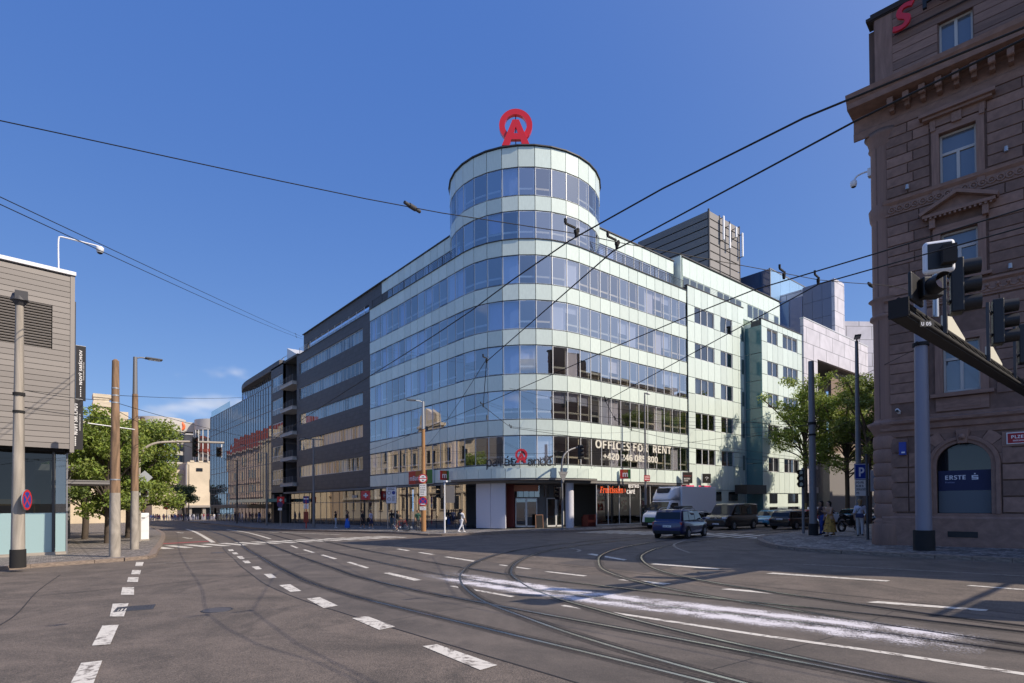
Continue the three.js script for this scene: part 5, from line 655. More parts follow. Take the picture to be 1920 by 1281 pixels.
{ const t = thing('cream_turret_building', 'cream building with a stepped rooftop turret above the left tree', 'building', [0, 0, 0]);
  obj('wall', [box(22, 20.5, 18, 1.5, 8.5, -150)], cream, t); obj('turret', [box(2.6, 5.4, 3, 8.2, 21.4, -143), box(4.4, 1.0, 3.6, 9.0, 22.6, -143), box(3.4, 0.7, 3.3, 8.5, 24.3, -143), box(4.2, 2.6, 3.4, 10.6, 20.0, -142.6)], cream, t); obj('cornice', [box(22.6, 0.5, 18.6, 1.5, 18.7, -150), box(2, 1.8, 2, 14.4, 19.2, -142)], cream, t); for (let i = 0; i < 7; i++) { const m = obj('window', box(1.3, 2.0, 0.1), MAT.winDark, t); m.position.set(-7 + i * 2.9, 15.5, -140.95); } }
function streetHouse(name, label, x, z0, z1, h, mat, roof, floors, opt = {}) { // a house whose front looks across the tram street (+x)
  const t = thing(name, label, 'building', [0, 0, 0]), L = z0 - z1, cz = (z0 + z1) / 2, n = Math.round(L / (opt.bay || 3.1)), fh = (h - 1.5) / floors, cache = {};
  obj('wall', box(12, h + 3, L, x - 6, h / 2 - 1.5, cz), mat, t); obj('cornice', [box(0.9, 0.5, L + 0.4, x + 0.2, h - 0.2, cz), box(0.4, 0.25, L, x + 0.15, fh * 1 - 0.3, cz), box(0.3, 0.2, L, x + 0.12, fh * 2 - 0.3, cz)], mat, t);
  for (let f = 0; f < floors; f++) for (let i = 0; i < n; i++) { const z = z0 - (i + 0.5) * L / n, y = -1 + f * fh + fh * 0.6 + 0.6; const w = obj('window', cache.w ??= box(0.16, fh * 0.55, 1.15), MAT.winDark, t); w.position.set(x, y, z); obj('surround', cache.s ??= join([box(0.24, 0.2, 1.7, 0.02, fh * 0.275 + 0.12, 0), box(0.3, 0.14, 1.6, 0.04, -fh * 0.275 - 0.08, 0), box(0.14, fh * 0.55, 0.22, 0.04, 0, 0.7), box(0.14, fh * 0.55, 0.22, 0.04, 0, -0.7)]), opt.trim || mat, w); }
  if (opt.pilasters) for (let i = 0; i <= n; i++) obj('pilaster', cache.p ??= box(0.4, h - 1, 0.7), opt.trim || mat, t).position.set(x + 0.1, h / 2 - 0.8, clamp(z0 - i * L / n, z1 + 0.4, z0 - 0.4));
  if (roof) { const g = ext([[0, 0], [-12.6, 0], [-8.5, roof], [-3.5, roof]].map(([a, b]) => [a, b]), L); g.translate(x + 0.5, h, z1); obj('roof', g, opt.roofMat || MAT.tileRed, t); }
  if (opt.gable) { const g = ext([[-3.6, 0], [3.6, 0], [3.6, 2], [2.6, 2.4], [2.4, 4.2], [0, 5.4], [-2.4, 4.2], [-2.6, 2.4], [-3.6, 2]], 0.8, 0.05); g.rotateY(Math.PI / 2); g.translate(x - 0.5, h, cz); obj('gable', [g, box(1.2, 0.5, 8, x - 0.1, h + 2.2, cz)], opt.trim || mat, t); obj('gable_window', [box(0.2, 2.2, 1.4, x + 0.4, h + 1.0, cz)], MAT.winDark, t); }
  return t; }
streetHouse('baroque_house', 'cream baroque house with pilasters and gable mirrored in the left glass facade', 1.4, -78, -104, 14.2, cream, 0, 3, { pilasters: true, gable: true, bay: 3.7, trim: cream });
streetHouse('corner_balcony_house', 'cream balconied house mirrored near the tower in the left glass facade', 1.0, -64, -77.5, 12.6, cream, 1.6, 3, { bay: 4.4, trim: cream, roofMat: MAT.greyDark });
streetHouse('pale_house', 'pale plain house mirrored between the baroque house and the brown tenement', 1.6, -105, -135, 15, std(lin(0.6, 0.55, 0.47), 0.85), 1.2, 4, { trim: cream, bay: 4.2, roofMat: MAT.greyDark });
streetHouse('brown_tenement', 'brown tenement with heavy cornices mirrored in the far blue glass wing', 2.5, -140, -160, 23, std(lin(0.44, 0.35, 0.27), 0.85), 2, 5, { trim: cream, bay: 4 });
streetHouse('pink_tenement', 'pink tenement with a red tiled roof mirrored in the far blue glass wing', 3.5, -163, -236, 21, MAT.pink, 6.5, 4, { trim: cream, bay: 5.2 });

/* ---------- houses across the side street (mirrored in the right facade) ---------- */
{
  const mk = (label, x0, x1, h, mat, seed) => { const t = thing('side_street_house', label, 'building', [0, 0, 0]), L = x1 - x0, zf = -9.4 - (x0 - 58) * 0.03, n = Math.round(L / 3.4), c = {}, r = rng(seed);
    obj('wall', box(L, h + 1, 11, (x0 + x1) / 2, h / 2 - 0.5, zf + 5.5), mat, t); obj('cornice', [box(L + 0.3, 0.5, 0.8, (x0 + x1) / 2, h - 0.1, zf - 0.2), box(L, 0.3, 0.3, (x0 + x1) / 2, 4.6, zf - 0.1)], mat, t);
    for (let f = 0; f < 5; f++) for (let i = 0; i < n; i++) { const w = obj('window', c.w ??= box(1.25, 2.3, 0.14), MAT.winDark, t); w.position.set(x0 + (i + 0.5) * L / n, 2.4 + f * 4.15, zf); obj('sill', c.s ??= box(1.6, 0.2, 0.3, 0, -1.25, -0.05), MAT.cream, w); } };
  mk('brown tenement across the side street mirrored in the right facade', 59.6, 84, 21.2, std(lin(0.46, 0.36, 0.28), 0.85), 3);
  mk('dark brown tenement farther along the side street mirrored in the right facade', 84.2, 118, 20.4, std(lin(0.4, 0.31, 0.24), 0.85), 4);
}

/* ---------- poles, lamps, signals, signs ---------- */
const oct = (r0, r1, h, y0 = 0, seg = 8) => cyl(r0, r1, h, 0, y0 + h / 2, 0, seg);
{ const t = thing('concrete_pole', 'pale tapered pole with a black base and lamp head by the frosted glass', 'pole', [-0.8, yLeft(0, -25.5), -25.5]); obj('shaft', oct(0.2, 0.11, 9.0, 0, 8), MAT.concrete, t); obj('base_sleeve', oct(0.225, 0.22, 0.62), MAT.blackMatt, t); obj('lamp_head', [cyl(0.26, 0.2, 0.22, 0, 9.2, 0, 10), cyl(0.13, 0.22, 0.16, 0, 9.02, 0, 10), box(0.34, 0.3, 0.2, 0.05, 9.25, 0.12)], MAT.greyDark, t); obj('band', [cyl(0.175, 0.175, 0.1, 0, 5.9, 0, 10), cyl(0.172, 0.172, 0.08, 0, 5.3, 0, 10)], MAT.blackMatt, t); }
{ const t = thing('concrete_pole', 'thick two tone concrete pole, brown above and grey below, near the kerb corner', 'pole', [2.13, yLeft(2, -28.6), -28.6], 0.2); obj('lower_shaft', oct(0.215, 0.195, 2.65), MAT.concrete, t); obj('upper_shaft', [oct(0.193, 0.13, 5.5, 2.65), cyl(0.13, 0.05, 0.08, 0, 8.18, 0, 8)], MAT.brownPole, t); for (const y of [3.2, 6.4, 6.7, 7.0]) obj('band', cyl(0.2 - (y - 2.6) * 0.0117, 0.2 - (y - 2.6) * 0.0117, 0.05, 0, y, 0, 12), MAT.galv, t); obj('cross_bar', bar([-0.95, 5.45, 0], [0.7, 5.35, 0], 0.03), MAT.galv, t); }
function lampPost(label, x, z, y, o) {
  const t = thing('street_lamp', label, 'street lamp', [x, y, z], o.turn || 0), hb = o.hBrown || 0;
  if (o.hGrey) obj('lower_shaft', oct(o.r0, lerp(o.r0, o.r1, o.hGrey / o.h), o.hGrey), MAT.concrete, t);
  if (hb) obj('middle_shaft', oct(lerp(o.r0, o.r1, (o.hGrey || 0) / o.h), lerp(o.r0, o.r1, hb / o.h), hb - (o.hGrey || 0), o.hGrey || 0), o.brown || MAT.brownPole, t);
  obj('shaft', oct(hb ? o.r1 * 1.0 : o.r0, o.r1 * 0.8, o.h - hb, hb, 14), o.mat || MAT.grey, t);
  const L = o.arm; obj('arm', tube([[0, o.h - 0.12, 0], [L * 0.3, o.h, 0], [L, o.h + (o.rise || 0.02), 0]], 0.035, 20), o.mat || MAT.grey, t);
  const s = Math.sign(L), hd = obj('lamp_head', [rbox(0.75, 0.09, 0.3, 0.03, L + s * 0.25, o.h + (o.rise || 0.02) + 0.01, 0)], o.head || MAT.greyDark, t); obj('diffuser', box(0.5, 0.02, 0.22, L + s * 0.28, o.h + (o.rise || 0.02) - 0.045, 0), MAT.white, hd);
  return t;
}
lampPost('tall street lamp with a brown lower shaft beside the traffic mast on the left pavement', 3.32, -33.75, yLeft(3, -33.7), { h: 9.62, r0: 0.2, r1: 0.11, hGrey: 2.9, hBrown: 7.75, arm: 0.55, turn: 0.1 });
lampPost('street lamp with an orange brown column carrying round traffic signs', 23.5, -40.0, yMain(23.5, -40), { h: 10.55, r0: 0.22, r1: 0.13, hBrown: 8.3, arm: -0.75, brown: std(lin(0.36, 0.19, 0.08), 0.8), mat: MAT.galv, turn: -0.2 });
lampPost('slim grey street lamp in front of the white facade bands', 41.78, -31.9, yMain(41.8, -31.9), { h: 12.1, r0: 0.13, r1: 0.08, arm: 0.5, head: MAT.white, turn: 0.3 });
const L1610 = lampPost('grey street lamp with a long shaft behind the parking sign', 34.0, -11.8, yRight(34, -11.8), { h: 10.5, r0: 0.17, r1: 0.1, arm: -0.5, turn: 0.4 });
lampPost('grey tram pole lamp before the strip windows of the grey wing', 22.66, -62.27, yMain(22.6, -62), { h: 9.8, r0: 0.16, r1: 0.12, arm: -0.9, turn: -0.3 });
lampPost('grey lamp post farther along the grey wing beside the red cross sign', 22.2, -78, yMain(22.2, -78), { h: 9.6, r0: 0.15, r1: 0.11, arm: -2.6, rise: 0.9, turn: -0.3 });
lampPost('thin dark lamp post in front of the blue glass wing', 23.1, -97, yMain(23, -97), { h: 10, r0: 0.12, r1: 0.08, arm: -1.2, mat: MAT.greyDark });
lampPost('thin lamp post before the cream building at the street end', 27, -160, G(-160), { h: 14, r0: 0.16, r1: 0.1, arm: -1.4, mat: MAT.greyDark });
{ const t = thing('tram_pole', 'thick grey tram pole with a black base on the right pavement corner', 'pole', [31.16, yRight(31, -13), -13.0]); obj('shaft', oct(0.19, 0.14, 9.2, 0, 16), MAT.grey, t); obj('base_sleeve', oct(0.235, 0.23, 0.62, 0, 16), MAT.blackMatt, t); obj('band', [cyl(0.2, 0.2, 0.14, 0, 5.9, 0, 14), cyl(0.2, 0.2, 0.1, 0, 5.3, 0, 14)], MAT.blackMatt, t); obj('box', box(0.36, 0.9, 0.2, 0.42, 3.0, 0), MAT.concrete, t); }
{ const t = thing('tram_pole', 'large lilac grey tram pole with a black base before the brown house', 'pole', [24.9, yRight(24.9, -6.5), -6.5]); obj('shaft', oct(0.27, 0.2, 9.4, 0, 12), std(lin(0.22, 0.22, 0.27), 0.5, 0.2), t); obj('base_sleeve', oct(0.35, 0.345, 0.75, 0, 12), MAT.blackMatt, t); obj('wire_clamp', [cyl(0.27, 0.27, 0.12, 0, 7.6, 0, 12), box(0.4, 0.06, 0.06, -0.3, 7.6, 0)], MAT.blackMatt, t); }
{ const t = thing('sign_post', 'slim dark post at the corner of the brown house', 'post', [29.1, yRight(29, -9.6), -9.75]); obj('shaft', oct(0.06, 0.055, 3.9, 0, 10), MAT.greyDark, t); obj('cap', cyl(0.065, 0.04, 0.05, 0, 3.92, 0, 10), MAT.black, t); }
{ const t = thing('tram_pole', 'thin dark tram pole behind the left tree near the street lamp', 'pole', [5.6, yLeft(5.6, -52), -52]); obj('shaft', oct(0.2, 0.16, 9.2, 0, 12), MAT.brownPole, t); obj('cap', cyl(0.165, 0.1, 0.08, 0, 9.24, 0, 12), MAT.greyDark, t); }
// signal heads
function signalHead(parent, x, y, z, ry, n = 3, name = 'signal_head') { // lights face local +z
  const g = new THREE.Group(); g.name = name; g.position.set(x, y, z); g.rotation.y = ry; parent.add(g); const h = 0.33 * n;
  obj('case', rbox(0.32, h, 0.2, 0.03, 0, 0, 0), MAT.black, g);
  for (let i = 0; i < n; i++) { const v = new THREE.CylinderGeometry(0.135, 0.145, 0.26, 16, 1, true, Math.PI * 0.5 + Math.PI - 2.25, 4.5); v.rotateX(Math.PI / 2); v.rotateZ(0); v.translate(0, h / 2 - 0.165 - i * 0.33, 0.22); const m = obj('visor', v, MAT.visor ??= new THREE.MeshStandardMaterial({ color: lin(0.012, 0.012, 0.013), roughness: 0.55, side: THREE.DoubleSide }), g); obj('lens', cyl(0.115, 0.115, 0.02, 0, h / 2 - 0.165 - i * 0.33, 0.11, 16, Math.PI / 2), MAT.lens, m); }
  return g;
}
{ const t = thing('signal_gantry', 'dark traffic signal gantry reaching over the road in front of the brown house', 'traffic light', [24.2, yRight(24, -3), -3.0]);
  obj('post', cyl(0.16, 0.13, 6.4, 0, 3.2, 0, 14), MAT.greyDark, t); const x1 = -13.8, y = 4.76, arm = [];
  for (const [dy, dz] of [[0, 0.12], [0, -0.12], [0.24, 0]]) arm.push(bar([0, y + dy, dz], [x1, y + dy, dz], 0.035, 8)); for (let i = 0; i < 26; i++) { const a = -i * 0.53, b = -(i + 1) * 0.53; arm.push(bar([a, y, 0.12], [b, y, -0.12], 0.018, 5), bar([a, y, 0.12], [b, y + 0.24, 0], 0.016, 5), bar([a, y, -0.12], [b, y + 0.24, 0], 0.016, 5)); } obj('arm', arm, MAT.blackMatt, t); obj('walkway', box(13.8, 0.025, 0.22, x1 / 2, y - 0.045, 0), MAT.blackMatt, t); obj('end_plate', box(0.03, 0.3, 0.28, x1, y + 0.1, 0), MAT.blackMatt, t);
  for (const x of [-11.3, -8.0, -5.2]) { signalHead(t, x, y + 0.98, 0.2, 0.3); obj('mount', [box(0.06, 1.3, 0.06, x - 0.26, y + 0.75, 0.08), box(0.34, 0.05, 0.05, x - 0.1, y + 1.2, 0.1), box(0.34, 0.05, 0.05, x - 0.1, y + 0.7, 0.1)], MAT.greyDark, t); }
  MAT.boardW = std(lin(0.6, 0.58, 0.48), 0.6);
  signalHead(t, -13.15, y + 0.5, 0.25, -0.75, 1, 'arrow_signal_head'); obj('head_plate', rbox(0.62, 0.46, 0.06, 0.03, -13.3, y + 0.48, 0.1), MAT.black, t);
  const board = (x, w) => obj('back_board', ext([[-w / 2, 0], [w / 2, 0], [w / 2, 0.2], [-0.1 * w, 0.46], [-w / 2, 0.36]], 0.03).translate(x, y + 0.26, -0.14), MAT.boardW, t); board(-10.1, 1.6); board(-6.6, 1.6);
  const cam = obj('camera_box', rbox(0.46, 0.56, 0.14, 0.07, 0, 0, 0, 3), MAT.white, t); cam.position.set(-12.42, y + 1.22, 0.2); cam.rotation.y = -1.05; obj('camera_window', rbox(0.35, 0.44, 0.03, 0.012, 0, 0, 0.07), MAT.black, cam); obj('visor', box(0.2, 0.3, 0.16, 0.1, -0.02, 0.14), MAT.blackMatt, cam); obj('stem', cyl(0.045, 0.045, 0.8, -12.42, y + 0.6, 0.15, 10), MAT.steel, t);
  decal(0.22, 0.1, canvasTex(128, 56, (x, w, h) => { x.fillStyle = '#17171a'; x.fillRect(0, 0, w, h); x.fillStyle = '#f0f0f0'; x.font = 'bold 46px sans-serif'; x.fillText('U 05', 8, 46, 112); }), 'plate', t, [-13.2, y - 0.08, 0.22], -0.75); }
{ const t = thing('signal_mast', 'pale curved arm signal mast over the tram street beside the left tree', 'traffic light', [4.5, yLeft(4.5, -43), -43.0]); obj('mast', tube([[0, 0, 0], [0, 3, 0], [0, 5.2, 0], [0.18, 5.85, 0], [0.75, 6.3, 0], [1.9, 6.5, 0], [4.9, 6.62, 0]], 0.075, 60, 10), MAT.concrete, t); for (const [x, n] of [[3.1, 4], [4.55, 2]]) { const g = signalHead(t, x, 6.1 + (n === 4 ? 0.1 : -0.15), 0.22, 0.2, n); obj('mount', box(0.05, 0.9, 0.05, 0.22, 0.1, -0.12), MAT.white, g); }
  const sg = obj('diamond_sign', [box(0.62, 0.62, 0.02, 0.25, 4.1, 0.12, 0, 0, Math.PI / 4)], MAT.galv, t); const ls = signalHead(t, 0.25, 3.1, 0.14, 0.3, 1, 'pedestrian_signal'); obj('white_border', [box(0.5, 0.05, 0.03, 0, 0.2, -0.11), box(0.5, 0.05, 0.03, 0, -0.2, -0.11), box(0.05, 0.45, 0.03, 0.23, 0, -0.11), box(0.05, 0.45, 0.03, -0.23, 0, -0.11)], MAT.white, ls); }
{ const t = thing('signal_post', 'slim white signal post at the crossing by the walking person in white', 'traffic light', [22.9, yMain(22.9, -35.9), -35.9]); obj('post', oct(0.06, 0.055, 3.75, 0, 12), MAT.white, t); signalHead(t, -0.28, 3.1, 0, -1.9); obj('panel', box(0.7, 1.3, 0.05, 0.55, 2.9, -0.1, -0.7), MAT.core, t); obj('camera', [rbox(0.16, 0.14, 0.4, 0.04, 0.02, 3.85, 0.1), box(0.06, 0.2, 0.06, 0, 3.75, 0)], MAT.white, t); obj('button', box(0.1, 0.2, 0.1, 0.08, 1.1, 0.02), MAT.white, t); }
{ const t = thing('signal_mast', 'grey signal mast with a curved arm and a yield sign back before the shop corner', 'traffic light', [31.3, yMain(31.3, -31.6) - 0.02, -31.95]); obj('mast', tube([[0, 0, 0], [0, 3, 0], [0, 5.2, 0], [0.2, 5.9, 0], [0.8, 6.35, 0], [1.95, 6.7, 0]], 0.075, 50, 10), MAT.grey, t); signalHead(t, 1.75, 6.35, 0.25, 0.35); signalHead(t, 2.15, 6.2, -0.1, 1.6); const y = obj('yield_sign', [ext([[-0.5, 0.42], [0.5, 0.42], [0, -0.44]], 0.02, 0.01).translate(0, 4.2, 0.1)], MAT.grey, t); obj('bracket', [box(0.5, 0.04, 0.03, 0, 0.25, 0).translate(0, 4.2, 0.14)], MAT.galv, y); signalHead(t, -0.3, 2.9, 0, -1.7); obj('pennant', ext([[0, 0], [0.4, 0.12], [0, 0.24]], 0.02).translate(0.05, 5.1, 0), MAT.greyDark, t); }
{ const t = thing('signal_post', 'grey signal post with black heads seen side on near the two women', 'traffic light', [33.0, yRight(33, -14.3), -14.3]); obj('post', oct(0.075, 0.07, 3.7, 0, 12), MAT.grey, t); signalHead(t, -0.22, 3.1, 0.02, -1.45); obj('mount', [box(0.3, 0.05, 0.05, -0.1, 3.4, 0), box(0.3, 0.05, 0.05, -0.1, 2.75, 0)], MAT.greyDark, t); obj('yellow_box', box(0.16, 0.34, 0.14, 0.12, 1.55, 0.06), std(lin(0.5, 0.36, 0.12), 0.6), t); }
const roundSign = (draw) => canvasTex(128, 128, draw);
const disc = (name, label, pos, ry, d, draw, back) => { const t = thing(name, label, 'sign', pos, ry); obj('plate', cyl(d / 2, d / 2, 0.03, 0, 0, 0, 32, Math.PI / 2), MAT.galv, t); const f = obj('face', new THREE.CircleGeometry(d / 2 - 0.004, 32), std(0xffffff, 0.45, 0, { map: roundSign(draw) }), t); f.position.z = 0.018; return t; };
const noStop = (x) => { x.fillStyle = '#c3282c'; x.fillRect(0, 0, 128, 128); x.fillStyle = '#2b3f95'; x.beginPath(); x.arc(64, 64, 50, 0, 7); x.fill(); x.strokeStyle = '#c3282c'; x.lineWidth = 11; x.beginPath(); x.moveTo(28, 28); x.lineTo(100, 100); x.moveTo(100, 28); x.lineTo(28, 100); x.stroke(); };
disc('no_stopping_sign', 'round blue and red no stopping sign turned sideways on the pale pole', [-0.58, 2.12, -25.3], 1.22, 0.7, noStop);
const smallSigns = { x: 23.28, z: -39.7 };
disc('round_ban_sign', 'round white sign with a red rim highest on the orange brown lamp post', [smallSigns.x, 3.95, smallSigns.z], -0.75, 0.74, (x) => { x.fillStyle = '#c8242b'; x.fillRect(0, 0, 128, 128); x.fillStyle = '#f3f0ee'; x.beginPath(); x.arc(64, 64, 50, 0, 7); x.fill(); x.fillStyle = '#c8242b'; x.fillRect(14, 58, 100, 12); x.fillStyle = '#222'; x.fillRect(46, 36, 36, 12); x.beginPath(); x.moveTo(48, 100); x.lineTo(64, 78); x.lineTo(82, 100); x.fill(); });
disc('no_stopping_sign', 'round blue no stopping sign lower on the orange brown lamp post', [smallSigns.x, 2.1, smallSigns.z], -0.75, 0.74, (x) => { noStop(x); x.fillStyle = '#e8e6e4'; x.fillRect(30, 96, 68, 14); });
const plate = (name, label, pos, ry, w, h, draw, cw = 128, ch = 128) => { const t = thing(name, label, 'sign', pos, ry); obj('plate', box(w, h, 0.025, 0, 0, 0), MAT.galv, t); const f = obj('face', new THREE.PlaneGeometry(w - 0.01, h - 0.01), std(0xffffff, 0.5, 0, { map: canvasTex(cw, ch, draw) }), t); f.position.z = 0.016; return t; };
const textPlate = (lines, bg = '#efece8', fg = '#444') => (x, w, h) => { x.fillStyle = bg; x.fillRect(0, 0, w, h); x.fillStyle = fg; lines.forEach((l, i) => { x.font = `bold ${h / (lines.length + 1.2)}px sans-serif`; x.fillText(l, w * 0.08, h * (i + 1) / (lines.length + 0.5), w * 0.84); }); };
plate('white_plate', 'tall white supplementary plate between the two round signs', [smallSigns.x, 3.02, smallSigns.z], -0.75, 0.56, 0.98, textPlate(['PO-PÁ', '6-22 h', 'MIMO', 'MHD', 'TAXI']), 96, 160); plate('white_plate', 'small white supplementary plate under the lower round sign', [smallSigns.x, 1.55, smallSigns.z], -0.75, 0.5, 0.3, textPlate(['0-24 h', 'ODTAH']), 96, 64);
{ const t = thing('zone_sign', 'large pale ZONA parking zone sign on two posts before the shop glass', 'sign', [24.2, yMain(24.2, -46.9), -46.9], -0.75); obj('post', bar([-0.35, 0, -0.04], [-0.35, 3.95, -0.04], 0.035), MAT.galv, t); obj('post', bar([0.35, 0, -0.04], [0.35, 3.95, -0.04], 0.035), MAT.galv, t); obj('plate', box(1.0, 1.5, 0.03, 0, 3.1, 0.01), MAT.greyDark, t); const f = obj('face', new THREE.PlaneGeometry(0.94, 1.44), std(0xffffff, 0.5, 0, { map: canvasTex(256, 384, (x) => { x.fillStyle = '#c9ccd6'; x.fillRect(0, 0, 256, 384); x.fillStyle = '#16181f'; x.font = 'bold 62px sans-serif'; x.fillText('ZÓNA', 42, 66, 172); for (const [cx, cy] of [[72, 130], [184, 130], [72, 288]]) { x.strokeStyle = '#30323a'; x.lineWidth = 9; x.beginPath(); x.arc(cx, cy, 40, 0, 7); x.stroke(); } x.fillStyle = '#26388c'; x.beginPath(); x.arc(184, 130, 38, 0, 7); x.fill(); x.fillStyle = '#4c4f58'; for (let i = 0; i < 6; i++) x.fillRect(142, 216 + i * 22, 84 - (i % 2) * 20, 9); x.fillRect(50, 282, 44, 8); }) }), t); f.position.set(0, 3.1, 0.028); }
plate('parking_sign', 'square blue parking sign with a white letter P on the grey lamp', [33.85, 3.5, -11.6], -0.85, 0.72, 0.86, (x, w, h) => { x.fillStyle = '#1b3a9a'; x.fillRect(0, 0, w, h); x.strokeStyle = '#dfe3ee'; x.lineWidth = 5; x.strokeRect(5, 5, w - 10, h - 10); x.fillStyle = '#eef0f6'; x.font = 'bold 104px sans-serif'; x.fillText('P', 30, 104); });
plate('white_plate', 'white supplementary plate below the blue parking sign', [33.85, 2.62, -11.6], -0.85, 0.68, 0.86, textPlate(['PO-PÁ', '8-20 h', 'ZPOPLATNĚNO', 'P5'])); plate('grey_box_sign', 'plain pale box beside the parking sign', [34.2, 3.0, -11.05], -0.85, 0.5, 1.15, (x, w, h) => { x.fillStyle = '#b9b7bb'; x.fillRect(0, 0, w, h); });
plate('red_name_plate', 'small red street plate on the slim lamp before the white facade', [41.75, 4.1, -31.72], 0, 0.85, 0.55, textPlate(['PLZEŇSKÁ', 'SMÍCHOV'], '#8c1a22', '#e8d8d8'));
{ const t = thing('bus_stop_post', 'blue and red tram stop post on the far pavement', 'sign', [20.9, yMain(20.9, -59.6), -59.6], -0.7); obj('post', bar([0, 0, 0], [0, 3.3, 0], 0.05), MAT.redGloss, t); obj('flag', box(0.6, 0.75, 0.06, 0, 3.0, 0), std(lin(0.04, 0.05, 0.2), 0.5), t); obj('strip', [box(0.5, 0.12, 0.07, 0, 3.1, 0), box(0.5, 0.5, 0.06, 0, 2.3, 0)], MAT.white, t); obj('timetable', box(0.5, 1.1, 0.06, 0, 1.2, 0.02), MAT.tileRed, t); }
{ const t = thing('round_sign_post', 'dark round sign on a thin post under the balconies', 'sign', [22.85, yMain(22.8, -74.6), -74.6], -0.7); obj('post', bar([0, 0, 0], [0, 3.0, 0], 0.04), MAT.galv, t); obj('disc', cyl(0.38, 0.38, 0.03, 0, 2.7, 0.03, 24, Math.PI / 2), std(lin(0.08, 0.05, 0.14), 0.5), t); obj('plate', box(0.5, 0.3, 0.03, 0, 2.1, 0.03), MAT.white, t); }
for (const [x, y, z, l] of [[26.6, 2.6, -86.5, 'red box sign with a white cross before the balconies'], [27.4, 2.9, -59.2, 'red box sign with white marks above the pedestrians']]) { const t = thing('red_box_sign', l, 'sign', [x, y, z], -0.6); obj('case', box(1.0, 1.0, 0.2), MAT.redGloss, t); obj('mark', [box(0.5, 0.16, 0.22), box(0.16, 0.5, 0.221)], MAT.white, t); }
{ const t = thing('white_cabinet', 'white utility cabinet on the left pavement beside the lamp', 'cabinet', [4.75, yLeft(4.7, -44.7), -44.4], 0.3); obj('case', rbox(0.75, 1.75, 0.4, 0.03, 0, 0.95, 0), MAT.white, t); obj('plinth', box(0.78, 0.1, 0.43, 0, 0.05, 0), MAT.concrete, t); obj('door', box(0.66, 1.1, 0.02, 0, 1.2, 0.205), MAT.white, t); obj('label', box(0.2, 0.06, 0.01, 0, 1.5, 0.22), MAT.greyDark, t); }
{ const t = thing('no_entry_sign', 'red no entry sign at the far end of the street', 'sign', [19.5, G(-140), -140], 0); obj('post', bar([0, 0, 0], [0, 3.2, 0], 0.06), MAT.galv, t); obj('disc', cyl(0.6, 0.6, 0.05, 0, 3.3, 0.03, 24, Math.PI / 2), MAT.redGloss, t); obj('bar', box(0.8, 0.2, 0.08, 0, 3.3, 0.04), MAT.white, t); }

/* ---------- overhead wires ---------- */
const sag = (a, b, s = 0.25, n = 14) => [...Array(n + 1)].map((_, i) => { const t = i / n; return [lerp(a[0], b[0], t), lerp(a[1], b[1], t) - s * 4 * t * (1 - t), lerp(a[2], b[2], t)]; });
function wire(name, label, pts, r = 0.011, group) { const t = thing(name, label, 'wire', [0, 0, 0], 0, group); obj('cable', tube(pts, r, pts.length * 4, 5), MAT.wire, t); return t; }
const clampAt = (t, p, dir = 0) => { const g = obj('wire_clamp', [box(0.09, 0.06, 0.05), box(0.34, 0.03, 0.035, -0.2, 0.04, 0, 0, 0, 0.12), box(0.04, 0.08, 0.04, -0.36, 0.07, 0), cyl(0.03, 0.04, 0.1, 0, -0.05, 0, 8), box(0.05, 0.07, 0.04, 0.06, 0.05, 0)], MAT.blackMatt, t); g.position.set(...p); g.rotation.y = dir; g.scale.setScalar(0.75); };
function clampAt2(t, p) { clampAt(t, p, 0.6); }
const insul = (t, p, dir, L = 0.28) => { const g = obj('insulator', [cyl(0.022, 0.022, L, 0, 0, 0, 8, 0, Math.PI / 2), cyl(0.032, 0.032, L * 0.4, 0, 0, 0, 8, 0, Math.PI / 2)], MAT.greyDark, t); g.position.set(...p); g.rotation.y = dir; };
const cA = wire('tram_contact_wire', 'contact wire above the nearest straight tram track', [[6.05, 5.7, 4], [6.03, 5.69, -0.85], [5.79, 5.68, -1.81], [5.7, 5.64, -5.4], [6.33, 5.59, -9.37], [6.96, 5.53, -14.46], [7.4, 5.48, -18.2], [8.6, 5.4, -27], [10.5, 5.2, -40], [13.5, 5.0, -60]]);
function chords(label, pts, r = 0.011) { const t = thing('tram_contact_wire', label, 'wire'); obj('cable', pts.slice(1).map((p, i) => bar(pts[i], p, r, 5)), MAT.wire, t); return t; }
const cB = chords('contact wire following the nearer curve into the side street', [[6.2, 5.7, 4], [6.18, 5.69, -0.87], [6.17, 5.67, -2.14], [6.45, 5.63, -5.47], [8.71, 5.56, -11.63], [12.41, 5.5, -16.79], [16.75, 5.45, -20.48], [24.35, 5.45, -21.6], [40, 5.45, -23.2], [70, 5.4, -25]]);
const cC = wire('tram_contact_wire', 'contact wire above the farther straight tram track', [[10, 5.7, 4], [9.75, 5.68, -1.39], [9.7, 5.66, -3.09], [9.57, 5.65, -4.41], [10.0, 5.62, -7.06], [11.33, 5.55, -12.78], [13.09, 5.45, -20.64], [15.6, 5.28, -34], [17, 5.0, -60]]);
const cD = chords('contact wire following the farther curve into the side street', [[10.4, 5.7, 4], [10.41, 5.68, -1.5], [10.3, 5.66, -3.28], [10.26, 5.65, -4.14], [11.97, 5.61, -7.27], [15.36, 5.54, -13.45], [18.98, 5.51, -16.08], [22.3, 5.49, -17.85], [27, 5.46, -18.9], [40, 5.45, -20.1], [70, 5.4, -22]]);
for (const [t, p] of [[cB, [8.71, 5.6, -11.63]], [cB, [12.41, 5.54, -16.79]], [cB, [16.75, 5.5, -20.48]], [cD, [15.36, 5.58, -13.45]], [cD, [18.98, 5.55, -16.08]], [cD, [22.3, 5.53, -17.85]]]) clampAt2(t, p);
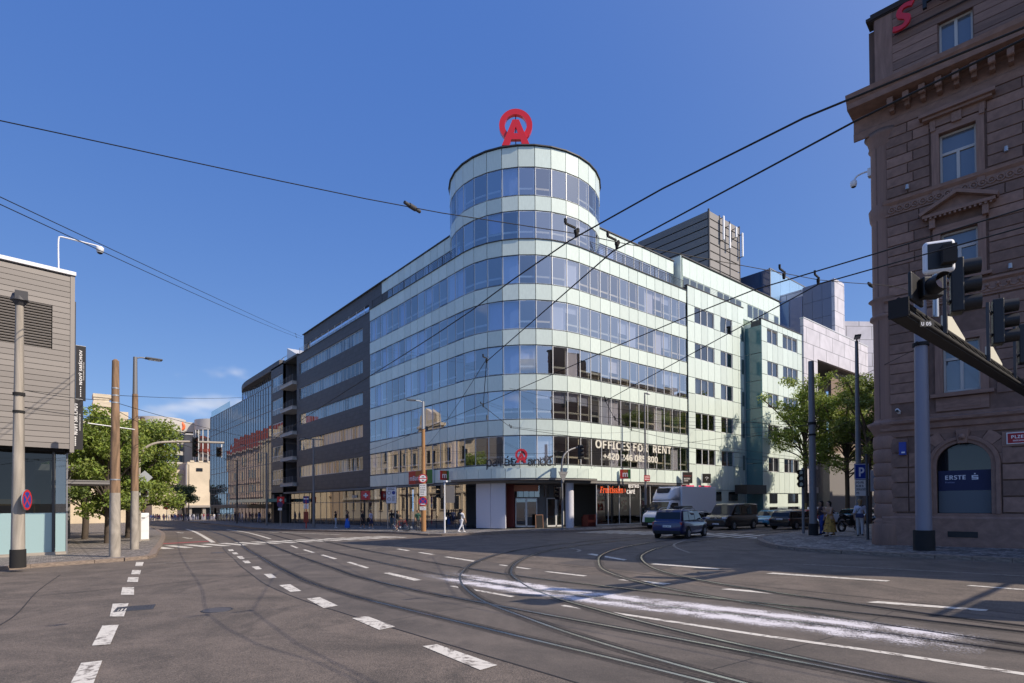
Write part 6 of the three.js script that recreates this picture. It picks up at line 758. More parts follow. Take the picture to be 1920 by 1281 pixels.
const sp = wire('span_wire', 'span wire crossing above the tracks from the left to the brown house', [[-6, 6.1, -9.7], [-0.39, 5.75, -7.54], [3.6, 5.66, -6.28], [5.7, 5.7, -5.55], [6.45, 5.71, -5.35], [9.55, 5.74, -4.39], [10.3, 5.74, -4.15], [13.5, 6.3, -3.9], [26.6, 9.6, -7.4]], 0.006);
for (const [p, d] of [[[5.7, 5.7, -5.5], 0.2], [[6.45, 5.71, -5.4], 0.2], [[9.57, 5.73, -4.41], 0.2], [[10.28, 5.73, -4.15], 0.2]]) clampAt(sp, p, d); insul(sp, [3.55, 5.665, -6.29], 0.3); insul(sp, [12.2, 6.06, -3.98], 0.1);
for (const [l, a, b, s] of [['upper of the twin span wires running to the grey wing', [-3.86, 7.95, -12.45], [28.0, 26.0, -81.5], 0.1], ['lower of the twin span wires running to the grey wing', [-3.86, 7.85, -12.5], [28.0, 25.6, -81.2], 0.25]]) { const t = wire('span_wire', l, sag(a, b, s), 0.013); insul(t, [lerp(a[0], b[0], 0.9), lerp(a[1], b[1], 0.9) - s * 0.36, lerp(a[2], b[2], 0.9)], 1.1, 0.9); }
wire('span_wire', 'long thin span wire from the brown pole over the tram street', sag([2.13, 6.5, -28.6], [28.0, 19.5, -88], 0.6), 0.012);
wire('span_wire', 'level thin span wire behind the brown pole', sag([2.13, 6.2, -28.6], [22.6, 8.6, -62.2], 0.5), 0.012);
wire('span_wire', 'sagging thin span wire behind the brown pole', sag([2.13, 5.9, -28.6], [22.2, 8.4, -78], 1.3), 0.012);
wire('span_wire', 'span wire from the pale pole to the brown pole', sag([-0.8, 5.9, -25.5], [2.13, 6.3, -28.6], 0.1), 0.012); wire('span_wire', 'lower span wire from the pale pole to the lamp', sag([-0.8, 5.3, -25.5], [3.3, 6.2, -33.7], 0.1), 0.012);
wire('span_wire', 'span wire from the grey wing lamp toward the orange brown lamp post', sag([22.66, 7.0, -62.27], [23.5, 6.4, -40], 0.5), 0.012);
wire('span_wire', 'span wire from the orange brown lamp post across the crossing', sag([23.5, 6.4, -40], [31.16, 6.0, -13], 0.9), 0.010); wire('span_wire', 'span wire from the tower corner down to the tram pole', sag([29.6, 11.5, -36.4], [31.16, 5.9, -13], 0.5), 0.010);
wire('span_wire', 'thin span wire before the lettered windows', sag([31.0, 9.8, -35.0], [34, 6.4, -11.8], 0.6), 0.010); wire('span_wire', 'span wire between the tram pole and the parking lamp', sag([31.16, 5.3, -13], [34, 6.5, -11.8], 0.05), 0.016); wire('span_wire', 'upper span wire along the side street toward the mall', sag([31.16, 8.2, -13], [77, 10, -31.2], 1.2), 0.014); wire('span_wire', 'lower span wire along the side street toward the mall', sag([24.9, 7.6, -6.5], [52, 9.4, -33.4], 0.8), 0.012);

wire('span_wire', 'pull off wire from the curve clamp to the orange brown lamp post', sag([8.71, 5.62, -11.63], [23.5, 6.4, -40], 0.25), 0.008); wire('span_wire', 'pull off wire from the inner curve clamps to the slim lamp', sag([16.75, 5.5, -20.48], [41.78, 8.5, -31.9], 0.3), 0.008); wire('span_wire', 'pull off wire from the farther curve clamps to the tram pole', sag([18.98, 5.55, -16.08], [31.16, 5.9, -13], 0.2), 0.008);
{ const t = thing('added_shade_board', 'added unseen board on a long arm put there to shade the road at the right edge', 'sign', [24.3, yRight(24.3, 3.7), 3.7]); obj('post', cyl(0.15, 0.12, 6.2, 0, 3.1, 0, 12), MAT.greyDark, t); obj('arm', bar([0, 5.9, 0], [-9.3, 5.9, 0], 0.06, 8), MAT.greyDark, t); obj('board', rbox(2.6, 0.95, 0.06, 0.02, -8.0, 5.35, 0.08), MAT.white, t); obj('rib', box(2.4, 0.06, 0.05, -8.0, 5.5, 0.02), MAT.galv, t); }  // board added out of view to cast a shade on the road

/* ---------- trees ---------- */
function leafGeo(clumps, count, size, seed, flat = 0.5) { // many small folded leaves spread through the clumps
  const r = rng(seed), pos = [], nor = [], col = [], tot = clumps.reduce((s, c) => s + c[3] ** 2, 0);
  const q = new THREE.Quaternion(), e = new THREE.Euler(), v = V3(0, 0, 0);
  for (const c of clumps) { const n = Math.round(count * c[3] ** 2 / tot); for (let i = 0; i < n; i++) {
    const u = r() * 2 - 1, a = r() * 6.2832, rr = c[3] * Math.pow(r(), 0.55), s = Math.sqrt(1 - u * u); const wob = 1 + 0.35 * noise.noise(c[0] + s * Math.cos(a) * 2.2, c[1] + u * 2.2, c[2] + s * Math.sin(a) * 2.2);
    const x = c[0] + s * Math.cos(a) * rr * wob, y = c[1] + u * rr * (c[4] || 0.8) * wob, z = c[2] + s * Math.sin(a) * rr * wob;
    e.set((r() - 0.5) * 2.2 * flat * 2, r() * 6.28, (r() - 0.5) * 2.2 * flat * 2); q.setFromEuler(e); const L = size * (0.6 + r() * 0.8), W = L * 0.55; const k = 0.6 + r() * 0.8, yl = r();
    const P = [[-L / 2, 0, 0], [0, L * 0.1, W / 2], [L / 2, 0, 0], [0, L * 0.1, -W / 2]].map((p) => v.set(...p).applyQuaternion(q).toArray().map((t, j) => t + [x, y, z][j]));
    for (const j of [0, 1, 2, 0, 2, 3]) { pos.push(...P[j]); col.push(k * lerp(0.92, 1.2, yl), k, k * lerp(1, 0.7, yl)); }
  } }
  const g = new THREE.BufferGeometry(); g.setAttribute('position', new THREE.BufferAttribute(new Float32Array(pos), 3)); g.setAttribute('color', new THREE.BufferAttribute(new Float32Array(col), 3)); g.computeVertexNormals(); return g;
}
const leafMat = (c) => phys(c, { roughness: 0.75, transmission: 0.45, thickness: 0, vertexColors: true, side: THREE.DoubleSide });
MAT.bark = std(lin(0.09, 0.07, 0.055), 0.95);
function tree(label, x, z, y, o) {
  const t = thing('street_tree', label, 'tree', [x, y, z]), r = rng(o.seed), limbs = [], H = o.h, cl = [];
  limbs.push(tube([[0, -0.1, 0], [0.05, H * 0.2, 0.03], [-0.06, H * 0.38, 0.05], [0.02, H * 0.6, 0]], o.r, 24, 8));
  for (let i = 0; i < o.limbs; i++) { const a = i / o.limbs * 6.283 + r() * 0.7, y0 = H * lerp(o.low, 0.58, r()), R = o.w * lerp(0.45, 0.95, r()), y1 = clamp(y0 + H * lerp(0.04, 0.44, r()), 0, H * 0.94); const ex = Math.cos(a) * R, ez = Math.sin(a) * R; limbs.push(tube([[0, y0, 0], [ex * 0.3, lerp(y0, y1, 0.5), ez * 0.3], [ex * 0.75, lerp(y0, y1, 0.85), ez * 0.75], [ex, y1, ez]], o.r * 0.32, 14, 5)); cl.push([ex * 0.95, y1 + 0.1, ez * 0.95, o.cs * lerp(0.75, 1.2, r()), o.sq || 0.7], [ex * 0.6, lerp(y0, y1, 0.85) + 0.3, ez * 0.6, o.cs * lerp(0.55, 0.95, r()), o.sq || 0.7]); }
  for (let i = 0; i < o.top; i++) { const a = r() * 6.283, R = o.w * 0.55 * r(); cl.push([Math.cos(a) * R, H * lerp(0.7, 0.95, r()) - R * 0.2, Math.sin(a) * R, o.cs * lerp(0.6, 1.05, r()), o.sq || 0.75]); }
  obj('trunk', limbs, MAT.bark, t); obj('crown', leafGeo(cl, o.n, o.leaf, o.seed + 5, o.flat || 0.5), leafMat(o.c), t); return t;
}
tree('broad bright green tree filling the left pavement behind the poles', 4.6, -50.5, yLeft(4, -50), { h: 9.4, r: 0.24, w: 4.4, limbs: 30, low: 0.2, cs: 1.12, top: 16, n: 30000, leaf: 0.22, seed: 3, c: lin(0.215, 0.30, 0.035) });
tree('second green tree in the row beyond the left pavement corner', 4.0, -61, yLeft(5, -61), { h: 9.6, r: 0.24, w: 4.0, limbs: 22, low: 0.26, cs: 1.15, top: 10, n: 17000, leaf: 0.24, seed: 9, c: lin(0.18, 0.26, 0.032) });
tree('low rounded tree nearest the thick two tone pole', 2.75, -42.2, yLeft(2, -42), { h: 6.9, r: 0.16, w: 2.1, limbs: 22, low: 0.22, cs: 0.85, top: 9, n: 14000, leaf: 0.2, seed: 51, c: lin(0.2, 0.285, 0.033) });
tree('third green tree close behind the banners', 2.0, -50.5, yLeft(1, -50), { h: 7.8, r: 0.2, w: 3.0, limbs: 16, low: 0.28, cs: 1.0, top: 8, n: 12000, leaf: 0.22, seed: 15, c: lin(0.13, 0.21, 0.03) });
tree('small dark tree at the far end by the cream building', 25.5, -158, G(-158), { h: 9, r: 0.25, w: 3.5, limbs: 9, low: 0.25, cs: 1.7, top: 5, n: 4500, leaf: 0.42, seed: 21, c: lin(0.045, 0.085, 0.02) });
tree('airy light green tree throwing its shade on the pale panel wing', 63.6, -27.3, yMain(63, -30), { h: 17.0, r: 0.2, w: 4.6, limbs: 30, low: 0.34, cs: 1.0, top: 20, n: 13000, leaf: 0.25, seed: 27, c: lin(0.27, 0.36, 0.06), sq: 0.75 });
tree('fuller light green tree right of the grey tram pole', 64.5, -23.5, G(-23), { h: 14.2, r: 0.22, w: 4.8, limbs: 28, low: 0.3, cs: 1.15, top: 20, n: 19000, leaf: 0.26, seed: 35, c: lin(0.26, 0.35, 0.055), sq: 0.8 });
tree('darker green tree partly behind the brown house corner', 61, -20.3, G(-20), { h: 15.0, r: 0.24, w: 3.8, limbs: 20, low: 0.34, cs: 1.15, top: 10, n: 14000, leaf: 0.27, seed: 41, c: lin(0.19, 0.26, 0.045), sq: 0.6 });

/* ---------- vehicles ---------- */
function loft(secs) { const n = secs[0].length, pos = [], idx = []; secs.forEach((s) => s.forEach((p) => pos.push(...p))); for (let i = 0; i < secs.length - 1; i++) for (let k = 0; k < n; k++) { const a = i * n + k, b = i * n + (k + 1) % n, c = a + n, d = b + n; idx.push(a, c, b, b, c, d); } for (const [i, f] of [[0, 1], [secs.length - 1, 0]]) { const o = i * n; for (let k = 1; k < n - 1; k++) f ? idx.push(o, o + k, o + k + 1) : idx.push(o, o + k + 1, o + k); } const g = new THREE.BufferGeometry(); g.setAttribute('position', new THREE.BufferAttribute(new Float32Array(pos), 3)); g.setIndex(idx); g.computeVertexNormals(); return g; }
function polyMesh(pts) { const pos = []; for (let k = 1; k < pts.length - 1; k++) pos.push(...pts[0], ...pts[k], ...pts[k + 1]); const g = new THREE.BufferGeometry(); g.setAttribute('position', new THREE.BufferAttribute(new Float32Array(pos), 3)); g.computeVertexNormals(); return g; }
MAT.carGlass = new THREE.MeshPhysicalMaterial({ color: lin(0.015, 0.018, 0.022), roughness: 0.03, ior: 1.45, side: THREE.DoubleSide }); MAT.tyre = std(lin(0.02, 0.02, 0.02), 0.9); MAT.rim = std(lin(0.45, 0.45, 0.46), 0.35, 0.8); MAT.tail = phys(lin(0.35, 0.012, 0.012), { roughness: 0.2, clearcoat: 1 }); MAT.headlight = phys(lin(0.6, 0.62, 0.65), { roughness: 0.1, clearcoat: 1 });
const plateTex = (() => { const m = std(0xffffff, 0.5, 0, { map: canvasTex(128, 32, (x) => { x.fillStyle = '#e6e6e6'; x.fillRect(0, 0, 128, 32); x.fillStyle = '#23438f'; x.fillRect(0, 0, 10, 32); x.fillStyle = '#333'; x.font = 'bold 24px sans-serif'; x.fillText('5A2 4817', 16, 25, 106); }) }); return m; })();
function car(name, label, x, z, head, o) { // heading angle in degrees: 0 = +x, 90 = +z
  const t = thing(name, label, o.cat || 'car', [x, G(z), z], -head * Math.PI / 180, o.group); t.scale.setScalar(o.scale || 1);
  const { L, W, H, belt, hood, fb, rf, rr, rb } = o, w2 = W / 2, paint = phys(o.color, { roughness: 0.32, metalness: o.metal ?? 0.25, clearcoat: 1, clearcoatRoughness: 0.05 });
  const sec = (px, y0, y1, hw) => [[px, y0, hw * 0.9], [px, y0 + (y1 - y0) * 0.16, hw * 0.985], [px, y0 + (y1 - y0) * 0.45, hw], [px, y0 + (y1 - y0) * 0.72, hw * 0.995], [px, y1 - 0.05, hw * 0.955], [px, y1, hw * 0.88], [px, y1, -hw * 0.88], [px, y1 - 0.05, -hw * 0.955], [px, y0 + (y1 - y0) * 0.72, -hw * 0.995], [px, y0 + (y1 - y0) * 0.45, -hw], [px, y0 + (y1 - y0) * 0.16, -hw * 0.985], [px, y0, -hw * 0.9]];
  const b = L / 2; obj('body', loft([sec(-b, 0.42, belt - 0.1, w2 - 0.14), sec(-b + 0.06, 0.3, belt - 0.02, w2 - 0.05), sec(-b + 0.4, 0.24, belt, w2 - 0.01), sec(-0.2, 0.22, belt - 0.01, w2), sec(fb - 0.05, 0.22, belt - 0.02, w2), sec(fb + (b - fb) * 0.55, 0.24, hood, w2 - 0.02), sec(b - 0.16, 0.26, hood - 0.1, w2 - 0.09), sec(b - 0.03, 0.32, hood - 0.24, w2 - 0.2), sec(b, 0.4, hood - 0.36, w2 - 0.3)]), paint, t);
  const gs = (px, y0, y1, h0, h1) => [[px, y0, h0], [px, y1 - 0.1, h1 + 0.03], [px, y1 - 0.03, h1 - 0.03], [px, y1, h1 - 0.14], [px, y1, -h1 + 0.14], [px, y1 - 0.03, -h1 + 0.03], [px, y1 - 0.1, -h1 - 0.03], [px, y0, -h0]];
  const hb = w2 * 0.93, ht = w2 * (o.tumble || 0.78); const yb = belt - 0.06;
  obj('cabin', loft([gs(rb, yb, belt + 0.02, hb - 0.06, hb - 0.1), gs(rr, yb, H - 0.04, hb - 0.02, ht), gs((rr + rf) / 2, yb, H, hb, ht + 0.02), gs(rf, yb, H - 0.05, hb, ht), gs(fb, yb, belt + 0.0, hb - 0.04, hb - 0.1)]), paint, t);
  const yt = H - 0.13, ybw = belt + 0.03, sl = (px, y) => lerp(hb, ht + 0.03, clamp((y - yb) / (H - 0.1 - yb))) + 0.012; const frontX = (y) => lerp(fb, rf, (y - belt) / (H - 0.05 - belt)), rearX = (y) => lerp(rb, rr, (y - belt) / (H - 0.04 - belt));
  const side = (xa, xb, xc, xd, s) => polyMesh([[xa, ybw, s * sl(xa, ybw)], [xb, ybw, s * sl(xb, ybw)], [xc, yt, s * sl(xc, yt)], [xd, yt, s * sl(xd, yt)]]);
  for (const s of [1, -1]) { let xs = o.win; for (let i = 0; i < xs.length - 1; i++) { const xa = i === 0 ? rearX(ybw) + 0.16 : xs[i] + 0.04, xb = i === xs.length - 2 ? frontX(ybw) - 0.22 : xs[i + 1] - 0.04, xd = i === 0 ? rearX(yt) + 0.14 : xs[i] + 0.04, xc = i === xs.length - 2 ? frontX(yt) - 0.14 : xs[i + 1] - 0.04; if (o.panel && i < o.panel) continue; obj('window', side(xa, xb, xc, xd, s), MAT.carGlass, t); } }
  const wf = (y) => lerp(hb - 0.06, ht - 0.02, (y - belt) / (H - belt)); obj('windscreen', polyMesh([[frontX(belt + 0.06) + 0.02, belt + 0.06, wf(belt)], [frontX(belt + 0.06) + 0.02, belt + 0.06, -wf(belt)], [frontX(H - 0.12) + 0.015, H - 0.12, -wf(H - 0.12)], [frontX(H - 0.12) + 0.015, H - 0.12, wf(H - 0.12)]]), MAT.carGlass, t); obj('rear_window', polyMesh([[rearX(belt + 0.1) - 0.02, belt + 0.1, wf(belt) - 0.08], [rearX(belt + 0.1) - 0.02, belt + 0.1, -wf(belt) + 0.08], [rearX(H - 0.16) - 0.015, H - 0.16, -wf(H - 0.16) + 0.04], [rearX(H - 0.16) - 0.015, H - 0.16, wf(H - 0.16) - 0.04]]), MAT.carGlass, t);
  const R = o.wr || 0.32; for (const [wx, s] of [[b - o.ov, 1], [b - o.ov, -1], [-b + o.ov, 1], [-b + o.ov, -1]]) { obj('wheel_arch', cyl(R + 0.07, R + 0.07, 0.03, wx, R + 0.02, s * (w2 - 0.0), 24, Math.PI / 2), MAT.blackMatt, t); const w = obj('wheel', new THREE.TorusGeometry(R - 0.08, 0.085, 10, 26), MAT.tyre, t); w.position.set(wx, R, s * (w2 - 0.06)); w.scale.z = 1.25; const rim = [cyl(R - 0.1, R - 0.1, 0.05, 0, 0, s * 0.045, 20, Math.PI / 2)]; for (let k = 0; k < 5; k++) { const g = box(0.06, R - 0.12, 0.02, 0, (R - 0.12) / 2, s * 0.085); g.rotateZ(k * 1.2566); rim.push(g); } obj('rim', rim, MAT.rim, w); }
  const tl = o.tl || [0.62, 0.16]; for (const s of [1, -1]) { obj('tail_light', rbox(0.1, tl[1], 0.34, 0.03, -b + 0.06, belt - 0.15, s * (w2 - 0.24)), MAT.tail, t); const hl = rbox(0.26, 0.14, 0.36, 0.04, b - 0.15, hood - 0.18, s * (w2 - 0.3)); obj('headlight', hl, MAT.headlight, t); obj('mirror', rbox(0.12, 0.13, 0.2, 0.04, fb - 0.28, belt + 0.08, s * (w2 + 0.08)), paint, t); }
  for (const [px, ry] of [[-b - 0.012, -Math.PI / 2], [b + 0.012, Math.PI / 2]]) { const p = obj('number_plate', new THREE.PlaneGeometry(0.52, 0.11), plateTex, t); p.position.set(px, ry < 0 ? (o.plateY || 0.72) : 0.46, 0); p.rotation.y = ry; }
  obj('rear_bumper', rbox(0.16, 0.2, W - 0.3, 0.05, -b + 0.03, 0.38, 0), MAT.blackMatt, t); obj('front_bumper', rbox(0.14, 0.16, W - 0.5, 0.05, b - 0.05, 0.36, 0), MAT.blackMatt, t); obj('grille', box(0.03, 0.12, W * 0.42, b - 0.04, hood - 0.26, 0), MAT.black, t);
  if (o.rails) for (const s of [1, -1]) obj('roof_rail', tube([[rr + 0.15, H - 0.05, s * (ht - 0.06)], [rr + 0.35, H + 0.04, s * (ht - 0.06)], [rf - 0.4, H + 0.03, s * (ht - 0.06)], [rf - 0.2, H - 0.05, s * (ht - 0.06)]], 0.018, 24), MAT.steel, t);
  return { t, paint };
}
const MPV = { L: 4.5, W: 1.84, H: 1.66, belt: 1.02, hood: 0.95, fb: 1.35, rf: 0.65, rr: -1.85, rb: -2.12, win: [-2, -1.05, -0.1, 1], ov: 0.88, rails: true };
const HATCH = { L: 4.25, W: 1.78, H: 1.48, belt: 0.93, hood: 0.86, fb: 1.05, rf: 0.35, rr: -1.5, rb: -1.98, win: [-2, -0.75, 0.1, 1], ov: 0.84 };
const WAGON = { ...HATCH, L: 4.6, rr: -1.95, rb: -2.2, win: [-2, -1.1, -0.2, 1], rails: true };
const SUV = { ...HATCH, L: 4.4, H: 1.66, belt: 1.02, hood: 1.0, rr: -1.6, rb: -1.98, wr: 0.35, rails: true };
const mpv = car('blue_minivan', 'dark blue people carrier seen from behind, turning into the side street', 30.2, -20.4, -14, { ...MPV, color: lin(0.006, 0.016, 0.10), scale: 1.05 });
obj('roof_box', [rbox(1.5, 0.16, 0.6, 0.06, -0.3, 1.76, 0.25)], MAT.black, mpv.t);
{ const v = car('dark_van', 'dark brown delivery van facing the camera behind the blue people carrier', 42.9, -24.2, 178, { L: 4.95, W: 1.92, H: 1.98, belt: 1.12, hood: 1.08, fb: 1.72, rf: 0.95, rr: -2.4, rb: -2.44, win: [-2.4, -1.0, 0.2, 1.5], ov: 0.95, tumble: 0.84, color: lin(0.022, 0.017, 0.016), wr: 0.34, cat: 'van', scale: 1.06 }); obj('badge', cyl(0.09, 0.09, 0.02, 2.44, 0.84, 0, 18, 0, Math.PI / 2), MAT.steel, v.t); }
car('light_blue_car', 'light blue small car facing the camera beside the dark van', 49.2, -24.2, 176, { ...HATCH, color: lin(0.08, 0.33, 0.52), rails: true });
car('black_estate_car', 'black estate car seen from behind with red tail lights near the tram pole', 45.6, -20.4, 4, { ...WAGON, color: lin(0.012, 0.012, 0.014), plateY: 0.82 });
car('red_car', 'red small car mostly hidden behind the grey tram pole', 52.6, -22.4, 6, { ...HATCH, color: lin(0.35, 0.015, 0.02) });
car('white_suv', 'white sport utility car standing across the street behind the two women', 56.6, -22.8, 40, { ...SUV, color: lin(0.62, 0.63, 0.66), metal: 0 });
car('teal_car', 'teal car far down the side street left of the parking sign', 60.2, -21.6, 178, { ...HATCH, color: lin(0.03, 0.22, 0.32) });
car('grey_car', 'grey car far down the side street behind the parking sign', 66, -21.3, 178, { ...HATCH, color: lin(0.2, 0.22, 0.26) });
car('silver_estate_car', 'silver estate car with a roof box behind the blue people carrier', 41.3, -27.2, 180, { ...WAGON, color: lin(0.45, 0.46, 0.48), metal: 0.6 });
car('silver_car', 'silver car queued behind the light blue car', 57.5, -27.0, 178, { ...HATCH, color: lin(0.4, 0.4, 0.42), metal: 0.6 });
{ // box truck
  const t = thing('box_truck', 'white box truck with a roof spoiler parked before the pale facade', 'truck', [43.6, G(-29.6), -29.6], Math.PI), Wt = std(lin(0.8, 0.8, 0.82), 0.4);
  t.scale.setScalar(1.08); obj('cargo_box', [rbox(5.0, 2.45, 2.2, 0.04, -1.25, 2.15, 0)], std(lin(0.74, 0.74, 0.76), 0.5), t); obj('chassis', [box(6.6, 0.22, 0.9, -0.4, 0.72, 0)], MAT.blackMatt, t); obj('corner_trim', [box(0.08, 2.45, 0.06, 1.24, 2.15, 1.09), box(5.0, 0.07, 0.06, -1.25, 3.36, 1.09), box(0.08, 2.45, 0.06, -3.74, 2.15, 1.09), box(5.0, 0.09, 0.06, -1.25, 0.95, 1.09)], MAT.alu, t);
  const S = (px, y0, y1, hw, ht) => [[px, y0, hw], [px, (y0 + y1) / 2, hw], [px, y1 - 0.06, ht], [px, y1, ht - 0.1], [px, y1, -ht + 0.1], [px, y1 - 0.06, -ht], [px, (y0 + y1) / 2, -hw], [px, y0, -hw]];
  obj('cab', loft([S(1.3, 0.45, 2.3, 1.02, 0.94), S(2.3, 0.42, 2.32, 1.03, 0.92), S(2.55, 0.42, 2.15, 1.03, 0.9), S(3.15, 0.42, 1.36, 1.02, 0.98), S(3.6, 0.4, 1.22, 0.98, 0.92), S(3.82, 0.42, 1.0, 0.86, 0.8)]), Wt, t);
  obj('spoiler', loft([S(1.3, 2.3, 3.3, 0.98, 0.92), S(1.9, 2.3, 3.25, 0.96, 0.86), S(2.35, 2.3, 2.75, 0.9, 0.7), S(2.5, 2.28, 2.45, 0.8, 0.6)]), Wt, t); obj('cooling_unit', rbox(0.5, 0.4, 1.1, 0.08, 2.1, 3.05, 0), MAT.greyDark, t);
  obj('windscreen', polyMesh([[3.1, 1.46, 0.9], [3.1, 1.46, -0.9], [2.58, 2.14, -0.84], [2.58, 2.14, 0.84]].map(([a, b2, c]) => [a + 0.05, b2, c])), MAT.carGlass, t);
  for (const s of [1, -1]) { obj('door_window', polyMesh([[1.62, 1.42, s * 1.045], [2.95, 1.42, s * 1.045], [2.45, 2.06, s * 0.965], [1.62, 2.06, s * 0.965]]), MAT.carGlass, t); obj('mirror', rbox(0.12, 0.42, 0.2, 0.03, 2.85, 1.7, s * 1.24), MAT.black, t); obj('headlight', rbox(0.16, 0.2, 0.34, 0.04, 3.66, 0.95, s * 0.72), MAT.headlight, t); for (const wx of [2.75, -2.2]) { const w = obj('wheel', new THREE.TorusGeometry(0.27, 0.1, 10, 24), MAT.tyre, t); w.position.set(wx, 0.37, s * 0.92); w.scale.z = 1.3; obj('rim', cyl(0.2, 0.2, 0.08, 0, 0, s * 0.05, 18, Math.PI / 2), MAT.rim, w); } }
  obj('grille', [box(0.05, 0.5, 1.2, 3.82, 0.68, 0)], std(lin(0.03, 0.16, 0.06), 0.5), t); obj('green_stripe', [box(0.9, 0.3, 0.02, 2.9, 0.72, 1.032), box(0.9, 0.3, 0.02, 2.9, 0.72, -1.032)], std(lin(0.04, 0.3, 0.09), 0.5), t); obj('bumper', rbox(0.2, 0.3, 1.8, 0.05, 3.78, 0.4, 0), MAT.blackMatt, t); const p = obj('number_plate', new THREE.PlaneGeometry(0.52, 0.11), plateTex, t); p.position.set(3.885, 0.42, 0); p.rotation.y = Math.PI / 2; }
function twoWheel(t, R, wb, mat) { for (const s of [-1, 1]) { const w = obj('wheel', new THREE.TorusGeometry(R, R > 0.32 ? 0.02 : 0.065, 8, 28), MAT.tyre, t); w.position.set(s * wb / 2, R + 0.02, 0); const g = [cyl(0.03, 0.03, 0.1, 0, 0, 0, 8, Math.PI / 2)]; for (let k = 0; k < 8; k++) { const b = cyl(0.004, 0.004, R * 2, 0, 0, 0, 4); b.rotateZ(k * 0.3927); g.push(b); } obj('spokes', g, MAT.steel, w); } }
{ const t = thing('black_motorcycle', 'black sport motorcycle parked on the right pavement edge beside the woman in white', 'motorcycle', [36.9, yRight(36, -13.4), -13.3], -0.3); twoWheel(t, 0.29, 1.4); obj('frame', [tube([[-0.68, 0.32, 0.08], [-0.2, 0.5, 0.1], [0.3, 0.78, 0.06], [0.46, 0.9, 0]], 0.035, 20), tube([[-0.68, 0.32, -0.08], [-0.2, 0.5, -0.1], [0.3, 0.78, -0.06], [0.46, 0.9, 0]], 0.035, 20), bar([0.7, 0.3, 0.09], [0.45, 0.95, 0.09], 0.03), bar([0.7, 0.3, -0.09], [0.45, 0.95, -0.09], 0.03), rbox(0.5, 0.38, 0.3, 0.06, 0.02, 0.5, 0)], MAT.blackMatt, t); obj('fuel_tank', rbox(0.56, 0.26, 0.3, 0.1, 0.14, 0.86, 0, 3), MAT.black, t); obj('seat', [ext([[-0.75, 0.92], [-0.7, 1.02], [-0.3, 0.86], [-0.1, 0.84], [-0.12, 0.76], [-0.35, 0.76]], 0.22, 0.03).translate(0, 0, -0.11)], MAT.blackMatt, t); obj('fairing', [ext([[0.25, 0.6], [0.68, 0.7], [0.72, 0.98], [0.5, 1.14], [0.36, 1.0], [0.1, 0.5]], 0.26, 0.04).translate(0, 0, -0.13)], MAT.black, t); obj('handlebar', bar([0.4, 1.04, -0.33], [0.4, 1.04, 0.33], 0.018), MAT.black, t); obj('mirror', [rbox(0.05, 0.09, 0.14, 0.02, 0.5, 1.2, 0.3), rbox(0.05, 0.09, 0.14, 0.02, 0.5, 1.2, -0.3), bar([0.42, 1.05, 0.26], [0.5, 1.2, 0.3], 0.01), bar([0.42, 1.05, -0.26], [0.5, 1.2, -0.3], 0.01)], MAT.black, t); obj('exhaust', tube([[0.1, 0.3, 0.18], [-0.3, 0.3, 0.2], [-0.8, 0.55, 0.22]], 0.05, 16), MAT.steel, t); }
function bicycle(label, x, z, ry, c) { const t = thing('bicycle', label, 'bicycle', [x, yMain(x, z), z], ry, 'bicycles at the orange brown lamp post'); twoWheel(t, 0.34, 1.02); const A = [-0.51, 0.36, 0], B = [-0.08, 0.32, 0], C = [-0.2, 0.82, 0], D = [0.36, 0.84, 0], E = [0.51, 0.36, 0]; obj('frame', [bar(A, B, 0.014), bar(B, C, 0.017), bar(C, D, 0.017), bar(B, D, 0.018), bar(A, C, 0.012), bar(D, E, 0.016), bar(C, [-0.24, 0.96, 0], 0.014), bar(D, [0.33, 0.98, 0], 0.016)], c, t); obj('saddle', rbox(0.26, 0.06, 0.14, 0.025, -0.24, 0.98, 0), MAT.black, t); obj('handlebar', tube([[0.36, 1.0, -0.3], [0.33, 1.0, -0.1], [0.33, 1.0, 0.1], [0.36, 1.0, 0.3]], 0.013, 16), MAT.black, t); obj('chainring', [cyl(0.09, 0.09, 0.012, -0.08, 0.32, 0.05, 18, Math.PI / 2), bar([-0.08, 0.32, 0.07], [0.02, 0.18, 0.07], 0.01)], MAT.steel, t); return t; }
bicycle('red framed bicycle held by the person in black', 23.1, -43.0, -0.5, std(lin(0.3, 0.03, 0.03), 0.4)); bicycle('dark bicycle beside the person in the green shirt', 23.2, -41.3, -0.35, std(lin(0.03, 0.03, 0.035), 0.4));

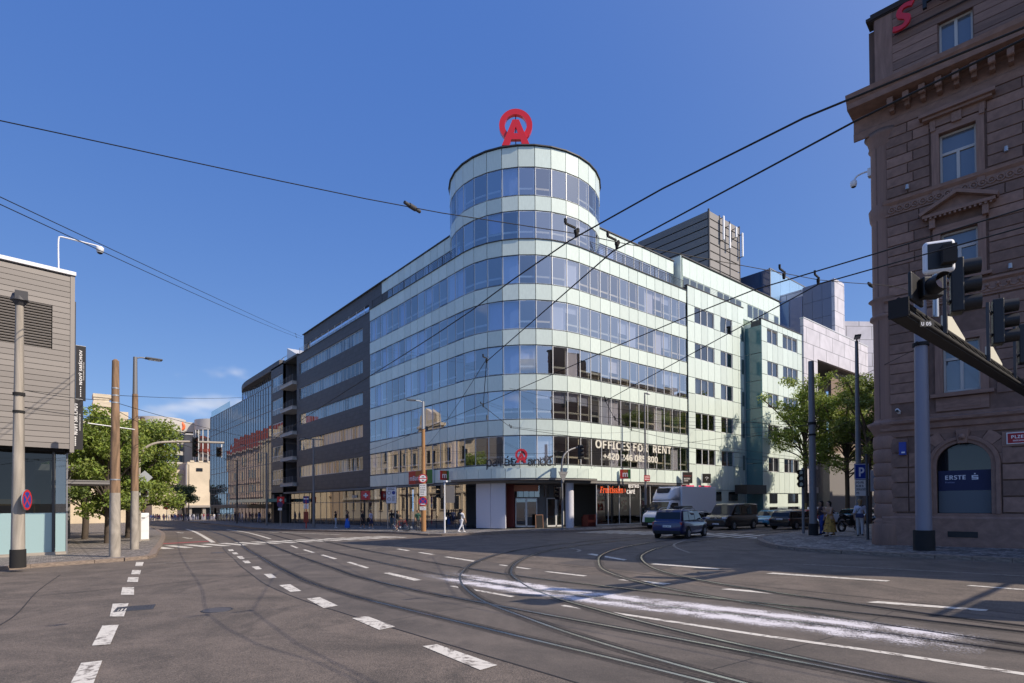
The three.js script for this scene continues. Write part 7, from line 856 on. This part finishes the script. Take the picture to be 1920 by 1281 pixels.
/* ---------- people ---------- */
function figure(o, cell) { // one continuous skin from tapered capsules; returns geometry with vertex colours
  const J = o.J, C = o.C, caps = [];
  const cap = (a, b, ra, rb, col, k = 0.03) => caps.push([...a, ...b, ra, rb, col, k]);
  const { hip, chest, neck, head } = J;
  cap([hip[0], hip[1], hip[2] - 0.07], [hip[0], hip[1], hip[2] + 0.07], 0.115, 0.115, C.bottom); cap(hip, [lerp(hip[0], chest[0], 0.45), lerp(hip[1], chest[1], 0.45), lerp(hip[2], chest[2], 0.45)], 0.12, 0.112, C.top); cap([chest[0], chest[1] - 0.02, chest[2] - 0.09], [chest[0], chest[1] - 0.02, chest[2] + 0.09], 0.105, 0.105, C.top); cap([lerp(hip[0], chest[0], 0.45), lerp(hip[1], chest[1], 0.45), hip[2]], chest, 0.112, 0.125, C.top);
  cap(chest, neck, 0.09, 0.055, C.top); cap(neck, [neck[0] + (head[0] - neck[0]) * 0.5, neck[1] + 0.06, neck[2]], 0.052, 0.052, C.skin);
  cap([head[0], head[1] + 0.03, head[2]], [head[0] - 0.005, head[1] + 0.035, head[2]], 0.092, 0.092, C.skin, 0.02); cap([head[0] + 0.02, head[1] - 0.06, head[2]], [head[0] + 0.03, head[1] - 0.065, head[2]], 0.058, 0.05, C.skin, 0.03); cap([head[0] + 0.1, head[1] - 0.01, head[2]], [head[0] + 0.115, head[1] - 0.025, head[2]], 0.014, 0.018, C.skin, 0.012);
  for (const s of [-1, 1]) { const q = s < 0 ? 'L' : 'R'; const sh = J['sh' + q], el = J['el' + q], wr = J['wr' + q], kn = J['kn' + q], an = J['an' + q];
    cap(sh, el, 0.058, 0.044, C.sleeve ?? C.top); cap(el, wr, 0.042, 0.03, C.fore ?? C.skin); const dx = wr[0] - el[0], dy = wr[1] - el[1], dz = wr[2] - el[2], l = Math.hypot(dx, dy, dz), u = [dx / l, dy / l, dz / l]; const hd = [wr[0] + u[0] * 0.07, wr[1] + u[1] * 0.07, wr[2] + u[2] * 0.07]; cap(wr, hd, 0.03, 0.034, C.skin, 0.015); for (let f = 0; f < 4; f++) { const o2 = (f - 1.5) * 0.018; cap([hd[0] + o2, hd[1], hd[2]], [hd[0] + o2 + u[0] * (0.07 - Math.abs(f - 1.3) * 0.008) + 0.008, hd[1] + u[1] * 0.075, hd[2] + u[2] * 0.075 - s * 0.012], 0.0095, 0.008, C.skin, 0.006); } cap([wr[0] + 0.025, wr[1] + u[1] * 0.03, wr[2]], [wr[0] + 0.05 + u[0] * 0.06, wr[1] + u[1] * 0.08, wr[2] - s * 0.01], 0.012, 0.009, C.skin, 0.008);
    cap([hip[0], hip[1] - 0.03, hip[2] + s * 0.085], kn, 0.098, 0.066, C.bottom); cap(kn, an, 0.062, 0.043, C.shin ?? C.bottom); cap([an[0] - 0.03, an[1] - 0.03, an[2]], [an[0] + 0.15, an[1] - 0.055, an[2] + s * 0.02], 0.042, 0.034, C.shoe, 0.02); }
  if (C.hair) { cap([head[0] - 0.028, head[1] + 0.05, head[2]], [head[0] - 0.036, head[1] + 0.03, head[2]], 0.103, 0.1, C.hair, 0.01); if (o.long) cap([head[0] - 0.06, head[1] + 0.03, head[2]], [head[0] - 0.075, head[1] - o.long, head[2]], 0.085, 0.06, C.hair, 0.02); }
  const R = Math.ceil(1.95 / cell), mc = new MarchingCubes(R, MAT.white, false, false, 200000); mc.isolation = 0; mc.reset(); const f = mc.field, half = R / 2, S = 0.975; // cube of 1.95 m centred at y = 0.92
  const SK = {}; f.fill(-1);
  const dist = (c, x, y, z) => { const bx = c[3] - c[0], by = c[4] - c[1], bz = c[5] - c[2], l2 = bx * bx + by * by + bz * bz || 1e-9, t = clamp(((x - c[0]) * bx + (y - c[1]) * by + (z - c[2]) * bz) / l2); return Math.hypot(x - c[0] - bx * t, y - c[1] - by * t, z - c[2] - bz * t) - lerp(c[6], c[7], t); };
  const D = new Float32Array(R * R * R).fill(1);
  for (const c of caps) { const pad = 0.09, lo = [0, 1, 2].map((i) => Math.min(c[i], c[i + 3]) - Math.max(c[6], c[7]) - pad), hi = [0, 1, 2].map((i) => Math.max(c[i], c[i + 3]) + Math.max(c[6], c[7]) + pad); const gi = (v, o2) => clamp(Math.floor((v - o2) / S * half + half), 1, R - 2), off = [0, 0.92, 0];
    for (let k = gi(lo[2], 0); k <= gi(hi[2], 0) + 1; k++) for (let j = gi(lo[1], 0.92); j <= gi(hi[1], 0.92) + 1; j++) for (let i = gi(lo[0], 0); i <= gi(hi[0], 0) + 1; i++) { const x = (i - half) / half * S, y = (j - half) / half * S + 0.92, z = (k - half) / half * S, id = i + j * R + k * R * R, d = dist(c, x, y, z), a = D[id], kk = c[9], h = Math.max(kk - Math.abs(a - d), 0) / kk; D[id] = Math.min(a, d) - h * h * kk * 0.25; } }
  for (let i = 0; i < f.length; i++) f[i] = -D[i];
  mc.update(); const n = mc.count, pos = new Float32Array(n * 3), nor = new Float32Array(n * 3), col = new Float32Array(n * 3);
  for (let i = 0; i < n; i++) { const x = mc.positionArray[i * 3] * S, y = mc.positionArray[i * 3 + 1] * S + 0.92, z = mc.positionArray[i * 3 + 2] * S; pos.set([x, y, z], i * 3); nor.set([mc.normalArray[i * 3], mc.normalArray[i * 3 + 1], mc.normalArray[i * 3 + 2]], i * 3); let bd = 9, bc = C.top; for (const c of caps) { const d = dist(c, x, y, z); if (d < bd) { bd = d; bc = c[8]; } } col.set(bc, i * 3); }
  const g = new THREE.BufferGeometry(); g.setAttribute('position', new THREE.BufferAttribute(pos, 3)); g.setAttribute('normal', new THREE.BufferAttribute(nor, 3)); g.setAttribute('color', new THREE.BufferAttribute(col, 3)); g.computeVertexNormals(); return g;
}
const pose = (p) => { // x forward, z to the right; stride and arm swing in metres
  const s = p.stride || 0, a = p.swing ?? s * 0.6, ln = p.lean || 0, J = { hip: [0, 0.93, 0], chest: [ln * 0.6, 1.34, 0], neck: [ln * 0.8, 1.46, 0], head: [ln + (p.nod || 0), 1.60, 0] };
  for (const [q, z, k] of [['L', -1, 1], ['R', 1, -1]]) { J['sh' + q] = [ln * 0.7, 1.38, z * 0.17]; J['el' + q] = p['el' + q] || [ln * 0.5 - k * a * 0.35, 1.10, z * 0.235]; J['wr' + q] = p['wr' + q] || [ln * 0.4 - k * a * 0.75 + 0.07, 0.87, z * 0.22]; J['kn' + q] = [k * s * 0.45 + 0.03, 0.5, z * 0.085]; J['an' + q] = [k * s - (k < 0 ? 0.05 : 0), 0.085 + (k * s < -0.05 ? 0.05 : 0), z * 0.08]; }
  return J; };
const skinA = [0.42, 0.25, 0.17], skinB = [0.34, 0.19, 0.12];
const bodyMat = std(0xffffff, 0.8, 0, { vertexColors: true });
function person(label, x, z, y, head, o) { const t = thing('person', label, 'person', [x, y, z], -head * Math.PI / 180, o.group); t.scale.setScalar(o.scale || 1); obj('body', figure({ J: pose(o.p || {}), C: o.C, long: o.long }, o.cell || 0.026), bodyMat, t); if (o.extra) o.extra(t); return t; }
const blk = [0.014, 0.014, 0.017], jean = [0.12, 0.17, 0.27], wht = [0.68, 0.68, 0.7], hairD = [0.02, 0.014, 0.01], hairB = [0.3, 0.19, 0.09];
person('person in white with dark hair striding along the kerb before the white wall', 24.0, -35.3, yMain(24, -35.3), -5, { p: { stride: 0.3, lean: 0.05 }, C: { skin: skinA, hair: hairD, top: wht, bottom: [0.6, 0.62, 0.68], shoe: wht, sleeve: wht, fore: skinA } , scale: 1.0, cell: 0.02, extra: (t) => obj('backpack', rbox(0.16, 0.4, 0.28, 0.06, -0.18, 1.2, 0), MAT.blackMatt, t) });
person('person in a black top and pale jeans facing the shop glass', 23.2, -57.4, yMain(23.2, -57.4), 20, { p: { elR: [0.1, 1.45, 0.3], wrR: [0.15, 1.68, 0.28] }, C: { skin: skinA, hair: hairD, top: blk, bottom: [0.35, 0.42, 0.52], shoe: wht } });
person('person in a black top and wide bright blue trousers', 22.6, -53, yMain(22.6, -53), 160, { p: { stride: 0.05 }, C: { skin: skinA, hair: hairD, top: blk, bottom: [0.02, 0.12, 0.55], shoe: wht, sleeve: skinA }, long: 0.25, extra: (t) => obj('wide_trousers', lathe([[0.15, 0.98], [0.2, 0.7], [0.24, 0.4], [0.27, 0.12], [0.2, 0.12]], 20), std(lin(0.02, 0.13, 0.6), 0.8), t) });
person('person all in black with white shoes walking beside another', 23.4, -51.3, yMain(23.4, -51.3), 65, { p: { stride: 0.16 }, C: { skin: skinB, hair: hairD, top: blk, bottom: blk, shin: skinB, shoe: wht, sleeve: blk } });
person('person in a pale patterned shirt and dark shorts carrying a bag', 23.8, -50.3, yMain(23.8, -50.3), 70, { p: { stride: 0.12 }, C: { skin: skinA, hair: hairD, top: [0.4, 0.38, 0.5], bottom: [0.03, 0.03, 0.09], shin: skinA, shoe: wht }, extra: (t) => obj('bag', rbox(0.14, 0.4, 0.3, 0.05, -0.05, 0.85, 0.32), MAT.blackMatt, t) });
person('person in a dark top standing close to the shop glass', 25.4, -49.2, yMain(25.4, -49.2), 100, { p: {}, C: { skin: skinB, hair: hairD, top: blk, bottom: [0.08, 0.12, 0.15], shoe: blk } });
person('person in a dark top and jeans before the zone sign', 24.9, -47.5, yMain(24.9, -47.5), 60, { p: { stride: 0.1 }, C: { skin: skinA, hair: hairB, top: [0.04, 0.035, 0.04], bottom: jean, shoe: wht }, long: 0.2 });
person('person in a black shirt standing over the red bicycle', 23.0, -43.6, yMain(23, -43.6), 20, { p: { lean: 0.08, elR: [0.15, 1.12, 0.24], wrR: [0.35, 1.02, 0.2], elL: [0.15, 1.12, -0.24], wrL: [0.35, 1.02, -0.2] }, C: { skin: skinB, hair: hairD, top: blk, bottom: [0.1, 0.09, 0.08], shin: skinB, shoe: wht } });
person('person in a dark green shirt behind the orange brown lamp post', 23.9, -41.6, yMain(23.9, -41.6), 100, { p: {}, C: { skin: skinB, hair: hairD, top: [0.012, 0.06, 0.045], bottom: [0.03, 0.03, 0.04], shoe: blk, sleeve: [0.012, 0.06, 0.045] } });
person('woman in a long yellow dress walking past the grey tram pole', 30.6, -11.95, yRight(30.6, -11.95), 215, { p: { stride: 0.2, lean: 0.03, nod: 0.04, elR: [0.14, 1.14, 0.2], wrR: [0.33, 1.22, 0.08], elL: [0.12, 1.12, -0.2], wrL: [0.3, 1.2, -0.08] }, C: { skin: skinA, hair: hairD, top: [0.42, 0.25, 0.14], bottom: skinA, shoe: [0.1, 0.07, 0.05], sleeve: skinA }, long: 0.16, cell: 0.015, scale: 1.03, extra: (t) => { const g = lathe([[0.15, 1.06], [0.165, 0.98], [0.215, 0.82], [0.235, 0.6], [0.265, 0.4], [0.31, 0.22], [0.29, 0.22]], 48), p = g.attributes.position; for (let i = 0; i < p.count; i++) { const a = Math.atan2(p.getZ(i), p.getX(i)), k = 1 + 0.06 * Math.sin(a * 9) * clamp((1 - p.getY(i)) * 1.4); p.setX(i, p.getX(i) * k + (0.9 - p.getY(i)) * 0.03); p.setZ(i, p.getZ(i) * k * 0.85); } g.computeVertexNormals(); obj('dress', g, new THREE.MeshStandardMaterial({ color: 0xffffff, roughness: 0.85, side: THREE.DoubleSide, map: dataTex(128, (u, v) => { const q = tnoise(u, v, 14, 3, 4) > 0.12 ? 0.7 : 1; return [0.72 * q, 0.55 * q, 0.27 * q]; }, true, 1) }), t); } });
person('woman in dark clothes with blue trousers half hidden by the woman in yellow', 31.6, -12.75, yRight(31.6, -12.75), 215, { p: { stride: 0.12, nod: 0.05, elR: [0.14, 1.14, 0.2], wrR: [0.33, 1.2, 0.08] }, C: { skin: skinA, hair: hairD, top: [0.05, 0.03, 0.04], bottom: [0.02, 0.06, 0.3], shoe: blk, sleeve: skinA }, long: 0.3, cell: 0.018, scale: 1.04 });
person('woman in a white shirt and pale trousers with a blue shoulder bag seen from behind', 31.1, -10.75, yRight(31.1, -10.75), -20, { p: { stride: 0.14 }, C: { skin: skinA, hair: hairB, top: [0.62, 0.6, 0.68], bottom: [0.5, 0.46, 0.44], shoe: [0.08, 0.07, 0.07], sleeve: [0.62, 0.6, 0.68] }, long: 0.14, cell: 0.015, scale: 1.07, extra: (t) => { obj('shoulder_bag', rbox(0.1, 0.2, 0.32, 0.03, -0.16, 0.98, -0.02), std(lin(0.015, 0.02, 0.09), 0.5), t); obj('strap', tube([[-0.14, 1.06, -0.16], [-0.12, 1.3, -0.02], [-0.05, 1.46, 0.13], [0.06, 1.42, 0.15]], 0.014, 20), MAT.black, t); } });
{ // far crowd at the end of the tram street: a mass of small figures
  const r = rng(88), gs = [], base = [0, 1, 2].map((i) => { const J = pose({ stride: 0.12 * i }); const C = { skin: [1, 0.6, 0.42], hair: [0.06, 0.05, 0.04], top: [1, 1, 1], bottom: [0.3, 0.3, 0.38], shoe: [0.1, 0.1, 0.1] }; return figure({ J, C }, 0.075); });
  const cols = [[0.5, 0.5, 0.55], [0.03, 0.03, 0.04], [0.35, 0.08, 0.1], [0.06, 0.1, 0.3], [0.5, 0.42, 0.3], [0.1, 0.1, 0.12], [0.6, 0.6, 0.62], [0.3, 0.12, 0.2]];
  for (let i = 0; i < 70; i++) { const g = base[i % 3].clone(), c = cols[Math.floor(r() * 8)], k = g.attributes.color; for (let j = 0; j < k.count; j++) if (k.getX(j) > 0.9) k.setXYZ(j, ...c); const x = 16 + r() * 20, z = -172 + r() * 22 - (x - 16) * 0.4; g.scale(1, 0.95 + r() * 0.12, 1); g.rotateY(r() * 6.28); g.translate(x, G(z), z); gs.push(g); }
  for (let i = 0; i < 9; i++) { const g = base[i % 3].clone(), c = cols[Math.floor(r() * 8)], k = g.attributes.color; for (let j = 0; j < k.count; j++) if (k.getX(j) > 0.9) k.setXYZ(j, ...c); const z = -95 - r() * 45, x = 24.5 + r() * 2; g.rotateY(r() * 6.28); g.translate(x, yMain(x, z), z); gs.push(g); }
  tag(obj('crowd', mergeGeometries(gs.map((g) => { g.deleteAttribute('uv'); return g; })), bodyMat), 'distant crowd of pedestrians at the end of the tram street', 'crowd', null, 'stuff'); }
for (const [x, y, z, l] of [[8, 35, -33, 'small dark bird flying high in the clear sky left of the tower'], [9.4, 33.6, -34, 'second small dark bird flying just below the first']]) { const t = thing('bird', l, 'bird', [x, y, z], 0.6); obj('body', [lathe([[0.001, -0.16], [0.04, -0.08], [0.05, 0.02], [0.03, 0.12], [0.001, 0.17]], 10).rotateZ(Math.PI / 2), ext([[0, 0], [0.12, 0.02], [0.05, 0.4], [-0.04, 0.42]], 0.01).rotateX(Math.PI / 2 - 0.4), ext([[0, 0], [0.12, 0.02], [0.05, 0.4], [-0.04, 0.42]], 0.01).rotateX(-Math.PI / 2 + 0.4)], MAT.blackMatt, t); }

renderer.render(scene, camera);
